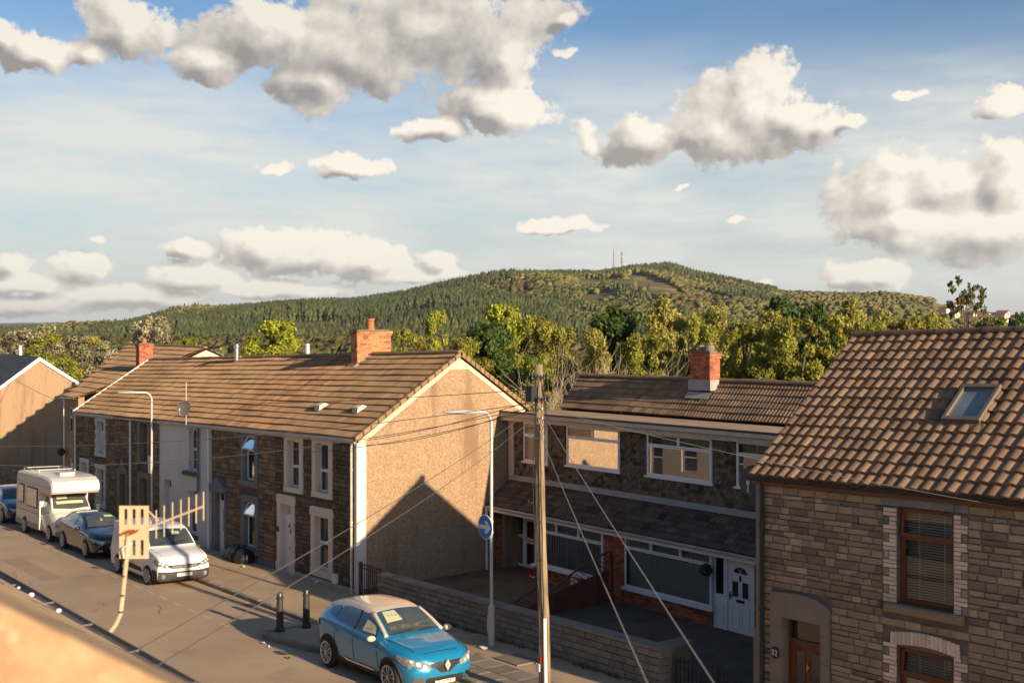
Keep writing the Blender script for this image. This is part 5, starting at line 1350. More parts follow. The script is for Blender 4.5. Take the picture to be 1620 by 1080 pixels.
for (x, j) in cnt[:300]:
    share('tile', OT, nr, tuple(Vector(tpos(x, j))+Vector((rt(.003),rt(.006),rt(.001)))), rot=(-po_+rt(.003), -math.atan(SL), rt(.004)))
mb = MB(); ov = [v.co[:] for v in OT.vertices]; of = [tuple(p.vertices) for p in OT.polygons]
for (x, j) in cnt[300:]:
    Mx = Matrix.Translation(Vector(tpos(x, j))+Vector((rt(.004),rt(.012),rt(.003)))) @ Matrix.Rotation(-po_, 4, 'X')
    mb.add([tuple(Mx @ Vector((v[0], v[1], v[2]+SL*v[0]))) for v in ov], of, 0, rt(.25))
mb.build('more_tiles', m_tileOwn, nr, recalc=False)['kind'] = 'stuff'
gutter(h, OX0, OX1, 2.575, OE-.02, M('weathered_grey_gutter', (.22,.20,.19), .6, (.15,.14,.13), 4, .6), r=.065)
g = MB(SL); g.box(OX0, OX1, 2.46, 2.5, OE-.2, OE-.03); g.build('fascia', m_upvcy, h)
# ------------------------------------------------------------------ vehicles
def cr(P, t):
    """Catmull-Rom through rows of P at parameter array t (0..n-1)"""
    P = np.asarray(P, float); n = len(P); out = []
    for u in t:
        i = min(int(u), n-2); f = u-i
        p0, p1, p2, p3 = P[max(i-1,0)], P[i], P[i+1], P[min(i+2,n-1)]
        out.append(.5*((2*p1)+(-p0+p2)*f+(2*p0-5*p1+4*p2-p3)*f*f+(-p0+3*p1-3*p2+p3)*f**3))
    return np.array(out)
class Car:
    """vehicle in its own frame: x from the nose (0) to the tail, y across (left side negative), z up. Placed with nose towards +X"""
    def __init__(s, name, label, cat, X, Y, L, wscale=1, yaw=0, group='vehicles parked along the far kerb', zs=1.0, ls=1.0, lift=0):
        z = zg(X, Y)+lift
        s.root = thing(name, label, cat, (X, Y, z), group)
        s.root.rotation_euler = (-math.atan(.03), -math.atan(SL), R(yaw))
        s.L = L; s.ws = wscale; s.zs = zs; s.ls = ls
    def tf(s, v):      # car frame -> root local (nose at +x)
        return (-v[0]*s.ls, v[1]*s.ws*-1 if False else v[1]*s.ws, v[2]*s.zs)
    def obj(s, mb, name, mats, parent=None, smooth=False, recalc=True):
        mb.v = [s.tf(v) for v in mb.v]
        mats = mats if isinstance(mats, (list, tuple)) else [mats]
        me = bpy.data.meshes.new(name); me.from_pydata(mb.v, [], mb.f)
        for m in mats: me.materials.append(m)
        me.polygons.foreach_set('material_index', mb.m)
        if recalc:
            bm = bmesh.new(); bm.from_mesh(me); bmesh.ops.recalc_face_normals(bm, faces=bm.faces); bm.to_mesh(me); bm.free()
        if smooth: me.polygons.foreach_set('use_smooth', [True]*len(me.polygons))
        o = bpy.data.objects.new(name, me); COL.objects.link(o); o.parent = parent or s.root
        return o
    def body(s, st, mat, ring=None, nu=90, nv=44, name='body', cutmat=None):
        """st rows: x, zb, zbelt, ztop, wb, wbelt, wtop"""
        rows = []
        for (x, zb, zm, zt, wb, wm, wt) in st:
            zl = zb+(zm-zb)*.35
            rows.append([(x,0,zb),(x,wb*.8,zb),(x,wb,zb+.04),(x,(wb+wm)/2+.012,zl),(x,wm,zb+(zm-zb)*.72),(x,wm-.03,zm),(x,wt+(wm-wt)*.35,zm+(zt-zm)*.55),(x,wt+.02,zt-.06),(x,wt-.07,zt-.012),(x,wt*.5,zt+.006),(x,0,zt+.012)])
        A = np.array(rows); n, m, _ = A.shape
        B = cr(A.reshape(n, m*3), np.linspace(0, n-1, nu)).reshape(nu, m, 3)
        Cc = np.array([cr(B[i], np.linspace(0, m-1, nv)) for i in range(nu)])
        mb = MB()
        for side in (1, -1):
            b = len(mb.v)
            for i in range(nu):
                for j in range(nv): mb.v.append((Cc[i,j,0], Cc[i,j,1]*side, Cc[i,j,2]))
            for i in range(nu-1):
                for j in range(nv-1):
                    mb.f.append([b+i*nv+j, b+i*nv+j+1, b+(i+1)*nv+j+1, b+(i+1)*nv+j]); mb.m.append(0); mb.t.append(0)
            for i in (0, nu-1): mb.f.append([b+i*nv+j for j in range(nv)]); mb.m.append(0); mb.t.append(0)
        s.bvh = BVHTree.FromPolygons([Vector(v) for v in mb.v], mb.f)
        bm_v = list(mb.v)
        o = s.obj(mb, name, mat, smooth=True)
        bm = bmesh.new(); bm.from_mesh(o.data); bmesh.ops.remove_doubles(bm, verts=bm.verts, dist=.0005); bmesh.ops.recalc_face_normals(bm, faces=bm.faces); bm.to_mesh(o.data); bm.free()
        s.bodyo = o; return o
    def patch(s, poly, view, name, mat, off=.008, parent=None, cuts=9, thick=0, smooth=True):
        cuts = int(cuts*2.4) if cuts > 4 else cuts
        """polygon drawn in a view ('L','R': (x,z); 'T': (x,y); 'F','B': (y,z)) projected on the body skin"""
        bm = bmesh.new()
        vs = [bm.verts.new((p[0], p[1], 0)) for p in poly]; bm.faces.new(vs)
        xs = [p[0] for p in poly]; ys = [p[1] for p in poly]
        for (lo, hi, ax) in ((min(xs), max(xs), 0), (min(ys), max(ys), 1)):
            for i in range(1, cuts):
                c = lo+(hi-lo)*i/cuts; co = (c,0,0) if ax == 0 else (0,c,0); no = (1,0,0) if ax == 0 else (0,1,0)
                bmesh.ops.bisect_plane(bm, geom=bm.verts[:]+bm.edges[:]+bm.faces[:], plane_co=co, plane_no=no)
        bm.verts.index_update()
        O = {'L': lambda p: ((p.x, -5, p.y), (0,1,0)), 'R': lambda p: ((p.x, 5, p.y), (0,-1,0)), 'T': lambda p: ((p.x, p.y, 5), (0,0,-1)),
             'F': lambda p: ((-5, p.x, p.y), (1,0,0)), 'B': lambda p: ((15, p.x, p.y), (-1,0,0))}[view]
        mb = MB(); ok = {}
        for v in bm.verts:
            if abs(v.co.y) < .003 and view == 'T': v.co.y = .003
            if abs(v.co.x) < .003 and view in 'FB': v.co.x = .003
            o, d = O(v.co); hit = s.bvh.ray_cast(Vector(o), Vector(d))
            if hit[0] is None:
                hit = s.bvh.find_nearest(Vector(o)+Vector(d)*4.2)
                n = -Vector(d)
            else:
                n = hit[1]; 
                if n.dot(Vector(d)) > 0: n = -n
            ok[v.index] = len(mb.v); mb.v.append(tuple(hit[0]+(n-Vector(d)*.6).normalized()*off))
        for f in bm.faces: mb.f.append([ok[v.index] for v in f.verts]); mb.m.append(0); mb.t.append(0)
        bm.free()
        return s.obj(mb, name, mat, parent, smooth=smooth)
    def wheel(s, x, side, r=.33, w=.21, half=.86, rim=None, spokes=5, style='alloy'):
        y1 = half*side; y0 = (half-w)*side; sg = side
        g = MB(); g.lathe((x, min(y0,y1), r), [(r*.66,0),(r*.9,.0),(r,.03),(r,w-.03),(r*.93,w),(r*.66,w-.012)], 28, axis='y')
        wo = s.obj(g, 'wheel', m_tyre, smooth=False)
        g = MB(); yo = y1+.006*sg; N = 28; rr = r*.73
        def P(rad, a, dy): return (x+rad*math.cos(a), yo+dy*sg, r+rad*math.sin(a))
        # dark dish
        g.v += [P(rr, 2*math.pi*k/N, -.004) for k in range(N)]; g.f.append(list(range(N))); g.m.append(1); g.t.append(0)
        b = len(g.v)
        for (ra, dy) in ((rr, .014), (rr*.9, .014), (rr*.88, -.003)): g.v += [P(ra, 2*math.pi*k/N, dy) for k in range(N)]
        for q in range(2):
            for k in range(N): g.f.append([b+q*N+k, b+q*N+(k+1)%N, b+(q+1)*N+(k+1)%N, b+(q+1)*N+k]); g.m.append(0); g.t.append(0)
        for k in range(spokes):
            a = 2*math.pi*k/spokes+.3
            for da in ((-.16, .16) if style == 'alloy' else (0,)):
                wa = .055 if style == 'alloy' else .16
                pts = [P(rr*.16, a+da*2.2-wa*2, .01), P(rr*.9, a+da*1.5-wa, .012), P(rr*.9, a+da*1.5+wa, .012), P(rr*.16, a+da*2.2+wa*2, .01)]
                low = [(p[0], p[1]-.015*sg, p[2]) for p in pts]
                g.add(pts+low, [(0,1,2,3),(0,4,5,1),(2,6,7,3),(1,5,6,2)], 0)
        b = len(g.v); g.v += [P(rr*.2, 2*math.pi*k/12, .016) for k in range(12)]; g.f.append([b+k for k in range(12)]); g.m.append(0); g.t.append(0)
        s.obj(g, 'rim', [rim or m_alloy, m_black], wo, recalc=False)
        return wo
    def arch(s, x, side, r, zc, mat, clad=None):
        n = 20; v = 'L' if side < 0 else 'R'
        P = [(x+r*math.cos(a), zc+r*math.sin(a)) for a in np.linspace(-.55, math.pi+.55, n)]
        s.patch(P, v, 'arch_shade_patch', mat, .004, cuts=6)  # dark patch on the uncut body, painted shade for the arch gap
        if clad:
            pts = []
            for a in np.linspace(-.5, math.pi+.5, 22):
                px, pz = x+(r+.03)*math.cos(a), zc+(r+.03)*math.sin(a)
                h = s.bvh.ray_cast(Vector((px, 5*side, pz)), Vector((0,-side,0)))
                if h[0] is not None: pts.append(tuple(h[0]+Vector((0,side*.002,0))))
            g = MB(); g.tube(pts, .032, 6); s.obj(g, 'arch_cladding', clad)
    def mirror(s, x, z, half, mat, side, w=.16):
        g = MB(); g.lathe((0,0,0), [(.01,-.05),(.07,-.04),(.085,0),(.08,.05),(.05,.07)], 12, axis='x')
        g.v = [(x+v[0], (half+.13)*side+v[1]*1.25, z+v[2]*.8) for v in g.v]
        mo = s.obj(g, 'door_mirror', mat, smooth=True)
        g = MB(); g.tube([(x+.02,(half-.02)*side,z-.07),(x+.02,(half+.12)*side,z-.04)], .02, 5); s.obj(g, 'mirror_arm', m_black, mo)
    def wiper(s, a, b):
        g = MB(); pts = []
        for t_ in np.linspace(0, 1, 6):
            x, y = a[0]+(b[0]-a[0])*t_, a[1]+(b[1]-a[1])*t_
            h = s.bvh.ray_cast(Vector((x, y, 5)), Vector((0,0,-1)))
            if h[0] is not None: pts.append(tuple(h[0]+Vector((-.01,0,.025))))
        g.tube(pts, .009, 4); s.obj(g, 'wiper', m_black)
    def plate(s, poly_c, w, hgt, text, front=True, mat=None, z=None):
        y, z = poly_c
        h = s.bvh.ray_cast(Vector((-5, y, z)), Vector((1,0,0)))
        x = h[0].x-.03 if h[0] is not None else -.03
        g = MB(); g.box(x, x+.012, y-w/2, y+w/2, z-hgt/2, z+hgt/2); po = s.obj(g, 'number_plate', mat or m_platew)
        tc = bpy.data.curves.new('t', 'FONT'); tc.body = text; tc.size = hgt*.88; tc.align_x = 'CENTER'; tc.align_y = 'CENTER'; tc.extrude = .001
        to = bpy.data.objects.new('t', tc); COL.objects.link(to); bpy.context.view_layer.update()
        me = bpy.data.meshes.new_from_object(to.evaluated_get(bpy.context.evaluated_depsgraph_get())); bpy.data.objects.remove(to)
        me.materials.append(m_black)
        sx = w*.9/max(.01, max(v.co.x for v in me.vertices)-min(v.co.x for v in me.vertices))
        for v in me.vertices: v.co = (-(x-.004-v.co.z)*s.ls, y*s.ws+v.co.x*sx*s.ws, (z+v.co.y)*s.zs)
        o = bpy.data.objects.new('plate_lettering', me); COL.objects.link(o); o.parent = po
m_tyre = M('tyre_rubber', (.022,.021,.02), .85, (.035,.032,.03), 20, .5, coord='obj')
m_alloy = M('alloy_wheel', (.55,.54,.53), .35, metal=.3)
m_platew = M('white_plate', (.62,.62,.60), .5)
m_lamp = M('headlamp_glass', (.50,.50,.49), .1, (.20,.20,.20), 5, .5, spec=1.0, coat=1.0, coord='obj')
m_lampd = M('dark_headlamp', (.10,.10,.10), .1, (.30,.30,.29), 9, .9, spec=1.0, coat=1.0, coord='obj')
m_lampr = M('red_lamp', (.40,.015,.012), .2, spec=.8, coat=1)
m_carglass = M('dark_car_glass', (.018,.022,.024), .03, spec=1.0, coat=.6)
m_carglassI = M('windscreen_glass', (.035,.045,.048), .03, (.075,.085,.08), 2.2, .5, spec=1.0, coat=.6, coord='obj')
m_trim = M('dark_trim', (.028,.027,.027), .55)
m_trimg = M('grey_bumper_plastic', (.045,.042,.04), .6)
m_chrome = M('chrome', (.7,.7,.7), .15, metal=1.0)
def flake(name, col, rough=.3): return M(name, col, rough, spec=.6, coat=1.0, metal=.25)
m_blue = flake('blue_metallic_paint', (.012,.235,.46))
m_roofc = M('cream_roof_paint', (.60,.48,.36), .35, spec=.5, coat=.8)
m_vanw = M('white_van_paint', (.72,.72,.71), .35, spec=.5, coat=.8)
m_blk = None
m_carblack = M('black_car_paint', (.008,.009,.012), .2, spec=.5, coat=1.0)
m_navy = flake('navy_car_paint', (.012,.03,.07))
m_mh = M('cream_white_gelcoat', (.66,.62,.54), .4, spec=.5, coat=.4)
m_mhg = M('grey_gelcoat_stripe', (.30,.29,.27), .45)
m_card = M('pale_seat_cover', (.50,.50,.33), .9, (.40,.41,.28), 6, .5, coord='obj')
m_decal = M('dark_print', (.12,.12,.07), .9)

# blue hatchback-SUV with cream roof
c = Car('parked_car', 'bright blue small SUV with cream roof and cream mirrors, nearest of the parked cars', 'car', -19.85, 13.36, 4.12, 1.0, 0, ls=1.03, zs=.99)
B = [(0.0,.42,.58,.66,.30,.42,.28),(.05,.30,.62,.76,.50,.60,.42),(.16,.22,.68,.86,.66,.76,.58),(.42,.20,.78,.965,.76,.86,.70),(.85,.20,.88,1.04,.80,.885,.74),(1.16,.20,.94,1.10,.80,.89,.74),
     (1.55,.20,.97,1.33,.80,.89,.64),(1.92,.20,1.00,1.50,.80,.89,.575),(2.3,.20,1.02,1.565,.80,.89,.57),(2.8,.20,1.05,1.57,.80,.89,.565),(3.3,.20,1.08,1.545,.80,.885,.555),(3.7,.22,1.10,1.47,.79,.875,.55),(3.92,.25,1.08,1.36,.77,.85,.56),(4.06,.30,1.0,1.16,.72,.79,.60),(4.12,.38,.80,.90,.60,.66,.50)]
c.body(B, m_blue)
# roof skin: cream down to the window line, pillars included
c.patch([(1.60,-.70),(1.90,-.66),(2.3,-.655),(3.3,-.64),(3.86,-.60),(3.86,.60),(3.3,.64),(2.3,.655),(1.90,.66),(1.60,.70),(1.885,.54),(1.905,0),(1.885,-.54)], 'T', 'roof_panel', m_roofc, .009, cuts=16)
c.patch([(1.19,-.62),(1.16,0),(1.19,.62),(1.86,.525),(1.885,0),(1.86,-.525)], 'T', 'windscreen', m_carglassI, .012, cuts=12)
for sd, vw in ((-1, 'L'), (1, 'R')):
    g = MB(); pl = []
    for t_ in np.linspace(0, 1, 12):
        x_, y_ = 1.20+.74*t_, (.70-.125*t_)*sd; hh = c.bvh.ray_cast(Vector((x_, y_, 5)), Vector((0,0,-1)))
        pl.append(tuple(hh[0]+Vector((0,sd*.01,-.012))))
    g.tube(pl, .048, 8); c.obj(g, 'front_pillar', m_roofc, smooth=True)
    c.patch([(1.45,1.04),(2.28,1.075),(2.28,1.45),(2.06,1.44),(1.72,1.31),(1.5,1.16)], vw, 'front_door_glass', m_carglass, .011, cuts=8)
    c.patch([(2.36,1.08),(3.18,1.15),(3.12,1.44),(2.8,1.47),(2.36,1.465)], vw, 'rear_door_glass', m_carglass, .011, cuts=8)
    c.patch([(3.24,1.16),(3.62,1.25),(3.60,1.34),(3.36,1.41),(3.20,1.43)], vw, 'quarter_glass', m_carglass, .011, cuts=6)
    c.patch([(2.28,1.07),(2.36,1.08),(2.36,1.47),(2.28,1.46)], vw, 'door_pillar', m_trim, .012, cuts=4)
    c.patch([(1.2,.20),(3.0,.20),(3.0,.37),(2.6,.33),(1.5,.33),(1.25,.36)], vw, 'sill_cladding', m_trim, .012, cuts=8)
    c.patch([(1.42,.36),(1.5,.34),(2.62,.335),(2.85,.40),(2.6,.37),(1.5,.375)], vw, 'chrome_side_strip', m_chrome, .022, cuts=8)
    for (xa, xb) in ((1.28,1.30),(2.31,2.33),(3.12,3.14)): c.patch([(xa,.4),(xb,.4),(xb+.02,1.06),(xa+.02,1.06)], vw, 'door_seam', m_trim, .004, cuts=4)
    for hx in (2.12,3.0): c.patch([(hx,.90),(hx+.17,.915),(hx+.17,.95),(hx,.935)], vw, 'door_handle', m_blue, .03, cuts=3)
    c.arch(.80, sd, .365, .345, m_trim, m_trim); c.arch(3.46, sd, .365, .345, m_trim, m_trim)
    c.wheel(.80, sd, .35, .21, .91, spokes=5); c.wheel(3.46, sd, .35, .21, .91, spokes=5)
    c.mirror(1.36, 1.06, .86, m_roofc, sd)
    c.patch([(.18*1,.62),(.60,.78),(.58,.85),(.35,.83),(.14,.73)], vw, 'headlight', m_lampd, .012, cuts=6)
    c.patch([(.36*sd,.60),(.62*sd,.62),(.80*sd,.74),(.78*sd,.82),(.55*sd,.76),(.36*sd,.69)], 'F', 'headlight', m_lampd, .014, cuts=6)
    for (ly, lz, lr) in ((.50,.67,.035),(.62,.71,.045),(.72,.76,.03)): c.patch([((ly+lr*math.cos(a))*sd, lz+lr*math.sin(a)) for a in np.linspace(0,6.28,9)[:-1]], 'F', 'lamp_reflector', m_platew, .020, cuts=2)
    c.patch([(.50*sd,.30),(.70*sd,.30),(.72*sd,.44),(.52*sd,.44)], 'F', 'fog_light', m_chrome, .012, cuts=4)
    c.patch([(3.86,.88),(4.05,.86),(4.04,1.02),(3.9,1.06)], vw, 'tail_light', m_lampr, .02, cuts=4)
c.patch([(-.38,.66),(-.20,.57),(-.12,.50),(.12,.50),(.20,.57),(.38,.66),(.36,.72),(.1,.70),(0,.70),(-.1,.70),(-.36,.72)], 'F', 'grille', m_trim, .012, cuts=8)
c.patch([(-.38,.705),(.38,.705),(.38,.72),(-.38,.72)], 'F', 'grille_strip', m_chrome, .02, cuts=6)
c.patch([(-.48,.24),(.48,.24),(.46,.42),(-.46,.42)], 'F', 'lower_intake', m_trim, .012, cuts=6)
g = MB(); g.prism([(0,.54),(.07,.66),(0,.78),(-.07,.66)], 'x', -.08, -.03); g.prism([(0,.60),(.03,.66),(0,.72),(-.03,.66)], 'x', -.09, -.07); c.obj(g, 'diamond_badge', m_galv)
c.plate((0,.31), .5, .10, 'CF16 RNO')
g = MB(); g.tube([(3.35,0,1.55),(3.6,0,2.0)], [.006,.003], 4); g.lathe((3.35,0,1.55),[(.03,0),(.02,.03)],8); c.obj(g, 'aerial', m_black)
c.wiper((1.17,-.55),(1.24,-.02)); c.wiper((1.17,.0),(1.24,.55))
for sg_ in (-1, 1): c.patch([(.30,.60*sg_),(.32,.585*sg_),(1.15,.735*sg_),(1.15,.755*sg_)], 'T', 'bonnet_seam', m_trim, .004, cuts=8)
c.patch([(.20,-.42),(.215,-.42),(.215,.42),(.20,.42)], 'T', 'bonnet_seam', m_trim, .004, cuts=5)
for sg_ in (-1, 1): c.patch([(.75,.30*sg_),(.77,.30*sg_),(1.12,.40*sg_),(1.12,.38*sg_)], 'T', 'bonnet_crease', m_blue, .012, cuts=5)
# pale seat covers seen through the glass
c.patch([(1.50,-.50),(1.84,-.44),(1.84,-.13),(1.52,-.10)], 'T', 'seat_cover', m_card, .016, cuts=5)
c.patch([(1.50,1.09),(2.02,1.10),(2.02,1.32),(1.9,1.30),(1.62,1.24)], 'L', 'seat_cover', m_card, .015, cuts=5)
for k in range(3):
    c.patch([(1.66,-.38+k*.09),(1.71,-.38+k*.09),(1.71,-.36+k*.09),(1.66,-.36+k*.09)], 'T', 'print_mark', m_decal, .020, cuts=1)
    c.patch([(1.70+k*.08,1.14),(1.72+k*.08,1.14),(1.72+k*.08,1.18),(1.70+k*.08,1.18)], 'L', 'print_mark', m_decal, .019, cuts=1)

# white panel van
c = Car('parked_van', 'white small van with dark grey bumper parked behind the television aerial', 'van', -34.95, 13.56, 4.4, .94, 0, ls=1.04, zs=.88)
B = [(0.0,.40,.66,.80,.60,.72,.60),(.04,.26,.72,.98,.80,.88,.74),(.14,.22,.80,1.08,.86,.91,.82),(.45,.20,.94,1.18,.88,.92,.84),(.80,.20,1.02,1.25,.88,.92,.84),(1.0,.20,1.06,1.33,.88,.92,.83),
     (1.28,.20,1.10,1.58,.88,.92,.80),(1.6,.20,1.14,1.80,.88,.92,.78),(1.95,.20,1.16,1.93,.88,.92,.77),(2.6,.20,1.17,1.97,.88,.92,.77),(3.6,.20,1.17,1.97,.88,.92,.77),(4.15,.20,1.17,1.95,.88,.92,.77),(4.35,.24,1.12,1.88,.87,.91,.77),(4.4,.30,1.05,1.75,.83,.88,.74)]
c.body(B, m_vanw)
c.patch([(1.02,-.77),(.97,0),(1.02,.77),(1.62,.70),(1.66,0),(1.62,-.70)], 'T', 'windscreen', m_carglassI, .014, cuts=12)
c.patch([(-.86,.22),(.86,.22),(.88,.60),(.5,.56),(-.5,.56),(-.88,.60)], 'F', 'bumper', m_trimg, .014, cuts=12)
c.patch([(-.40,.66),(.40,.66),(.56,.74),(.56,.80),(-.56,.80),(-.56,.74)], 'F', 'grille', m_trim, .018, cuts=8)
for k in range(4): c.patch([(-.44,.675+k*.028),(.44,.675+k*.028),(.44,.682+k*.028),(-.44,.682+k*.028)], 'F', 'grille_bar', m_galv, .024, cuts=4)
c.patch([(-.45,.24),(.45,.24),(.45,.34),(-.45,.34)], 'F', 'lower_intake', m_trim, .022, cuts=5)
g = MB(); g.prism([(-.045,.67),(.045,.67),(.055,.80),(-.055,.80)], 'x', -.06, -.02); c.obj(g, 'badge', m_chrome)
for sd, vw in ((-1,'L'),(1,'R')):
    c.patch([(.10,.22),(.48,.20),(.48,.62),(.10,.62)], vw, 'bumper_corner', m_trimg, .014, cuts=6)
    c.patch([(.52*sd,.74),(.66*sd,.70),(.88*sd,.80),(.88*sd,.95),(.72*sd,.92),(.56*sd,.82)], 'F', 'headlight', m_lampd, .018, cuts=7)
    for (ly, lz) in ((.62,.77),(.73,.83),(.82,.88)): c.patch([((ly+.035*math.cos(a))*sd, lz+.035*math.sin(a)) for a in np.linspace(0,6.28,9)[:-1]], 'F', 'lamp_reflector', m_platew, .024, cuts=2)
    c.patch([(.06,.76),(.36,.90),(.36,1.0),(.18,.97),(.06,.88)], vw, 'headlight', m_lampd, .014, cuts=6)
    c.patch([((.72+.07*math.cos(a))*sd, .42+.08*math.sin(a)) for a in np.linspace(0,6.28,11)[:-1]], 'F', 'fog_light', m_lampd, .022, cuts=4)
    c.patch([(1.26,1.16),(2.15,1.22),(2.15,1.74),(1.80,1.74),(1.44,1.46)], vw, 'front_door_glass', m_carglass, .011, cuts=8)
    c.patch([(1.3,.40),(3.3,.40),(3.3,.62),(2.9,.60),(1.5,.54)], vw, 'side_moulding', m_trim, .016, cuts=8)
    for (xa, xb) in ((1.22,1.24),(2.25,2.27),(3.3,3.32)): c.patch([(xa,.4),(xb,.4),(xb,1.5),(xa,1.5)], vw, 'door_seam', m_trim, .004, cuts=4)
    c.arch(.86, sd, .375, .35, m_trim); c.arch(3.6, sd, .375, .35, m_trim)
    c.wheel(.86, sd, .34, .21, .94, spokes=7, style='steel'); c.wheel(3.6, sd, .34, .21, .94, spokes=7, style='steel')
    c.mirror(1.28, 1.16, .93, m_trim, sd)
c.plate((0,.44), .52, .11, 'NU70 WXH')
g = MB(); g.tube([(1.95,.12,1.92),(2.1,.12,2.17)], [.008,.004], 4); c.obj(g, 'aerial', m_black)
c.wiper((1.06,-.6),(1.12,.0)); c.wiper((1.06,.02),(1.12,.6))
for sg_ in (-1, 1): c.patch([(.22,.70*sg_),(.24,.69*sg_),(.98,.79*sg_),(.98,.805*sg_)], 'T', 'bonnet_seam', m_trimg, .004, cuts=8)
c.patch([(1.36,.12),(1.5,.12),(1.48,.40),(1.38,.38)], 'T', 'paper_on_dash', m_card, .016, cuts=2)

# black hatchback
c = Car('parked_car', 'black hatchback parked between the white motorhome and the white van', 'car', -41.55, 13.58, 4.05, .98, 0, ls=1.10, zs=1.03)
B = [(0.0,.38,.54,.60,.35,.48,.34),(.06,.26,.58,.70,.55,.66,.50),(.2,.20,.64,.78,.70,.78,.62),(.5,.17,.74,.87,.78,.84,.70),(.9,.16,.82,.94,.80,.85,.72),(1.2,.16,.86,1.0,.80,.85,.72),
     (1.6,.16,.90,1.22,.80,.85,.62),(2.0,.16,.92,1.37,.80,.85,.56),(2.45,.16,.95,1.435,.80,.85,.55),(3.0,.16,.98,1.42,.80,.85,.54),(3.5,.18,1.0,1.34,.79,.84,.53),(3.8,.22,1.0,1.22,.77,.82,.55),(3.98,.28,.92,1.0,.7,.75,.55),(4.05,.36,.72,.8,.55,.6,.45)]
c.body(B, m_carblack)
c.patch([(1.22,-.62),(1.18,0),(1.22,.62),(1.86,.52),(1.90,0),(1.86,-.52)], 'T', 'windscreen', m_carglassI, .012, cuts=10)
c.patch([(1.7,.15),(1.84,.15),(1.84,.44),(1.7,.46)], 'T', 'sun_visor', M('lime_card',(.42,.50,.20),.8), .016, cuts=2)
c.patch([(1.48,-.06),(1.6,-.06),(1.6,.0),(1.48,.0)], 'T', 'hanging_freshener', M('yellow_card',(.6,.45,.06),.8), .017, cuts=1)
for sd, vw in ((-1,'L'),(1,'R')):
    c.patch([(1.40,.93),(2.2,.985),(2.2,1.32),(2.0,1.31),(1.68,1.17)], vw, 'front_door_glass', m_carglass, .011, cuts=7)
    c.patch([(2.27,.99),(3.0,1.06),(2.95,1.31),(2.6,1.345),(2.27,1.33)], vw, 'rear_door_glass', m_carglass, .011, cuts=7)
    c.patch([(.40*sd,.56),(.66*sd,.58),(.74*sd,.66),(.72*sd,.70),(.44*sd,.64)], 'F', 'headlight', m_lamp, .014, cuts=6)
    c.patch([(.14,.58),(.50,.68),(.62,.74),(.3,.72),(.14,.66)], vw, 'headlight', m_lamp, .012, cuts=5)
    c.patch([(.48*sd,.28),(.64*sd,.28),(.64*sd,.35),(.48*sd,.35)], 'F', 'fog_light', m_lamp, .013, cuts=3)
    c.patch([(3.74,.80),(3.95,.78),(3.94,.90),(3.7,.92)], vw, 'tail_light', m_lampr, .012, cuts=4)
    c.arch(.82, sd, .35, .33, m_trim); c.arch(3.40, sd, .35, .33, m_trim)
    c.wheel(.82, sd, .315, .2, .865, spokes=7); c.wheel(3.40, sd, .315, .2, .865, spokes=7)
    c.mirror(1.38, .98, .83, m_carblack, sd)
    for hx in (2.05,2.9): c.patch([(hx,.82),(hx+.15,.83),(hx+.15,.855),(hx,.845)], vw, 'door_handle', m_carblack, .022, cuts=3)
c.patch([(-.36,.34),(.36,.34),(.33,.50),(-.33,.50)], 'F', 'grille', m_trim, .012, cuts=6)
c.plate((0,.42), .5, .11, 'WR09 SNV')
# dark blue car at the left edge
c = Car('parked_car', 'dark navy car half out of frame behind the motorhome at far left', 'car', -53.6, 13.55, 4.2, .98, 0, ls=1.05, zs=1.05)
c.body([(r[0]*1.03, *r[1:]) for r in B], m_navy)
c.patch([(1.26,-.62),(1.22,0),(1.26,.62),(1.90,.52),(1.94,0),(1.90,-.52)], 'T', 'windscreen', m_carglassI, .012, cuts=10)
c.patch([(1.95,-.55),(3.6,-.52),(3.6,.52),(1.95,.55)], 'T', 'roof_panel', m_roofc, .005, cuts=8)
for sd, vw in ((-1,'L'),(1,'R')):
    c.patch([(1.44,.93),(2.25,.985),(2.25,1.32),(2.05,1.31),(1.72,1.17)], vw, 'front_door_glass', m_carglass, .011, cuts=7)
    c.patch([(2.32,.99),(3.05,1.06),(3.0,1.31),(2.65,1.345),(2.32,1.33)], vw, 'rear_door_glass', m_carglass, .011, cuts=7)
    c.patch([(.40*sd,.56),(.66*sd,.58),(.74*sd,.66),(.72*sd,.70),(.44*sd,.64)], 'F', 'headlight', m_lamp, .014, cuts=6)
    c.arch(.85, sd, .35, .33, m_trim); c.arch(3.50, sd, .35, .33, m_trim)
    c.wheel(.85, sd, .315, .2, .865, spokes=5); c.wheel(3.50, sd, .315, .2, .865, spokes=5)
    c.mirror(1.42, .98, .83, m_navy, sd)
c.plate((0,.42), .5, .11, 'CV12 KDP')

# motorhome
c = Car('motorhome', 'cream-white coachbuilt motorhome with a luton bed over its cab', 'motorhome', -46.45, 13.68, 5.6, .90, 0, ls=1.03, zs=.93)
B = [(0.0,.45,.62,.74,.55,.66,.5),(.06,.30,.70,.88,.75,.84,.68),(.2,.28,.80,1.0,.85,.92,.78),(.55,.26,.94,1.16,.9,.96,.82),(.9,.26,1.05,1.32,.9,.97,.82),(1.15,.26,1.1,1.60,.9,.97,.80),(1.5,.26,1.15,1.95,.9,.97,.76),(1.75,.26,1.2,2.05,.9,.97,.76),(2.0,.28,1.2,2.08,.9,.97,.78)]
c.body(B, m_mh, nu=50, name='cab')
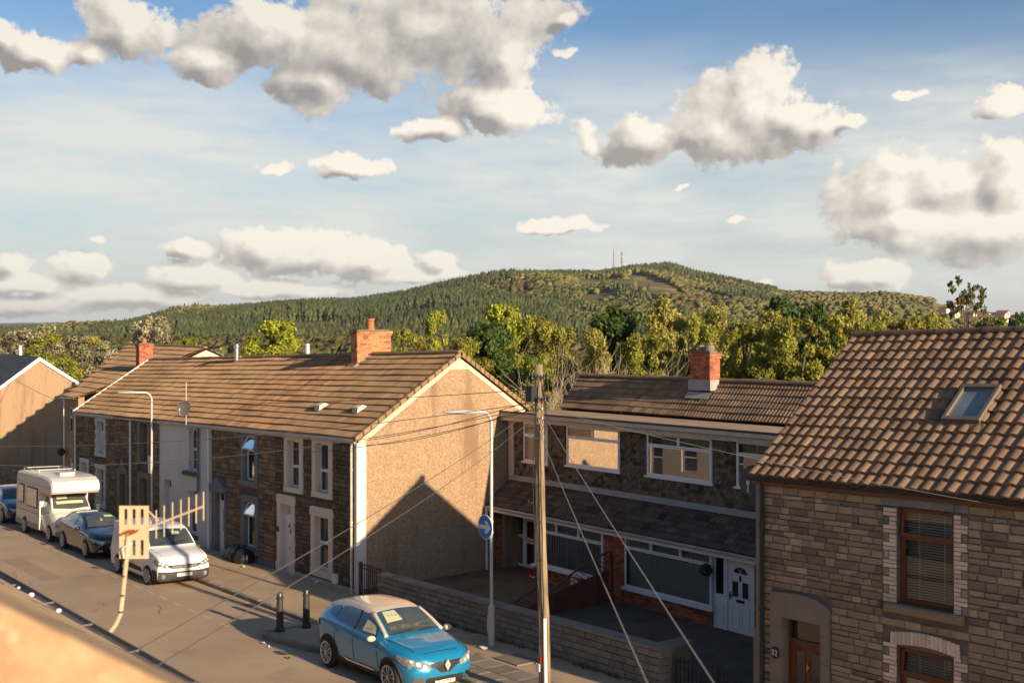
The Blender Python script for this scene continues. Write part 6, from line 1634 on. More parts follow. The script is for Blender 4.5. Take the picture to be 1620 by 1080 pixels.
# coachbuilt box with rounded luton nose
g = MB()
prof = [(2.0,.35),(5.55,.35),(5.6,.5),(5.6,2.55),(5.5,2.68),(5.2,2.74),(1.6,2.76),(.85,2.70),(.50,2.58),(.36,2.40),(.36,2.16),(.50,2.05),(.9,2.02),(2.0,2.02)]
W_ = 1.06
n = len(prof)
for (yy, sh) in ((-W_, .09), (-W_*.95, .0), (W_*.95, .0), (W_, .09)):
    cx, cz = 2.9, 1.6
    for (px, pz) in prof: g.v.append((px+(sh if px < 3 else -sh)*(1 if pz > 2.3 or px > 5 or px < 1 else 0), yy, pz-(sh if pz > 2.5 else 0)))
for q in range(3):
    for k in range(n): g.f.append([q*n+k, q*n+(k+1)%n, (q+1)*n+(k+1)%n, (q+1)*n+k]); g.m.append(0); g.t.append(0)
g.f.append(list(range(n))[::-1]); g.m.append(0); g.t.append(0); g.f.append([3*n+k for k in range(n)]); g.m.append(0); g.t.append(0)
co = c.obj(g, 'coach_body', m_mh)
g = MB()
for z0, z1 in ((1.02,1.06),(1.25,1.27)): g.box(2.0,5.58,-W_-.008,-W_-.001,z0,z1)
g.box(.40,5.5,-W_-.008,-W_-.001,2.28,2.30); c.obj(g, 'stripe', m_mhg, co)
g = MB(); g.box(2.0,5.56,-W_-.01,-W_-.001,.36,.60); c.obj(g, 'skirt', m_mhg, co)
m_curt = M('pink_brown_curtains', (.20,.085,.06), .9, (.36,.22,.17), 11, .9, coord='obj')
for (xa, xb, za, zb) in ((2.35,3.75,1.32,2.10),(4.35,5.05,1.38,2.12)):
    g = MB(); g.box(xa-.05,xb+.05,-W_-.02,-W_-.002,za-.05,zb+.05); wo = c.obj(g, 'window_frame', m_trim, co)
    g = MB(); nn = 16
    for k in range(nn):
        u0, u1 = xa+(xb-xa)*k/nn, xa+(xb-xa)*(k+1)/nn
        g.quad((u0,-W_-.022-.008*(k%2),za),(u1,-W_-.022-.008*((k+1)%2),za),(u1,-W_-.022-.008*((k+1)%2),zb),(u0,-W_-.022-.008*(k%2),zb))
    c.obj(g, 'curtain', m_curt, wo)
    g = MB(); g.quad((xa,-W_-.04,za),(xb,-W_-.04,za),(xb,-W_-.04,zb),(xa,-W_-.04,zb)); c.obj(g, 'pane', m_glassC, wo)
g = MB(); g.box(1.6,2.3,-.32,.32,2.76,2.86); c.obj(g, 'roof_hatch', m_mh, co)
g = MB()
for yy in (-.8,.8): g.tube([(3.0,yy,2.76),(3.0,yy,2.86),(5.3,yy,2.86),(5.3,yy,2.74)], .015, 5)
g.tube([(3.4,-.8,2.86),(3.4,.8,2.86)], .015, 5); g.tube([(5.0,-.8,2.86),(5.0,.8,2.86)], .015, 5); c.obj(g, 'roof_rack', m_galv, co)
c.patch([(.98,-.78),(.90,0),(.98,.78),(1.46,.70),(1.50,0),(1.46,-.70)], 'T', 'windscreen', m_carglassI, .012, cuts=10)
c.patch([(1.10,-.6),(1.2,-.62),(1.2,.58),(1.10,.55)], 'T', 'dashboard_cover', m_card, .016, cuts=3); c.patch([(1.28,-.55),(1.4,-.55),(1.4,-.1),(1.28,-.1)], 'T', 'sun_visor', m_card, .016, cuts=2)
c.patch([(-.90,.28),(.90,.28),(.90,.52),(-.90,.52)], 'F', 'bumper', m_mhg, .02, cuts=10)
c.patch([(-.45,.70),(.45,.70),(.45,.80),(-.45,.80)], 'F', 'grille', m_trim, .012, cuts=6)
for sd, vw in ((-1,'L'),(1,'R')):
    c.patch([(.52*sd,.66),(.84*sd,.68),(.84*sd,.80),(.52*sd,.82)], 'F', 'headlight', m_lamp, .014, cuts=5)
    c.patch([(.10,.66),(.22,.68),(.22,.80),(.10,.80)], vw, 'indicator', M('orange_lamp',(.6,.2,.05),.3), .012, cuts=3)
    c.patch([(1.12,1.18),(1.85,1.2),(1.85,1.84),(1.55,1.84),(1.3,1.5)], vw, 'cab_door_glass', m_carglass, .012, cuts=6)
    c.arch(.95, sd, .38, .36, m_trim)
    c.wheel(.95, sd, .345, .2, .98, spokes=8, style='steel'); c.wheel(4.15, sd, .345, .2, 1.075, spokes=8, style='steel')
    g = MB(); nn = 12; P = [(4.15+.42*math.cos(a), .345+.42*math.sin(a)) for a in np.linspace(-.1, math.pi+.1, nn)]; g.prism(P, 'y', (W_+.002)*sd, (W_+.008)*sd); c.obj(g, 'arch_shade_patch', m_trim)  # dark disc on the coach side imitates the shaded wheel opening
    g = MB(); g.box(.98,1.12,sd*1.18-.09,sd*1.18+.09,1.15,1.48); mo = c.obj(g, 'door_mirror', m_trim); g = MB(); g.tube([(1.1,.93*sd,1.2),(1.08,1.12*sd,1.25)],.02,5); c.obj(g, 'mirror_arm', m_trim, mo)
c.plate((0,.44), .5, .11, 'N214 HBX')

# ------------------------------------------------------------------ street furniture
def lamp_post(label, X, Y, H, head_len, th, group):
    z0 = zg(X, Y)+PV
    t = thing('street_lamp', label, 'street lamp', (X, Y, z0), group)
    g = MB(); g.lathe((X,Y,z0), [(.085,0),(.085,.95),(.05,1.0),(.05,1.02)], 12); g.build('base_column', m_galv, t)
    top = z0+H
    g = MB(); pts = [(X,Y,z0+1.0),(X,Y,top-.30)]
    for a in np.linspace(0, 90, 7)[1:]: pts.append((X-.30*(1-math.cos(R(a)))*th[0], Y-.30*(1-math.cos(R(a)))*th[1], top-.30+.30*math.sin(R(a))))
    e = pts[-1]; pts.append((e[0]-head_len*.35*th[0], e[1]-head_len*.35*th[1], top+.015)); g.tube(pts, .042, 10); g.build('pole', m_galv, t, smooth=False)
    e = pts[-1]; g = MB(); u = Vector((-th[0],-th[1],.04)).normalized(); w = Vector((-u.y,u.x,0)).normalized()
    secs = [(0,.05,.04),(.12,.10,.06),(.4,.13,.055),(.62,.10,.035),(.72,.04,.015)]
    b = len(g.v); n = 10
    for (d_, hw, hh) in secs:
        for k in range(n):
            a = 2*math.pi*k/n; p = Vector(e)+u*d_+w*hw*math.cos(a)+Vector((0,0,1))*(hh*math.sin(a)); g.v.append(tuple(p))
    for i in range(len(secs)-1):
        for k in range(n): g.f.append([b+i*n+k,b+i*n+(k+1)%n,b+(i+1)*n+(k+1)%n,b+(i+1)*n+k]); g.m.append(0); g.t.append(0)
    g.f.append([b+k for k in range(n)]); g.f.append([b+(len(secs)-1)*n+k for k in range(n)]); g.m += [0,0]; g.t += [0,0]
    g.build('lamp_head', m_upvcy if False else m_galv, t, smooth=False)
    g = MB(); g.box(X-.05,X+.05,Y-.092,Y-.08,z0+.35,z0+.75); g.build('access_door', m_galv, t)
    return t
lamp_post('grey street lamp beside the block wall, carrying the round blue arrow sign', -22.43, 16.44, 5.72, 1.0, (.05,1), 'street lamps')
lamp_post('street lamp in front of the white rendered house, its base hidden by the van', -45.78, 16.4, 5.85, 1.0, (.05,1), 'street lamps')
g0 = thing('direction_sign', 'round blue sign with a white right arrow on the lamp post by the block wall', 'road sign', (-22.43, 16.3, 2.15))
SXc, SZc = -22.56, 2.12
m_signb = M('blue_sign_face', (.015,.17,.52), .4, spec=.5); m_signw = M('white_sign_face', (.75,.76,.76), .4)
def rot_sign(mb): return mb
g = MB(); n = 28; g.prism([(SXc+.30*math.cos(2*math.pi*i/n), SZc+.30*math.sin(2*math.pi*i/n)) for i in range(n)], 'y', 16.345, 16.36); g.build('rim', m_signw, g0)
g = MB(); g.prism([(SXc+.283*math.cos(2*math.pi*i/n), SZc+.283*math.sin(2*math.pi*i/n)) for i in range(n)], 'y', 16.340, 16.3445); g.build('face', m_signb, g0)
g = MB(); A = [(-.235,-.048),(.05,-.048),(-.02,-.15),(.09,-.15),(.235,0),(.09,.15),(-.02,.15),(.05,.048),(-.235,.048)]
g.prism([(SXc+x, SZc+z) for x, z in A], 'y', 16.335, 16.3395); g.build('arrow', m_signw, g0)
g = MB(); g.lathe((-22.43,16.44,1.98), [(.058,0),(.058,.04)], 10); g.lathe((-22.43,16.44,2.24), [(.058,0),(.058,.04)], 10); g.box(-22.5,-22.38,16.36,16.40,1.98,2.02); g.box(-22.5,-22.38,16.36,16.40,2.24,2.28); g.build('bracket', m_galv, g0)
g0 = thing('parking_sign', 'small grey parking sign on the far street lamp', 'road sign', (-45.78,16.3,1.4))
g = MB(); g.box(-45.95,-45.62,16.30,16.315,1.0,1.7); g.build('plate', m_galv, g0)
def bollard(X, Y, label):
    z = zg(X, Y)+PV-.01; t = thing('bollard', label, 'bollard', (X, Y, z), 'black bollards on the kerbed build-out')
    g = MB(); g.lathe((X,Y,z), [(.125,0),(.125,.06),(.11,.08),(.10,.12),(.085,.75),(.08,.84)], 14); g.build('post', m_bol, t, smooth=False)
    g = MB(); g.lathe((X,Y,z+.84), [(.095,0),(.10,.03),(.075,.06),(.07,.08),(.085,.10),(.075,.14),(.04,.165),(.005,.17)], 14); g.build('cap', m_bol, t, smooth=False)
m_bol = M('bollard_black_paint', (.028,.026,.025), .4, (.045,.04,.035), 9, .6, spec=.5)
bollard(-27.0, 13.02, 'black bollard nearer the road on the kerbed build-out'); bollard(-26.95, 13.75, 'black bollard nearer the houses on the kerbed build-out')

# utility pole
PX, PY = -18.2, 14.62
pz0 = zg(PX, PY)+PV
t = thing('utility_pole', 'tall weathered wooden telegraph pole leaning slightly, in front of the set-back houses', 'utility pole', (PX, PY, pz0))
m_pole = M('weathered_pole_wood', (.33,.25,.16), .9, (.15,.11,.075), 9, .8, bump=.9, bscale=30, grime=((.045,.038,.028), 5, .60), stretch=(1,1,.12))
nt = m_pole.node_tree
g = MB(); ptop = (PX-.11, PY, 6.25); pts = []; rs = []
for i in range(25):
    f = i/24; z = pz0-.3+(6.25-pz0+.3)*f; pts.append((PX+.10-.22*f+.012*math.sin(f*9), PY+.01*math.sin(f*7), z)); rs.append((.128-.042*f)*(1+.03*math.sin(i*2.1)))
g.tube(pts, rs, 16); g.build('post', m_pole, t, smooth=False)
def px_at(z): f = (z-pz0+.3)/(6.25-pz0+.3); return PX+.10-.22*f
for k, z in enumerate(np.arange(1.9, 6.0, .38)):
    s_ = 1 if k % 2 else -1; g = MB(); x = px_at(z)
    g.tube([(x+s_*.08,PY-.08,z),(x+s_*.19,PY-.17,z),(x+s_*.19,PY-.17,z+.05)], .012, 5); g.build('step_bolt', m_rust, t)
g = MB(); g.tube([(px_at(5.05)+.12,PY-.08,5.05)]+[(px_at(z)+.125+.012*math.sin(z*5),PY-.085,z) for z in np.arange(4.8,-.6,-.35)], .013, 5); g.tube([(px_at(5.5)-.02,PY-.13,5.3)]+[(px_at(z)+.03+.08*math.sin(z*1.3),PY-.15,z) for z in np.arange(5.0,.8,-.4)], .009, 5); g.build('down_cable', m_black, t)
g = MB(); g.tube([(px_at(1.1)+.13,PY-.06,1.1),(px_at(-1)+.15,PY-.08,-1.2)], .035, 8); g.build('cable_guard', m_upvc, t)
g = MB(); g.lathe((px_at(.25)-.0,PY,.20), [(.126,0),(.126,.09)], 14); g.build('red_band', M('red_tape',(.5,.02,.015),.6), t)
g = MB(); g.box(px_at(.1)-.06,px_at(.1)+.05,PY-.165,PY-.14,.02,.17); g.build('notice', m_upvc, t)
for z, r_ in ((6.0,.17),(5.55,.19)):
    g = MB(); N = 10
    g.tube([(px_at(z)+r_*math.cos(a),PY+r_*math.sin(a),z) for a in np.linspace(0,2*math.pi,13)], .012, 5); g.build('cable_ring', m_black, t)
    for k in range(9):
        a = 2*math.pi*k/9; g = MB(); x, y = px_at(z)+r_*1.1*math.cos(a), PY+r_*1.1*math.sin(a)
        g.lathe((x,y,z-.06), [(.02,0),(.028,.03),(.02,.06),(.028,.09),(.012,.13)], 8); g.build('insulator', m_black, t)
for dx, z in ((.0,5.35),(-.05,4.75),(.05,5.15)):
    g = MB(); g.tube([(px_at(z)+.08,PY-.1,z),(px_at(z)+.3*(1 if dx>=0 else -1),PY-.15,z+.03)], .014, 5); g.build('hook_bracket', m_galv, t)
for k in range(5):
    g = MB(); x = px_at(5.9)
    g.tube([(x+.16,PY-.05,5.95),(x+.24+.05*k,PY-.1,5.5-.1*k),(x+.18,PY-.1,5.1-.1*k),(x+.10,PY-.12,5.2)], .006, 4); g.build('loose_wire', m_black, t)
g = MB(); g.box(px_at(5.7)-.13, px_at(5.7)+.07, PY-.24, PY-.1, 5.5, 5.82); g.build('terminal_box', m_black, t)
# overhead cables
def cable(a, b, sag, label, r=.008, mat=None, n=24):
    a, b = Vector(a), Vector(b); o = thing('overhead_cable', label, 'cable', tuple(a), 'overhead cables from the pole') if False else None
    g = MB(); pts = [tuple(a.lerp(b, i/n)-Vector((0,0,4*sag*(i/n)*(1-i/n)))) for i in range(n+1)]
    g.tube(pts, r, 5); o = g.build('overhead_cable', mat or m_cab, loc=tuple(a)); tag(o, label, 'cable', 'overhead cables'); return o
m_cab = M('grey_weathered_cable', (.10,.09,.08), .7); m_cabb = M('black_cable', (.02,.02,.02), .7); m_cabw = M('pale_cable', (.24,.22,.20), .6)
pt_ = lambda z: (px_at(z)-.15, PY-.1, z)
cable(pt_(5.5), (-14.4,2.5,4.85), .12, 'upper of the two cables crossing the terrace gable down to the near left roof') if False else None
cable(pt_(5.3), (-7.45,2.55,4.95), .10, 'cable from the pole to the near gutter just right of the aerial mast', .0045)
cable(pt_(5.1), (-7.0,2.55,4.97), .12, 'cable to the near gutter, lower and nearer of the pair', .0045)
cable(pt_(5.6), (-14.6,2.5,4.80), .0, 'long cable from the pole to the near roof off the left edge, passing low over the motorhome') if False else None
cable((-18.45,14.5,5.45), (-46,2.6,3.6), .75, 'long cable sweeping left across the terrace fronts and over the motorhome roof', .008)
cable((-18.45,14.5,5.35), (-40,2.6,3.75), 1.0, 'lower long cable sweeping left across the doors and the black hatchback', .008)
cable((-18.3,14.6,5.55), (-29.56,17.0,3.62), .10, 'thin cable from the pole to the top of the end house white corner', .008, m_cabb)
cable((-18.3,14.6,5.45), (-29.52,17.0,3.48), .18, 'thin slack cable from the pole to just below the end house white corner', .008, m_cabb)
cable((-18.3,14.6,5.35), (-33.2,17.0,2.95), .16, 'thin cable from the pole to the upper windows of the end house', .008, m_cab)
cable((-18.3,14.6,5.75), (-58.3,16.9,3.5), .35, 'dark cable running along in front of the terrace roof slope', .008, m_cabb)
cable((-18.2,14.5,5.0), (-2.1,2.6,5.15), .05, 'pale cable dropping steeply to the bottom right, nearer the wooden pole', .0048, m_cabw)
cable((-18.2,14.5,5.45), (-1.3,2.5,5.15), .05, 'pale cable dropping to the bottom right, the upper one under the fascia', .0048, m_cabw)
cable((-18.2,14.7,5.35), (-9.3,16.98,4.22), .10, 'thin pale wire from the pole along the flat roof edge to the near house', .006, m_cabw)
cable((-92,20.6,3.9), (-60.5,17.2,2.9), .1, 'dark wire slung across the far-left gable', .012, m_cabb)

# television aerial on the near eave
t = thing('television_aerial', 'cream television aerial with grid reflector on a bent mast at the near gutter', 'aerial', (-8.26, 2.6, 4.9))
m_aer = M('aged_cream_aluminium', (.56,.44,.29), .5, (.42,.33,.22), 6, .6)
g = MB(); mp = [(-8.36,2.56,4.80),(-8.315,2.61,4.835),(-8.28,2.655,4.875),(-8.255,2.69,4.93),(-8.235,2.722,5.01),(-8.225,2.735,5.15),(-8.205,2.75,5.36),(-8.19,2.765,5.60)]
g.tube(mp, .0165, 10); g.build('mast', m_aer, t)
for z in (5.02,5.14,5.28,5.40):
    g = MB(); k = (z-5.01)/.59; g.lathe((-8.235+.045*k,2.722+.043*k,z), [(.018,0),(.018,.012)], 10); g.build('tape_band', m_trim, t)
# grid reflector: a panel of slots, facing along the boom
bd = Vector((.32,.12,.045)).normalized(); bd = Vector((.83,.52,.16)).normalized()
AO = Vector((-8.12,2.86,5.585)); wdir = Vector((-.52,.83,0)).normalized(); 
def P3(o, u, v, d=0): return tuple(Vector(o)+RX_*u+RZ_*v+RD_*d)
RX_ = Vector((.60,.80,0)).normalized(); RZ_ = Vector((0,0,1)); RD_ = RX_.cross(RZ_)
RO = Vector((-8.175, 2.80, 5.60))
g = MB()
def pbox(g, u0, u1, v0, v1, d0=-.006, d1=.006):
    g.add([P3(RO,u,v,d) for u, v, d in ((u0,v0,d0),(u1,v0,d0),(u1,v0,d1),(u0,v0,d1),(u0,v1,d0),(u1,v1,d0),(u1,v1,d1),(u0,v1,d1))], [(0,3,2,1),(4,5,6,7),(0,1,5,4),(1,2,6,5),(2,3,7,6),(3,0,4,7)])
HW, HH = .105, .19
for (v0, v1) in ((-HH,-HH+.022),(-.055,.055),(HH-.022,HH)): pbox(g, -HW, HW, v0, v1)
for i in range(4):
    u0 = -HW+i*(2*HW-.035)/3; pbox(g, u0, u0+.035, -HH+.022, -.055, -.0059, .0059); pbox(g, u0, u0+.035, .055, HH-.022, -.0059, .0059)
g.build('grid_reflector', m_aer, t)
g = MB(); 
for k in range(5): g.tube([P3(RO,-.10+.02*k,-.02+.012*(k%3),.02),P3(RO,-.02+.03*k*.5,.02-.01*(k%2),.03)], .008, 5)
g.build('rusty_clamp', M('orange_rust', (.33,.10,.03), .9, (.2,.06,.02), 30, .6), t)
B0 = Vector(P3(RO, HW*.9, .03, 0)); B1 = B0+Vector((.30,.30,.165))
ax = (B1-B0)
g = MB(); g.tube([tuple(B0-ax*.35), tuple(B1)], .009, 6); g.build('boom', m_aer, t)
g = MB(); g.tube([tuple(B0+Vector((0,0,.13))), tuple(B0+ax*.2+Vector((0,0,.02)))], .006, 5); g.build('brace', m_aer, t)
for k, (f, l) in enumerate(((.0,.10),(.16,.105),(.30,.115),(.45,.115),(.60,.112),(.74,.108),(.87,.105),(1.0,.105))):
    p = B0+ax*f; g = MB(); up = Vector((.0+.01*(k%2),0,1)).normalized()*l*(1.0)
    lo = -up*.95 if k > 0 else up*.0
    g.tube([tuple(p+lo), tuple(p+up)], .0052, 5); g.build('element', m_aer, t)
g = MB(); g.tube([(-8.19,2.73,5.42),(-8.17,2.72,5.50),(-8.12,2.76,5.53)], .006, 5); g.build('coax_lead', m_upvc, t)
# moss and lichen lumps on the near eave
for k, (x, r_) in enumerate(((-10.15,.014),(-9.75,.024),(-8.98,.022))):
    o = MB(); o.lathe((x,2.5,OE+SL*x+.02), [(.3*r_,-.6*r_),(r_,0),(.8*r_,.7*r_),(.1*r_,r_)], 8); q = o.build('lichen_clump', m_upvc, loc=(x,2.5,OE+SL*x)); tag(q, ['small white lump on the near eave, furthest left','largest white lump on the near eave','white lump on the near eave, nearest the aerial mast'][k], 'lichen', 'white lumps on the near eave')

# rubbish bags against house 2, litter, hydrants of weeds
for k, (x, y, r_, mt) in enumerate(((-38.9,16.75,.22,'green'),(-38.4,16.72,.30,'clear'),(-37.95,16.7,.33,'black'),(-37.4,16.68,.34,'black'))):
    m = M('green_bag_plastic',(.02,.16,.11),.35,spec=.6) if mt == 'green' else M('grey_bag_plastic',(.14,.10,.09),.3,(.05,.04,.04),8,.6,spec=.6) if mt == 'clear' else M('black_bag_plastic',(.014,.014,.015),.3,spec=.6)
    z = zg(x,y)+PV; g = MB(); N = 16; pr = [(.55,.0),(.95,.12),(1.0,.5),(.85,1.0),(.5,1.35),(.16,1.55),(.12,1.62),(.26,1.8)]
    for i, (a_, h_) in enumerate(pr):
        for q in range(N):
            an = 2*math.pi*q/N; w = 1+.10*mnoise.noise(Vector((math.cos(an)*2+k*5,math.sin(an)*2,h_*3)))*1.8+(.06*math.sin(q*4.0+k) if h_ > .8 else 0)
            g.v.append((x+r_*a_*w*math.cos(an), y+r_*a_*w*math.sin(an), z+r_*h_))
    for i in range(len(pr)-1):
        for q in range(N): g.f.append([i*N+q,i*N+(q+1)%N,(i+1)*N+(q+1)%N,(i+1)*N+q]); g.m.append(0); g.t.append(0)
    o = g.build('rubbish_bag', m, loc=(x,y,z)); tag(o, ['small green recycling bag, leftmost of the bags by the grey-trimmed house','greyish rubbish bag beside the green one','black rubbish bag in the middle of the pile','large black rubbish bag, rightmost of the pile'][k], 'rubbish bag', 'rubbish bags against the terrace')
for k, (x, y, s_, m) in enumerate(((-36.6,16.3,.10,M('lime_wrapper',(.3,.6,.1),.6)),(-26.3,12.25,.09,m_upvc),(-22.3,16.1,.13,m_upvc),(-25.9,12.2,.05,m_upvc),(-24.6,12.1,.06,M('brown_leaf',(.08,.04,.02),.9)))):
    z = zg(x,y)+(PV if y > 14 else 0)+.012; g = MB(); n = 7
    g.v = [(x+s_*math.cos(2*math.pi*i/n)*random.uniform(.6,1.3), y+s_*.6*math.sin(2*math.pi*i/n)*random.uniform(.6,1.3), z+random.uniform(0,.04)) for i in range(n)]+[(x,y,z+.06)]
    for i in range(n): g.f.append([i,(i+1)%n,n]); g.m.append(0); g.t.append(0)
    o = g.build('litter', m, loc=(x,y,z)); tag(o, ['lime green scrap on the pavement by the end house','crumpled white and black litter by the build-out kerb','white paper at the foot of the street lamp','tiny white scrap on the road behind the blue car','small brown scrap on the dashed bay line'][k], 'litter', 'litter')
g = MB()
for k in range(900):
    sel = random.random()
    if sel < .45: x = random.uniform(-28.3,-17.2); y = 16.93-abs(random.gauss(0,.06)); dens = .5
    elif sel < .60: x = random.uniform(-27.2,-24.6); y = 12.55+(x+27.2)*.12 + rt(.08)
    elif sel < .8: x = random.uniform(-28,-23.5); y = 14.28+rt(.05)
    else: x = random.uniform(-29.5,-22); y = random.choice((18.2,19.6,21.3))+rt(.3)
    if mnoise.noise(Vector((x*1.1, y, 3))) < -.02: continue
    z = zg(x,y)+(PV if y > 14 and y < 17 else 0) if y < 17 else yz(x,y)
    a = random.uniform(0,6.28); h_ = random.uniform(.03,.13); w = .02
    g.add([(x-w*math.cos(a),y-w*math.sin(a),z),(x+w*math.cos(a),y+w*math.sin(a),z),(x+rt(.05),y+rt(.05),z+h_)],[(0,1,2)],0,rt(.5))
o = g.build('weeds', M('weed_green',(.085,.10,.02),.8,tint=.8), loc=(-23,16,-.8)); tag(o, kind='stuff')
# ------------------------------------------------------------------ trees behind the houses
def leaf_mat(name, c, c2, t=.8):
    m = M(name, c, .55, c2, .25, .7, tint=t, spec=.25)
    # let some light through the leaves
    nt = m.node_tree; b = [n for n in nt.nodes if n.type == 'BSDF_PRINCIPLED'][0]; o = [n for n in nt.nodes if n.type == 'OUTPUT_MATERIAL'][0]
    tr = nt.nodes.new('ShaderNodeBsdfTranslucent'); mx = nt.nodes.new('ShaderNodeMixShader'); mx.inputs[0].default_value = .3
    nt.links.new(b.inputs['Base Color'].links[0].from_socket, tr.inputs['Color']); nt.links.new(b.outputs[0], mx.inputs[1]); nt.links.new(tr.outputs[0], mx.inputs[2]); nt.links.new(mx.outputs[0], o.inputs['Surface'])
    return m
m_bark = M('bark', (.11,.085,.06), .95, (.07,.055,.04), 4, .6, bump=.4)
m_barkp = M('pale_dead_wood', (.42,.34,.25), .9, (.32,.26,.19), 4, .6)
LM = {'olive': leaf_mat('olive_leaf', (.165,.20,.028), (.30,.265,.045)), 'lime': leaf_mat('lime_leaf', (.25,.285,.025), (.34,.345,.04)),
      'birch': leaf_mat('birch_leaf', (.24,.24,.055), (.35,.30,.07)), 'silver': leaf_mat('silver_leaf', (.16,.16,.08), (.34,.30,.19), 1.0), 'pine': leaf_mat('pine_needles', (.05,.095,.022), (.09,.13,.028)), 'feather': leaf_mat('feathery_leaf', (.10,.105,.035), (.15,.12,.05))}
def leaves(centers, n, size, elong=1.6, up=0.3):
    """n leaf quads scattered on a set of clump balls; returns verts, faces, tints"""
    C_ = np.array([c[:3] for c in centers]); Rr = np.array([c[3] for c in centers]); wgt = Rr**2; wgt /= wgt.sum()
    idx = np.random.choice(len(C_), n, p=wgt)
    d = np.random.normal(size=(n,3)); d /= np.linalg.norm(d, axis=1)[:,None]
    rad = Rr[idx]*(np.random.rand(n)**.33)*np.random.uniform(.8,1.12,n)
    pos = C_[idx]+d*rad[:,None]*np.array([1,1,.8])
    nrm = d+np.random.normal(size=(n,3))*.9; nrm[:,2] += up; nrm /= np.linalg.norm(nrm, axis=1)[:,None]
    a = np.cross(nrm, np.random.normal(size=(n,3))); a /= np.linalg.norm(a, axis=1)[:,None]; b = np.cross(nrm, a)
    s_ = size*np.random.uniform(.6,1.4,n)[:,None]
    V = np.empty((n,4,3)); V[:,0] = pos-a*s_*elong*.5; V[:,1] = pos-b*s_*.5; V[:,2] = pos+a*s_*elong*.5; V[:,3] = pos+b*s_*.5
    tint = np.random.normal(0,.22,n)+np.random.normal(0,.16,len(C_))[idx]
    return V.reshape(-1,3), n, tint
def mesh_from_quads(name, V, n, tint, mat):
    me = bpy.data.meshes.new(name); me.vertices.add(n*4); me.vertices.foreach_set('co', V.astype(np.float32).ravel())
    me.loops.add(n*4); me.loops.foreach_set('vertex_index', np.arange(n*4, dtype=np.int32))
    me.polygons.add(n); me.polygons.foreach_set('loop_start', np.arange(0,n*4,4, dtype=np.int32)); me.polygons.foreach_set('loop_total', np.full(n,4, dtype=np.int32))
    me.update(calc_edges=True); at = me.attributes.new('tint','FLOAT','FACE'); at.data.foreach_set('value', tint.astype(np.float32)); me.materials.append(mat); return me
def make_tree(kind, seed):
    """unit tree: height 1 above its base, crown radius as built; returns (trunk mesh, crown mesh)"""
    rs = random.Random(seed); np.random.seed(seed)
    balls = []; limbs = MB()
    if kind in ('olive','lime','birch','silver'):
        cw = {'olive':.30,'lime':.28,'birch':.27,'silver':.36}[kind]
        z0 = .28 if kind != 'silver' else .12
        k = 60
        for i in range(k):
            t_ = rs.random(); z = z0+(1-z0)*t_
            env = cw*(math.sin(math.pi*min(1,(t_*.86+.12)))**.6)*(1.0 if kind != 'birch' else (1.12-.5*t_))
            a = rs.random()*6.283; r = env*(rs.random()**.45)*rs.uniform(.75,1.15)
            br = rs.uniform(.045,.105)*(1.15-.5*t_)
            balls.append((r*math.cos(a), r*math.sin(a), min(z, 1-br*.7), br))
            if kind == 'birch' and rs.random() < .6:
                for q in range(3): balls.append((r*math.cos(a)*1.08, r*math.sin(a)*1.08, z-.05*(q+1), br*.6))
        for (x, y, z, br) in balls[::3]: limbs.tube([(0,0,max(.05,z-.32)),(x*.5,y*.5,z-.12),(x,y,z)], [.012,.007,.003], 4)
        n = {'olive':27000,'lime':22000,'birch':28000,'silver':24000}[kind]; size = {'olive':.0125,'lime':.0135,'birch':.0115,'silver':.0135}[kind]
        V, n, t_ = leaves(balls, n, size)
        if kind == 'silver': t_ = t_ + (np.random.rand(n) < .25)*.6
        m = LM[kind]
    elif kind == 'pine':
        for i in range(75):
            t_ = rs.random()**.8; z = .18+.80*t_; env = .26*(1-t_)**.55+.03; a = rs.random()*6.283; r = env*rs.uniform(.35,1.1)
            balls.append((r*math.cos(a), r*math.sin(a), z+rs.uniform(-.01,.03), rs.uniform(.03,.065)))
        for (x, y, z, br) in balls[::2]: limbs.tube([(0,0,z-.06),(x,y,z)], [.008,.003], 4)
        V, n, t_ = leaves(balls, 24000, .0125, 2.2, .6); m = LM['pine']
    else:   # feathery, open
        for i in range(26):
            t_ = rs.random(); z = .42+.56*t_; a = rs.random()*6.283; r = (.26*math.sin(math.pi*(t_*.8+.15)))*rs.uniform(.4,1.2)
            c0 = (r*math.cos(a), r*math.sin(a), z); limbs.tube([(0,0,z-.28),(c0[0]*.4,c0[1]*.4,z-.15),c0], [.010,.006,.002], 4)
            for q in range(6): balls.append((c0[0]+rs.gauss(0,.035), c0[1]+rs.gauss(0,.035), z+rs.gauss(0,.03), rs.uniform(.012,.03)))
        V, n, t_ = leaves(balls, 4200, .013); m = LM['feather']
    crown = mesh_from_quads('crown_'+kind, V, n, t_, m)
    limbs.tube([(0,0,-.05),(.006,.004,.3),(-.004,.006,.6),(0,0,.88)], [.024,.018,.011,.003], 7)
    o = limbs.build('trunk', m_bark, recalc=False); tm = o.data; bpy.data.objects.remove(o)
    return tm, crown
TREE = {}
def tree_src(kind, v):
    if (kind, v) not in TREE: TREE[(kind, v)] = make_tree(kind, hash(kind) % 997 + v*31 if False else sum(map(ord, kind))+v*31)
    return TREE[(kind, v)]
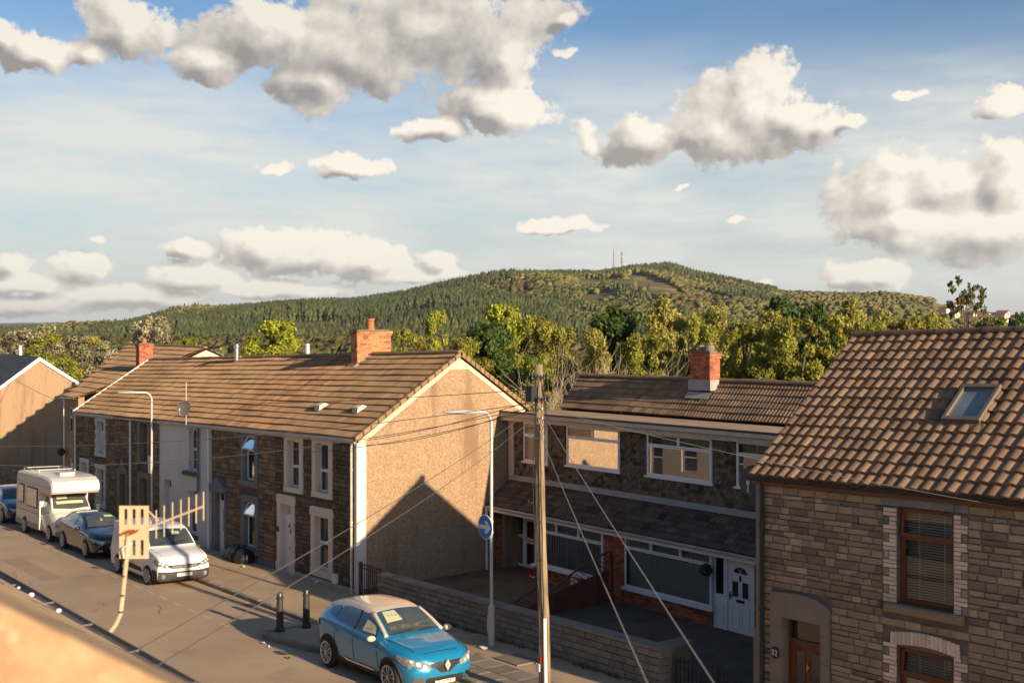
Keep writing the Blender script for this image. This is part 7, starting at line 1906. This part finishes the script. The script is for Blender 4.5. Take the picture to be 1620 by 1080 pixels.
TL = [('silver',-104.6,25.2,6.4,3.4),('silver',-104.3,28.2,7.0,3.6),('silver',-99.6,29.6,6.0,3.2),('silver',-92.0,29.4,5.0,2.6),('silver',-100.6,32.4,4.9,2.8),('silver',-93.7,33.8,7.7,2.9),('silver',-81.4,33.4,5.4,1.9),('olive',-112.0,34.5,5.8,2.4),('olive',-96.7,38.0,5.8,1.9),('lime',-83.1,39.5,7.3,2.5),('lime',-71.1,47.0,8.0,1.3),('olive',-81.0,50.4,6.6,1.8),('lime',-60.2,44.8,8.3,1.9),('pine',-55.0,40.0,7.1,1.9),('olive',-54.2,37.8,6.2,1.5),('olive',-58.7,46.8,7.5,1.9),('olive',-53.8,44.9,6.8,1.8),('pine',-55.5,50.9,8.3,2.3),('birch',-51.6,51.1,8.7,2.2),('birch',-48.1,42.4,6.8,1.4),('birch',-45.3,49.5,8.1,2.0),('olive',-43.5,45.2,7.5,1.7),('birch',-42.2,50.2,7.8,2.0),('olive',-38.9,44.6,7.1,1.9),('olive',-35.4,44.3,7.3,1.8),('pine',-52.1,63.7,8.9,2.0),('pine',-50.7,65.4,8.6,1.8),('birch',-44.4,60.5,8.7,2.0),('olive',-34.9,46.5,7.4,1.9),('birch',-40.6,58.9,7.9,1.9),('olive',-38.3,58.6,7.5,1.8),('birch',-39.9,63.1,7.7,1.8),('olive',-40.5,70.6,7.4,2.1),('feather',-38.7,64.7,9.5,1.8),('pine',-42.1,76.8,7.8,1.1),('olive',-33.2,47.2,7.1,1.8),('olive',-43.5,41.9,6.5,1.7),('lime',-63.1,49.2,7.4,1.3),('olive',-41.2,78.0,7.4,2.0),('olive',-48.9,38.1,5.4,1.6),('olive',-90.5,24.4,6.3,2.4)]
TLAB = {'silver': 'pale silvery-leaved bush tree behind the far-left houses', 'olive': 'olive-green leafy tree in the belt behind the roofs', 'lime': 'bright yellow-green tree standing behind the terrace roofs', 'birch': 'golden-green birch with drooping foliage behind the roofs', 'pine': 'dark green pine rising behind the roofs', 'feather': 'sparse feathery tree standing clear against the sky above the near roof'}
SPEC = {9: 'broad bright yellow-green tree between the two metal flues', 10: 'narrow yellow-green tree right of the orange chimney', 12: 'tall bright-topped yellow-green tree behind the gable peak', 13: 'dark pine just behind the gable peak', 5: 'rounded silvery tree behind the small red chimney', 37: 'small lime-topped tree behind the telegraph pole', 34: 'small dark pine at the far right edge above the near ridge', 17: 'broad dark pine behind the dead bush', 25: 'pine behind the red chimney, left of its pair', 26: 'pine behind the red chimney, right of its pair'}
cnt_k = {}
for i, (kind, X, Y, ztop, w) in enumerate(TL):
    v = i % 3; tm, cm = tree_src(kind, v)
    z0 = float(ground_z(X, Y)); H = ztop-z0; base_w = {'olive':.30,'lime':.28,'birch':.28,'silver':.36,'pine':.24,'feather':.27}[kind]
    sxy = w*1.25/base_w
    cnt_k[kind] = cnt_k.get(kind, 0)+1
    t = thing({'silver':'silver_tree','olive':'leafy_tree','lime':'yellow_green_tree','birch':'birch_tree','pine':'pine_tree','feather':'feathery_tree'}[kind], SPEC.get(i, TLAB[kind]), 'tree', (X, Y, z0), None if (i in SPEC and False) else {'silver':'silvery trees at the left','olive':'olive-green trees behind the roofs','lime':'yellow-green trees','birch':'birches behind the roofs','pine':'pines behind the roofs','feather':'feathery trees'}[kind])
    rz = random.uniform(0, 6.28)
    for nm, me in (('trunk', tm), ('crown', cm)):
        o = bpy.data.objects.new(nm, me); COL.objects.link(o); o.parent = t; o.rotation_euler = (0,0,rz); o.scale = (sxy, sxy, H)
# trees of one kind are told apart by their order along the belt
ORD = ['leftmost','second','third','fourth','fifth','sixth','seventh','eighth','ninth','tenth','eleventh','twelfth','thirteenth','fourteenth','fifteenth','sixteenth','seventeenth','eighteenth','nineteenth','twentieth'] + ['twenty-'+w for w in ('first','second','third','fourth','fifth','sixth','seventh','eighth','ninth')] + ['thirtieth','thirty-first']
def screen_x(o): X, Y = o.location.x, o.location.y; return (SA*X+CA*Y)/(-CA*X+SA*Y)
def order_labels(objs, fmt):
    for i, o in enumerate(sorted(objs, key=screen_x)):
        o['label'] = fmt % (ORD[i]+(' from the left' if i else ''))
for kind_, fmt in (('leafy_tree','olive-green leafy tree behind the roofs, %s of the olive ones'),('birch_tree','golden-green birch behind the roofs, %s of the birches'),('silver_tree','pale silvery-leaved bushy tree at the left, %s of the silvery ones')):
    order_labels([o for o in COL.objects if o.name.split('.')[0] == kind_ and o.type == 'EMPTY' and not any(o['label'] == v for v in SPEC.values())], fmt)
# dead pale shrub in front of the tree belt
t = thing('dead_shrub', 'bleached bare-branched shrub between the telegraph pole and the right-hand chimney', 'shrub', (-37.7, 33.0, -2.2))
g = MB(); rs = random.Random(5)
def branch(p, d, l, r, depth):
    q = p+d*l; mid = p+d*l*.5+Vector((rs.gauss(0,.05),rs.gauss(0,.05),0))*l
    g.tube([tuple(p), tuple(mid), tuple(q)], [r, r*.8, r*.6], 4)
    if depth:
        for k in range(3 if depth > 1 else 2):
            nd = (d+Vector((rs.gauss(0,.38),rs.gauss(0,.38),rs.uniform(-.05,.35)))).normalized(); branch(q if k else mid, nd, l*rs.uniform(.6,.85), r*.62, depth-1)
for k in range(15):
    a = rs.uniform(-2.2,1.5); branch(Vector((-37.7+a*SA*.8, 33.0+a*CA*.8, -1.2)), Vector((rs.gauss(0,.2),rs.gauss(0,.2),1)).normalized(), rs.uniform(1.9,2.7), .04, 4)
g.build('branches', m_barkp, t, recalc=False)
# undergrowth mass filling below and between the trees
np.random.seed(3)
balls = []
for k in range(1150):
    D = random.uniform(44, 85); az = random.uniform(-150, 1750)/1.0
    kk = (az-810)/1800; X = D*(-CA+kk*SA); Y = D*(SA+kk*CA)
    if Y < 30: continue
    z = float(ground_z(X, Y)); hgt = random.uniform(1.0, 5.2 if az > 700 else 3.2)
    balls.append((X, Y, z+hgt*random.uniform(.3, 1), random.uniform(.5, 1.1)))
V, n, t_ = leaves(balls, 190000, .155)
me = mesh_from_quads('undergrowth', V, n, t_, LM['olive']); o = bpy.data.objects.new('undergrowth', me); COL.objects.link(o); tag(o, kind='stuff')

# ------------------------------------------------------------------ wooded hill: conifers and broadleaves as one mass
def forest(name, pts, hs, ws, mat, sides=6, tiers=2, round_=False, tint=None):
    n = len(pts); P = np.array(pts, float); hs = np.array(hs); ws = np.array(ws)
    tmplV = []; tmplF = []
    if not round_:
        for k in range(tiers):
            zb, zt = .12+.42*k, min(1.0, .68+.32*k); r = .5*(1-.38*k); b = len(tmplV)
            for q in range(sides): a = 2*math.pi*q/sides+k*.5; tmplV.append((r*math.cos(a)*(1+.25*(q%2)), r*math.sin(a)*(1+.25*(q%2)), zb-.04*(q%2)))
            tmplV.append((0,0,zt))
            for q in range(sides): tmplF.append((b+q, b+(q+1)%sides, b+sides))
    else:
        rings = ((.30,.15),(.5,.42),(.44,.72),(.18,.96))
        for (r, z) in rings:
            for q in range(sides): a = 2*math.pi*q/sides+z*3; tmplV.append((r*math.cos(a)*(1+.2*((q+int(z*9))%2)), r*math.sin(a)*(1+.2*((q+int(z*9))%2)), z+.05*((q+1)%2)))
        for i in range(3):
            for q in range(sides):
                a_, b_, c_, d_ = i*sides+q, i*sides+(q+1)%sides, (i+1)*sides+(q+1)%sides, (i+1)*sides+q
                tmplF += [(a_,b_,c_),(a_,c_,d_)]
        tmplF += [(3*sides+0, 3*sides+q, 3*sides+q+1) for q in range(1, sides-1)]
    T = np.array(tmplV); F = np.array(tmplF); m = len(T); f = len(F)
    rot = np.random.rand(n)*6.283; c_, s_ = np.cos(rot), np.sin(rot)
    V = np.empty((n,m,3)); V[:,:,0] = (T[:,0]*c_[:,None]-T[:,1]*s_[:,None])*ws[:,None]+P[:,0:1]; V[:,:,1] = (T[:,0]*s_[:,None]+T[:,1]*c_[:,None])*ws[:,None]+P[:,1:2]; V[:,:,2] = T[:,2]*hs[:,None]+P[:,2:3]
    V += np.random.normal(0, .06, V.shape)*ws[:,None,None]
    Fa = (F[None]+(np.arange(n)*m)[:,None,None]).reshape(-1,3)
    me = bpy.data.meshes.new(name); me.vertices.add(n*m); me.vertices.foreach_set('co', V.astype(np.float32).ravel())
    me.loops.add(len(Fa)*3); me.loops.foreach_set('vertex_index', Fa.astype(np.int32).ravel()); me.polygons.add(len(Fa))
    me.polygons.foreach_set('loop_start', np.arange(0,len(Fa)*3,3,dtype=np.int32)); me.polygons.foreach_set('loop_total', np.full(len(Fa),3,dtype=np.int32)); me.update(calc_edges=True)
    tv = np.repeat(np.random.normal(0,.3,n) if tint is None else tint, f)
    at = me.attributes.new('tint','FLOAT','FACE'); at.data.foreach_set('value', tv.astype(np.float32)); me.materials.append(mat)
    o = bpy.data.objects.new(name, me); COL.objects.link(o); tag(o, kind='stuff'); return o
m_con = M('hill_conifer', (.048,.066,.024), .9, (.085,.092,.030), .012, .6, tint=.65)
m_brd = M('hill_broadleaf', (.085,.095,.028), .9, (.15,.125,.04), .01, .7, tint=.9)
N_ = 80000
az = np.random.uniform(-300, 1980, N_); D = 700+ (2150-700)*np.random.rand(N_)**.75
L = (az-810)/1800*D; X = -CA*D+SA*L; Y = SA*D+CA*L; Z = ground_z(X, Y)
def nz(x, y, s_, o=0): return np.array([mnoise.noise(Vector((a*s_+o, b*s_, o))) for a, b in zip(x, y)])
kind = nz(X, Y, .0032, 1.7); fine = nz(X, Y, .012, 5.1)
ysc = 511-1800*(Z-ZC)/D
def near_line(px, py, rx, ry, ang=0):
    dx, dy = az-px, ysc-py; c_, s_ = math.cos(R(ang)), math.sin(R(ang)); return ((dx*c_+dy*s_)/rx)**2+((-dx*s_+dy*c_)/ry)**2
# clearings and bare slopes on the hill, with their own place
clear = np.ones(N_, bool)
for q in ((825,464,40,6,-4),(905,452,40,5,-12),(958,447,34,5,-8),(1040,456,46,13,18),(945,474,30,8,-10),(1130,470,40,6,15),(640,500,50,6,-10),(470,520,70,9,-6)):
    clear &= near_line(*q) > 1+fine*1.0
keep = clear & (np.random.rand(N_) < np.where(az > 1240, .5, .95))
keep &= ~((az > 1478) & (D > 1250)) & ~((az < 150) & (D > 1150) & (np.random.rand(N_) < .75))
con = keep & (kind+fine*.7+np.random.normal(0,.10,N_) > -.10) & (az < 1230); brd = keep & ~con
hh = np.random.uniform(8, 14, N_)
T_ = np.random.normal(0,.25,N_)+fine*.7
forest('conifer_forest', np.stack([X,Y,Z-1],1)[con], hh[con], hh[con]*.42, m_con, tint=T_[con])
forest('broadleaf_wood', np.stack([X,Y,Z-1],1)[brd], hh[brd]*.62, hh[brd]*.75, m_brd, sides=5, round_=True, tint=T_[brd])
# lower valley woods, nearer
N2 = 13000
az2 = np.random.uniform(-600, 2300, N2); D2 = np.random.uniform(115, 740, N2); L2 = (az2-810)/1800*D2
X2 = -CA*D2+SA*L2; Y2 = SA*D2+CA*L2; Z2 = ground_z(X2, Y2); h2 = np.random.uniform(5, 10, N2)
ok2 = (Y2 > 32) & ((D2 > 150) | (az2 < 0) | (az2 > 1620))
forest('valley_wood', np.stack([X2,Y2,Z2-1],1)[ok2], h2[ok2], h2[ok2]*.8, leaf_mat('valley_leaf', (.085,.085,.03), (.13,.105,.035)) and MATS['valley_leaf'], sides=7, round_=True)
# lone trees along the right-hand skyline: things
m_sk = M('dark_skyline_tree', (.035,.045,.02), .9)
for k, (px, w_) in enumerate(((1209,10),(1232,6),(1263,16),(1282,10),(1294,12),(1359,6),(1372,5),(1381,6),(1411,9))):
    D_ = 2015; L_ = (px-810)/1800*D_; X_, Y_ = -CA*D_+SA*L_, SA*D_+CA*L_; Z_ = float(ground_z(X_, Y_)); wm = w_/1800*D_
    t = thing('lone_tree', 'small dark tree standing alone on the right-hand skyline', 'tree', (X_, Y_, Z_), 'lone trees on the right-hand skyline')
    V, n, t_ = leaves([(rt(.3)*wm, rt(.3)*wm, 5+random.random()*2.5, .34*wm) for q in range(5)], 260, 2.2)
    me = mesh_from_quads('crown', V, n, t_, m_sk); o = bpy.data.objects.new('crown', me); COL.objects.link(o); o.parent = t
    g = MB(); g.tube([(0,0,-1),(0,0,5)], .5, 5); g.v = [tuple(Vector(v)+Vector((X_,Y_,Z_))) for v in g.v]; g.build('trunk', m_bark, t)
# radio masts on the summit
m_mast = M('mast_steel', (.30,.27,.25), .7)
def mast(px, D_, h, w0, label, wide):
    L_ = (px-810)/1800*D_; X_, Y_ = -CA*D_+SA*L_, SA*D_+CA*L_; Z_ = float(ground_z(X_, Y_))
    t = thing('radio_mast', label, 'mast', (X_, Y_, Z_), 'radio masts on the hilltop')
    g = MB(); n = 9
    for s0 in range(4):
        a = math.pi/4+s0*math.pi/2; c0 = lambda f, a=a: (X_+w0*(1-f*.75)*math.cos(a), Y_+w0*(1-f*.75)*math.sin(a), Z_+h*f)
        g.tube([c0(0), c0(1)], .32, 4)
        a2 = a+math.pi/2; c1 = lambda f: (X_+w0*(1-f*.75)*math.cos(a2), Y_+w0*(1-f*.75)*math.sin(a2), Z_+h*f)
        for i in range(n): g.tube([c0(i/n), c1((i+1)/n)], .2, 3); g.tube([c1(i/n), c0((i+1)/n)], .2, 3)
    g.build('lattice', m_mast, t)
    g = MB(); g.tube([(X_,Y_,Z_+h),(X_,Y_,Z_+h*1.15)], .25, 4); g.build('whip', m_mast, t)
    for i, f in enumerate(wide):
        g = MB(); g.lathe((X_, Y_, Z_+h*f), [(1.8,-1.2),(2.2,0),(1.8,1.2)], 8); g.build('antenna_drum', m_mast, t)
mast(971, 1990, 44, 1.6, 'slimmer pale radio mast on the hilltop, left of the pair', ())
mast(984, 1990, 38, 2.8, 'thicker dark radio mast on the hilltop, right of the pair', (.55,.72,.9))
# hilltop station buildings
for k, px in enumerate((962, 990)):
    D_ = 1990; L_ = (px-810)/1800*D_; X_, Y_ = -CA*D_+SA*L_, SA*D_+CA*L_; Z_ = float(ground_z(X_, Y_))
    t = thing('hut', ['pale hut left of the hilltop masts','pale hut right of the hilltop masts'][k], 'hut', (X_,Y_,Z_)); g = MB(); g.box(X_-5,X_+5,Y_-4,Y_+4,Z_,Z_+4); g.build('wall', m_rendpale, t); g = MB(); g.prism([(Y_-4.4,Z_+4),(Y_+4.4,Z_+4),(Y_,Z_+5.6)], 'x', X_-5.3, X_+5.3); g.build('roof', m_slate, t)
# far houses: left valley and right hillside estate
m_farw = M('far_pale_wall', (.58,.52,.44), .9, rnd=.5); m_farr = M('far_red_roof', (.24,.10,.06), .9, rnd=.5)
def far_house(px, py, D_, w, label, grp):
    L_ = (px-810)/1800*D_; X_, Y_ = -CA*D_+SA*L_, SA*D_+CA*L_; Z_ = float(ground_z(X_, Y_))
    t = thing('far_house', label, 'house', (X_, Y_, Z_), grp); a = random.uniform(-.5,.5)
    def rotm(g): g.v = [(X_+x*math.cos(a)-y*math.sin(a), Y_+x*math.sin(a)+y*math.cos(a), Z_+z) for x, y, z in g.v]
    g = MB(); g.prism([(-4,-8),(4,-8),(4,w*.5),(0,w*.5+2.6),(-4,w*.5)], 'x', -w*.6, w*.6); rotm(g); g.build('wall', m_farw, t)
    g = MB(); g.prism([(-4.5,w*.5-.2),(0,w*.5+2.9),(4.5,w*.5-.2),(4.5,w*.5+.1),(0,w*.5+3.3),(-4.5,w*.5+.1)], 'x', -w*.65, w*.65); rotm(g); g.build('roof', m_farr, t)
    g = MB()
    for i in range(3):
        for zz in (w*.12, w*.32): g.box(-w*.45+i*w*.32, -w*.45+i*w*.32+w*.12, -4.06, -4.0, zz, zz+w*.11); g.box(w*.6, w*.6+.06, -3+i*2.2, -2+i*2.2, zz, zz+w*.11)
    rotm(g); g.build('windows', m_doorglass, t)
for k in range(16): far_house(random.uniform(-10,62)if k<9 else random.uniform(104,140), 0, random.uniform(1150,1900), random.uniform(8,12), 'tiny pale house with red roof in the far-left valley', 'far-left valley houses')
for k in range(30): 
    px = random.uniform(1490,1610); far_house(px, 0, random.uniform(1350,1980), random.uniform(9,13), 'tiny cream house on the far hillside estate at right', 'hillside estate houses')

order_labels([o for o in COL.objects if o.get('group') == 'far-left valley houses'], 'tiny pale red-roofed house in the far-left valley, %s')
order_labels([o for o in COL.objects if o.get('group') == 'hillside estate houses'], 'tiny cream house on the far right hillside, %s')
order_labels([o for o in COL.objects if o.get('group') == 'lone trees on the right-hand skyline'], 'small dark tree alone on the right-hand skyline, %s')

# ------------------------------------------------------------------ the air itself
hz = MB(); hz.box(-14200, 14200, -14200, 14200, -60, 175)
hm = bpy.data.materials.new('haze'); hm.use_nodes = True; hn = hm.node_tree; hn.nodes.clear()
pv = hn.nodes.new('ShaderNodeVolumePrincipled'); pv.inputs['Color'].default_value = (.80, .86, .95, 1); pv.inputs['Density'].default_value = 4.5e-5; pv.inputs['Anisotropy'].default_value = .2
ho = hn.nodes.new('ShaderNodeOutputMaterial'); hn.links.new(pv.outputs[0], ho.inputs['Volume'])
ho_ = hz.build('haze', hm); tag(ho_, kind='stuff')
sc.cycles.volume_step_rate = 10; sc.cycles.volume_max_steps = 32
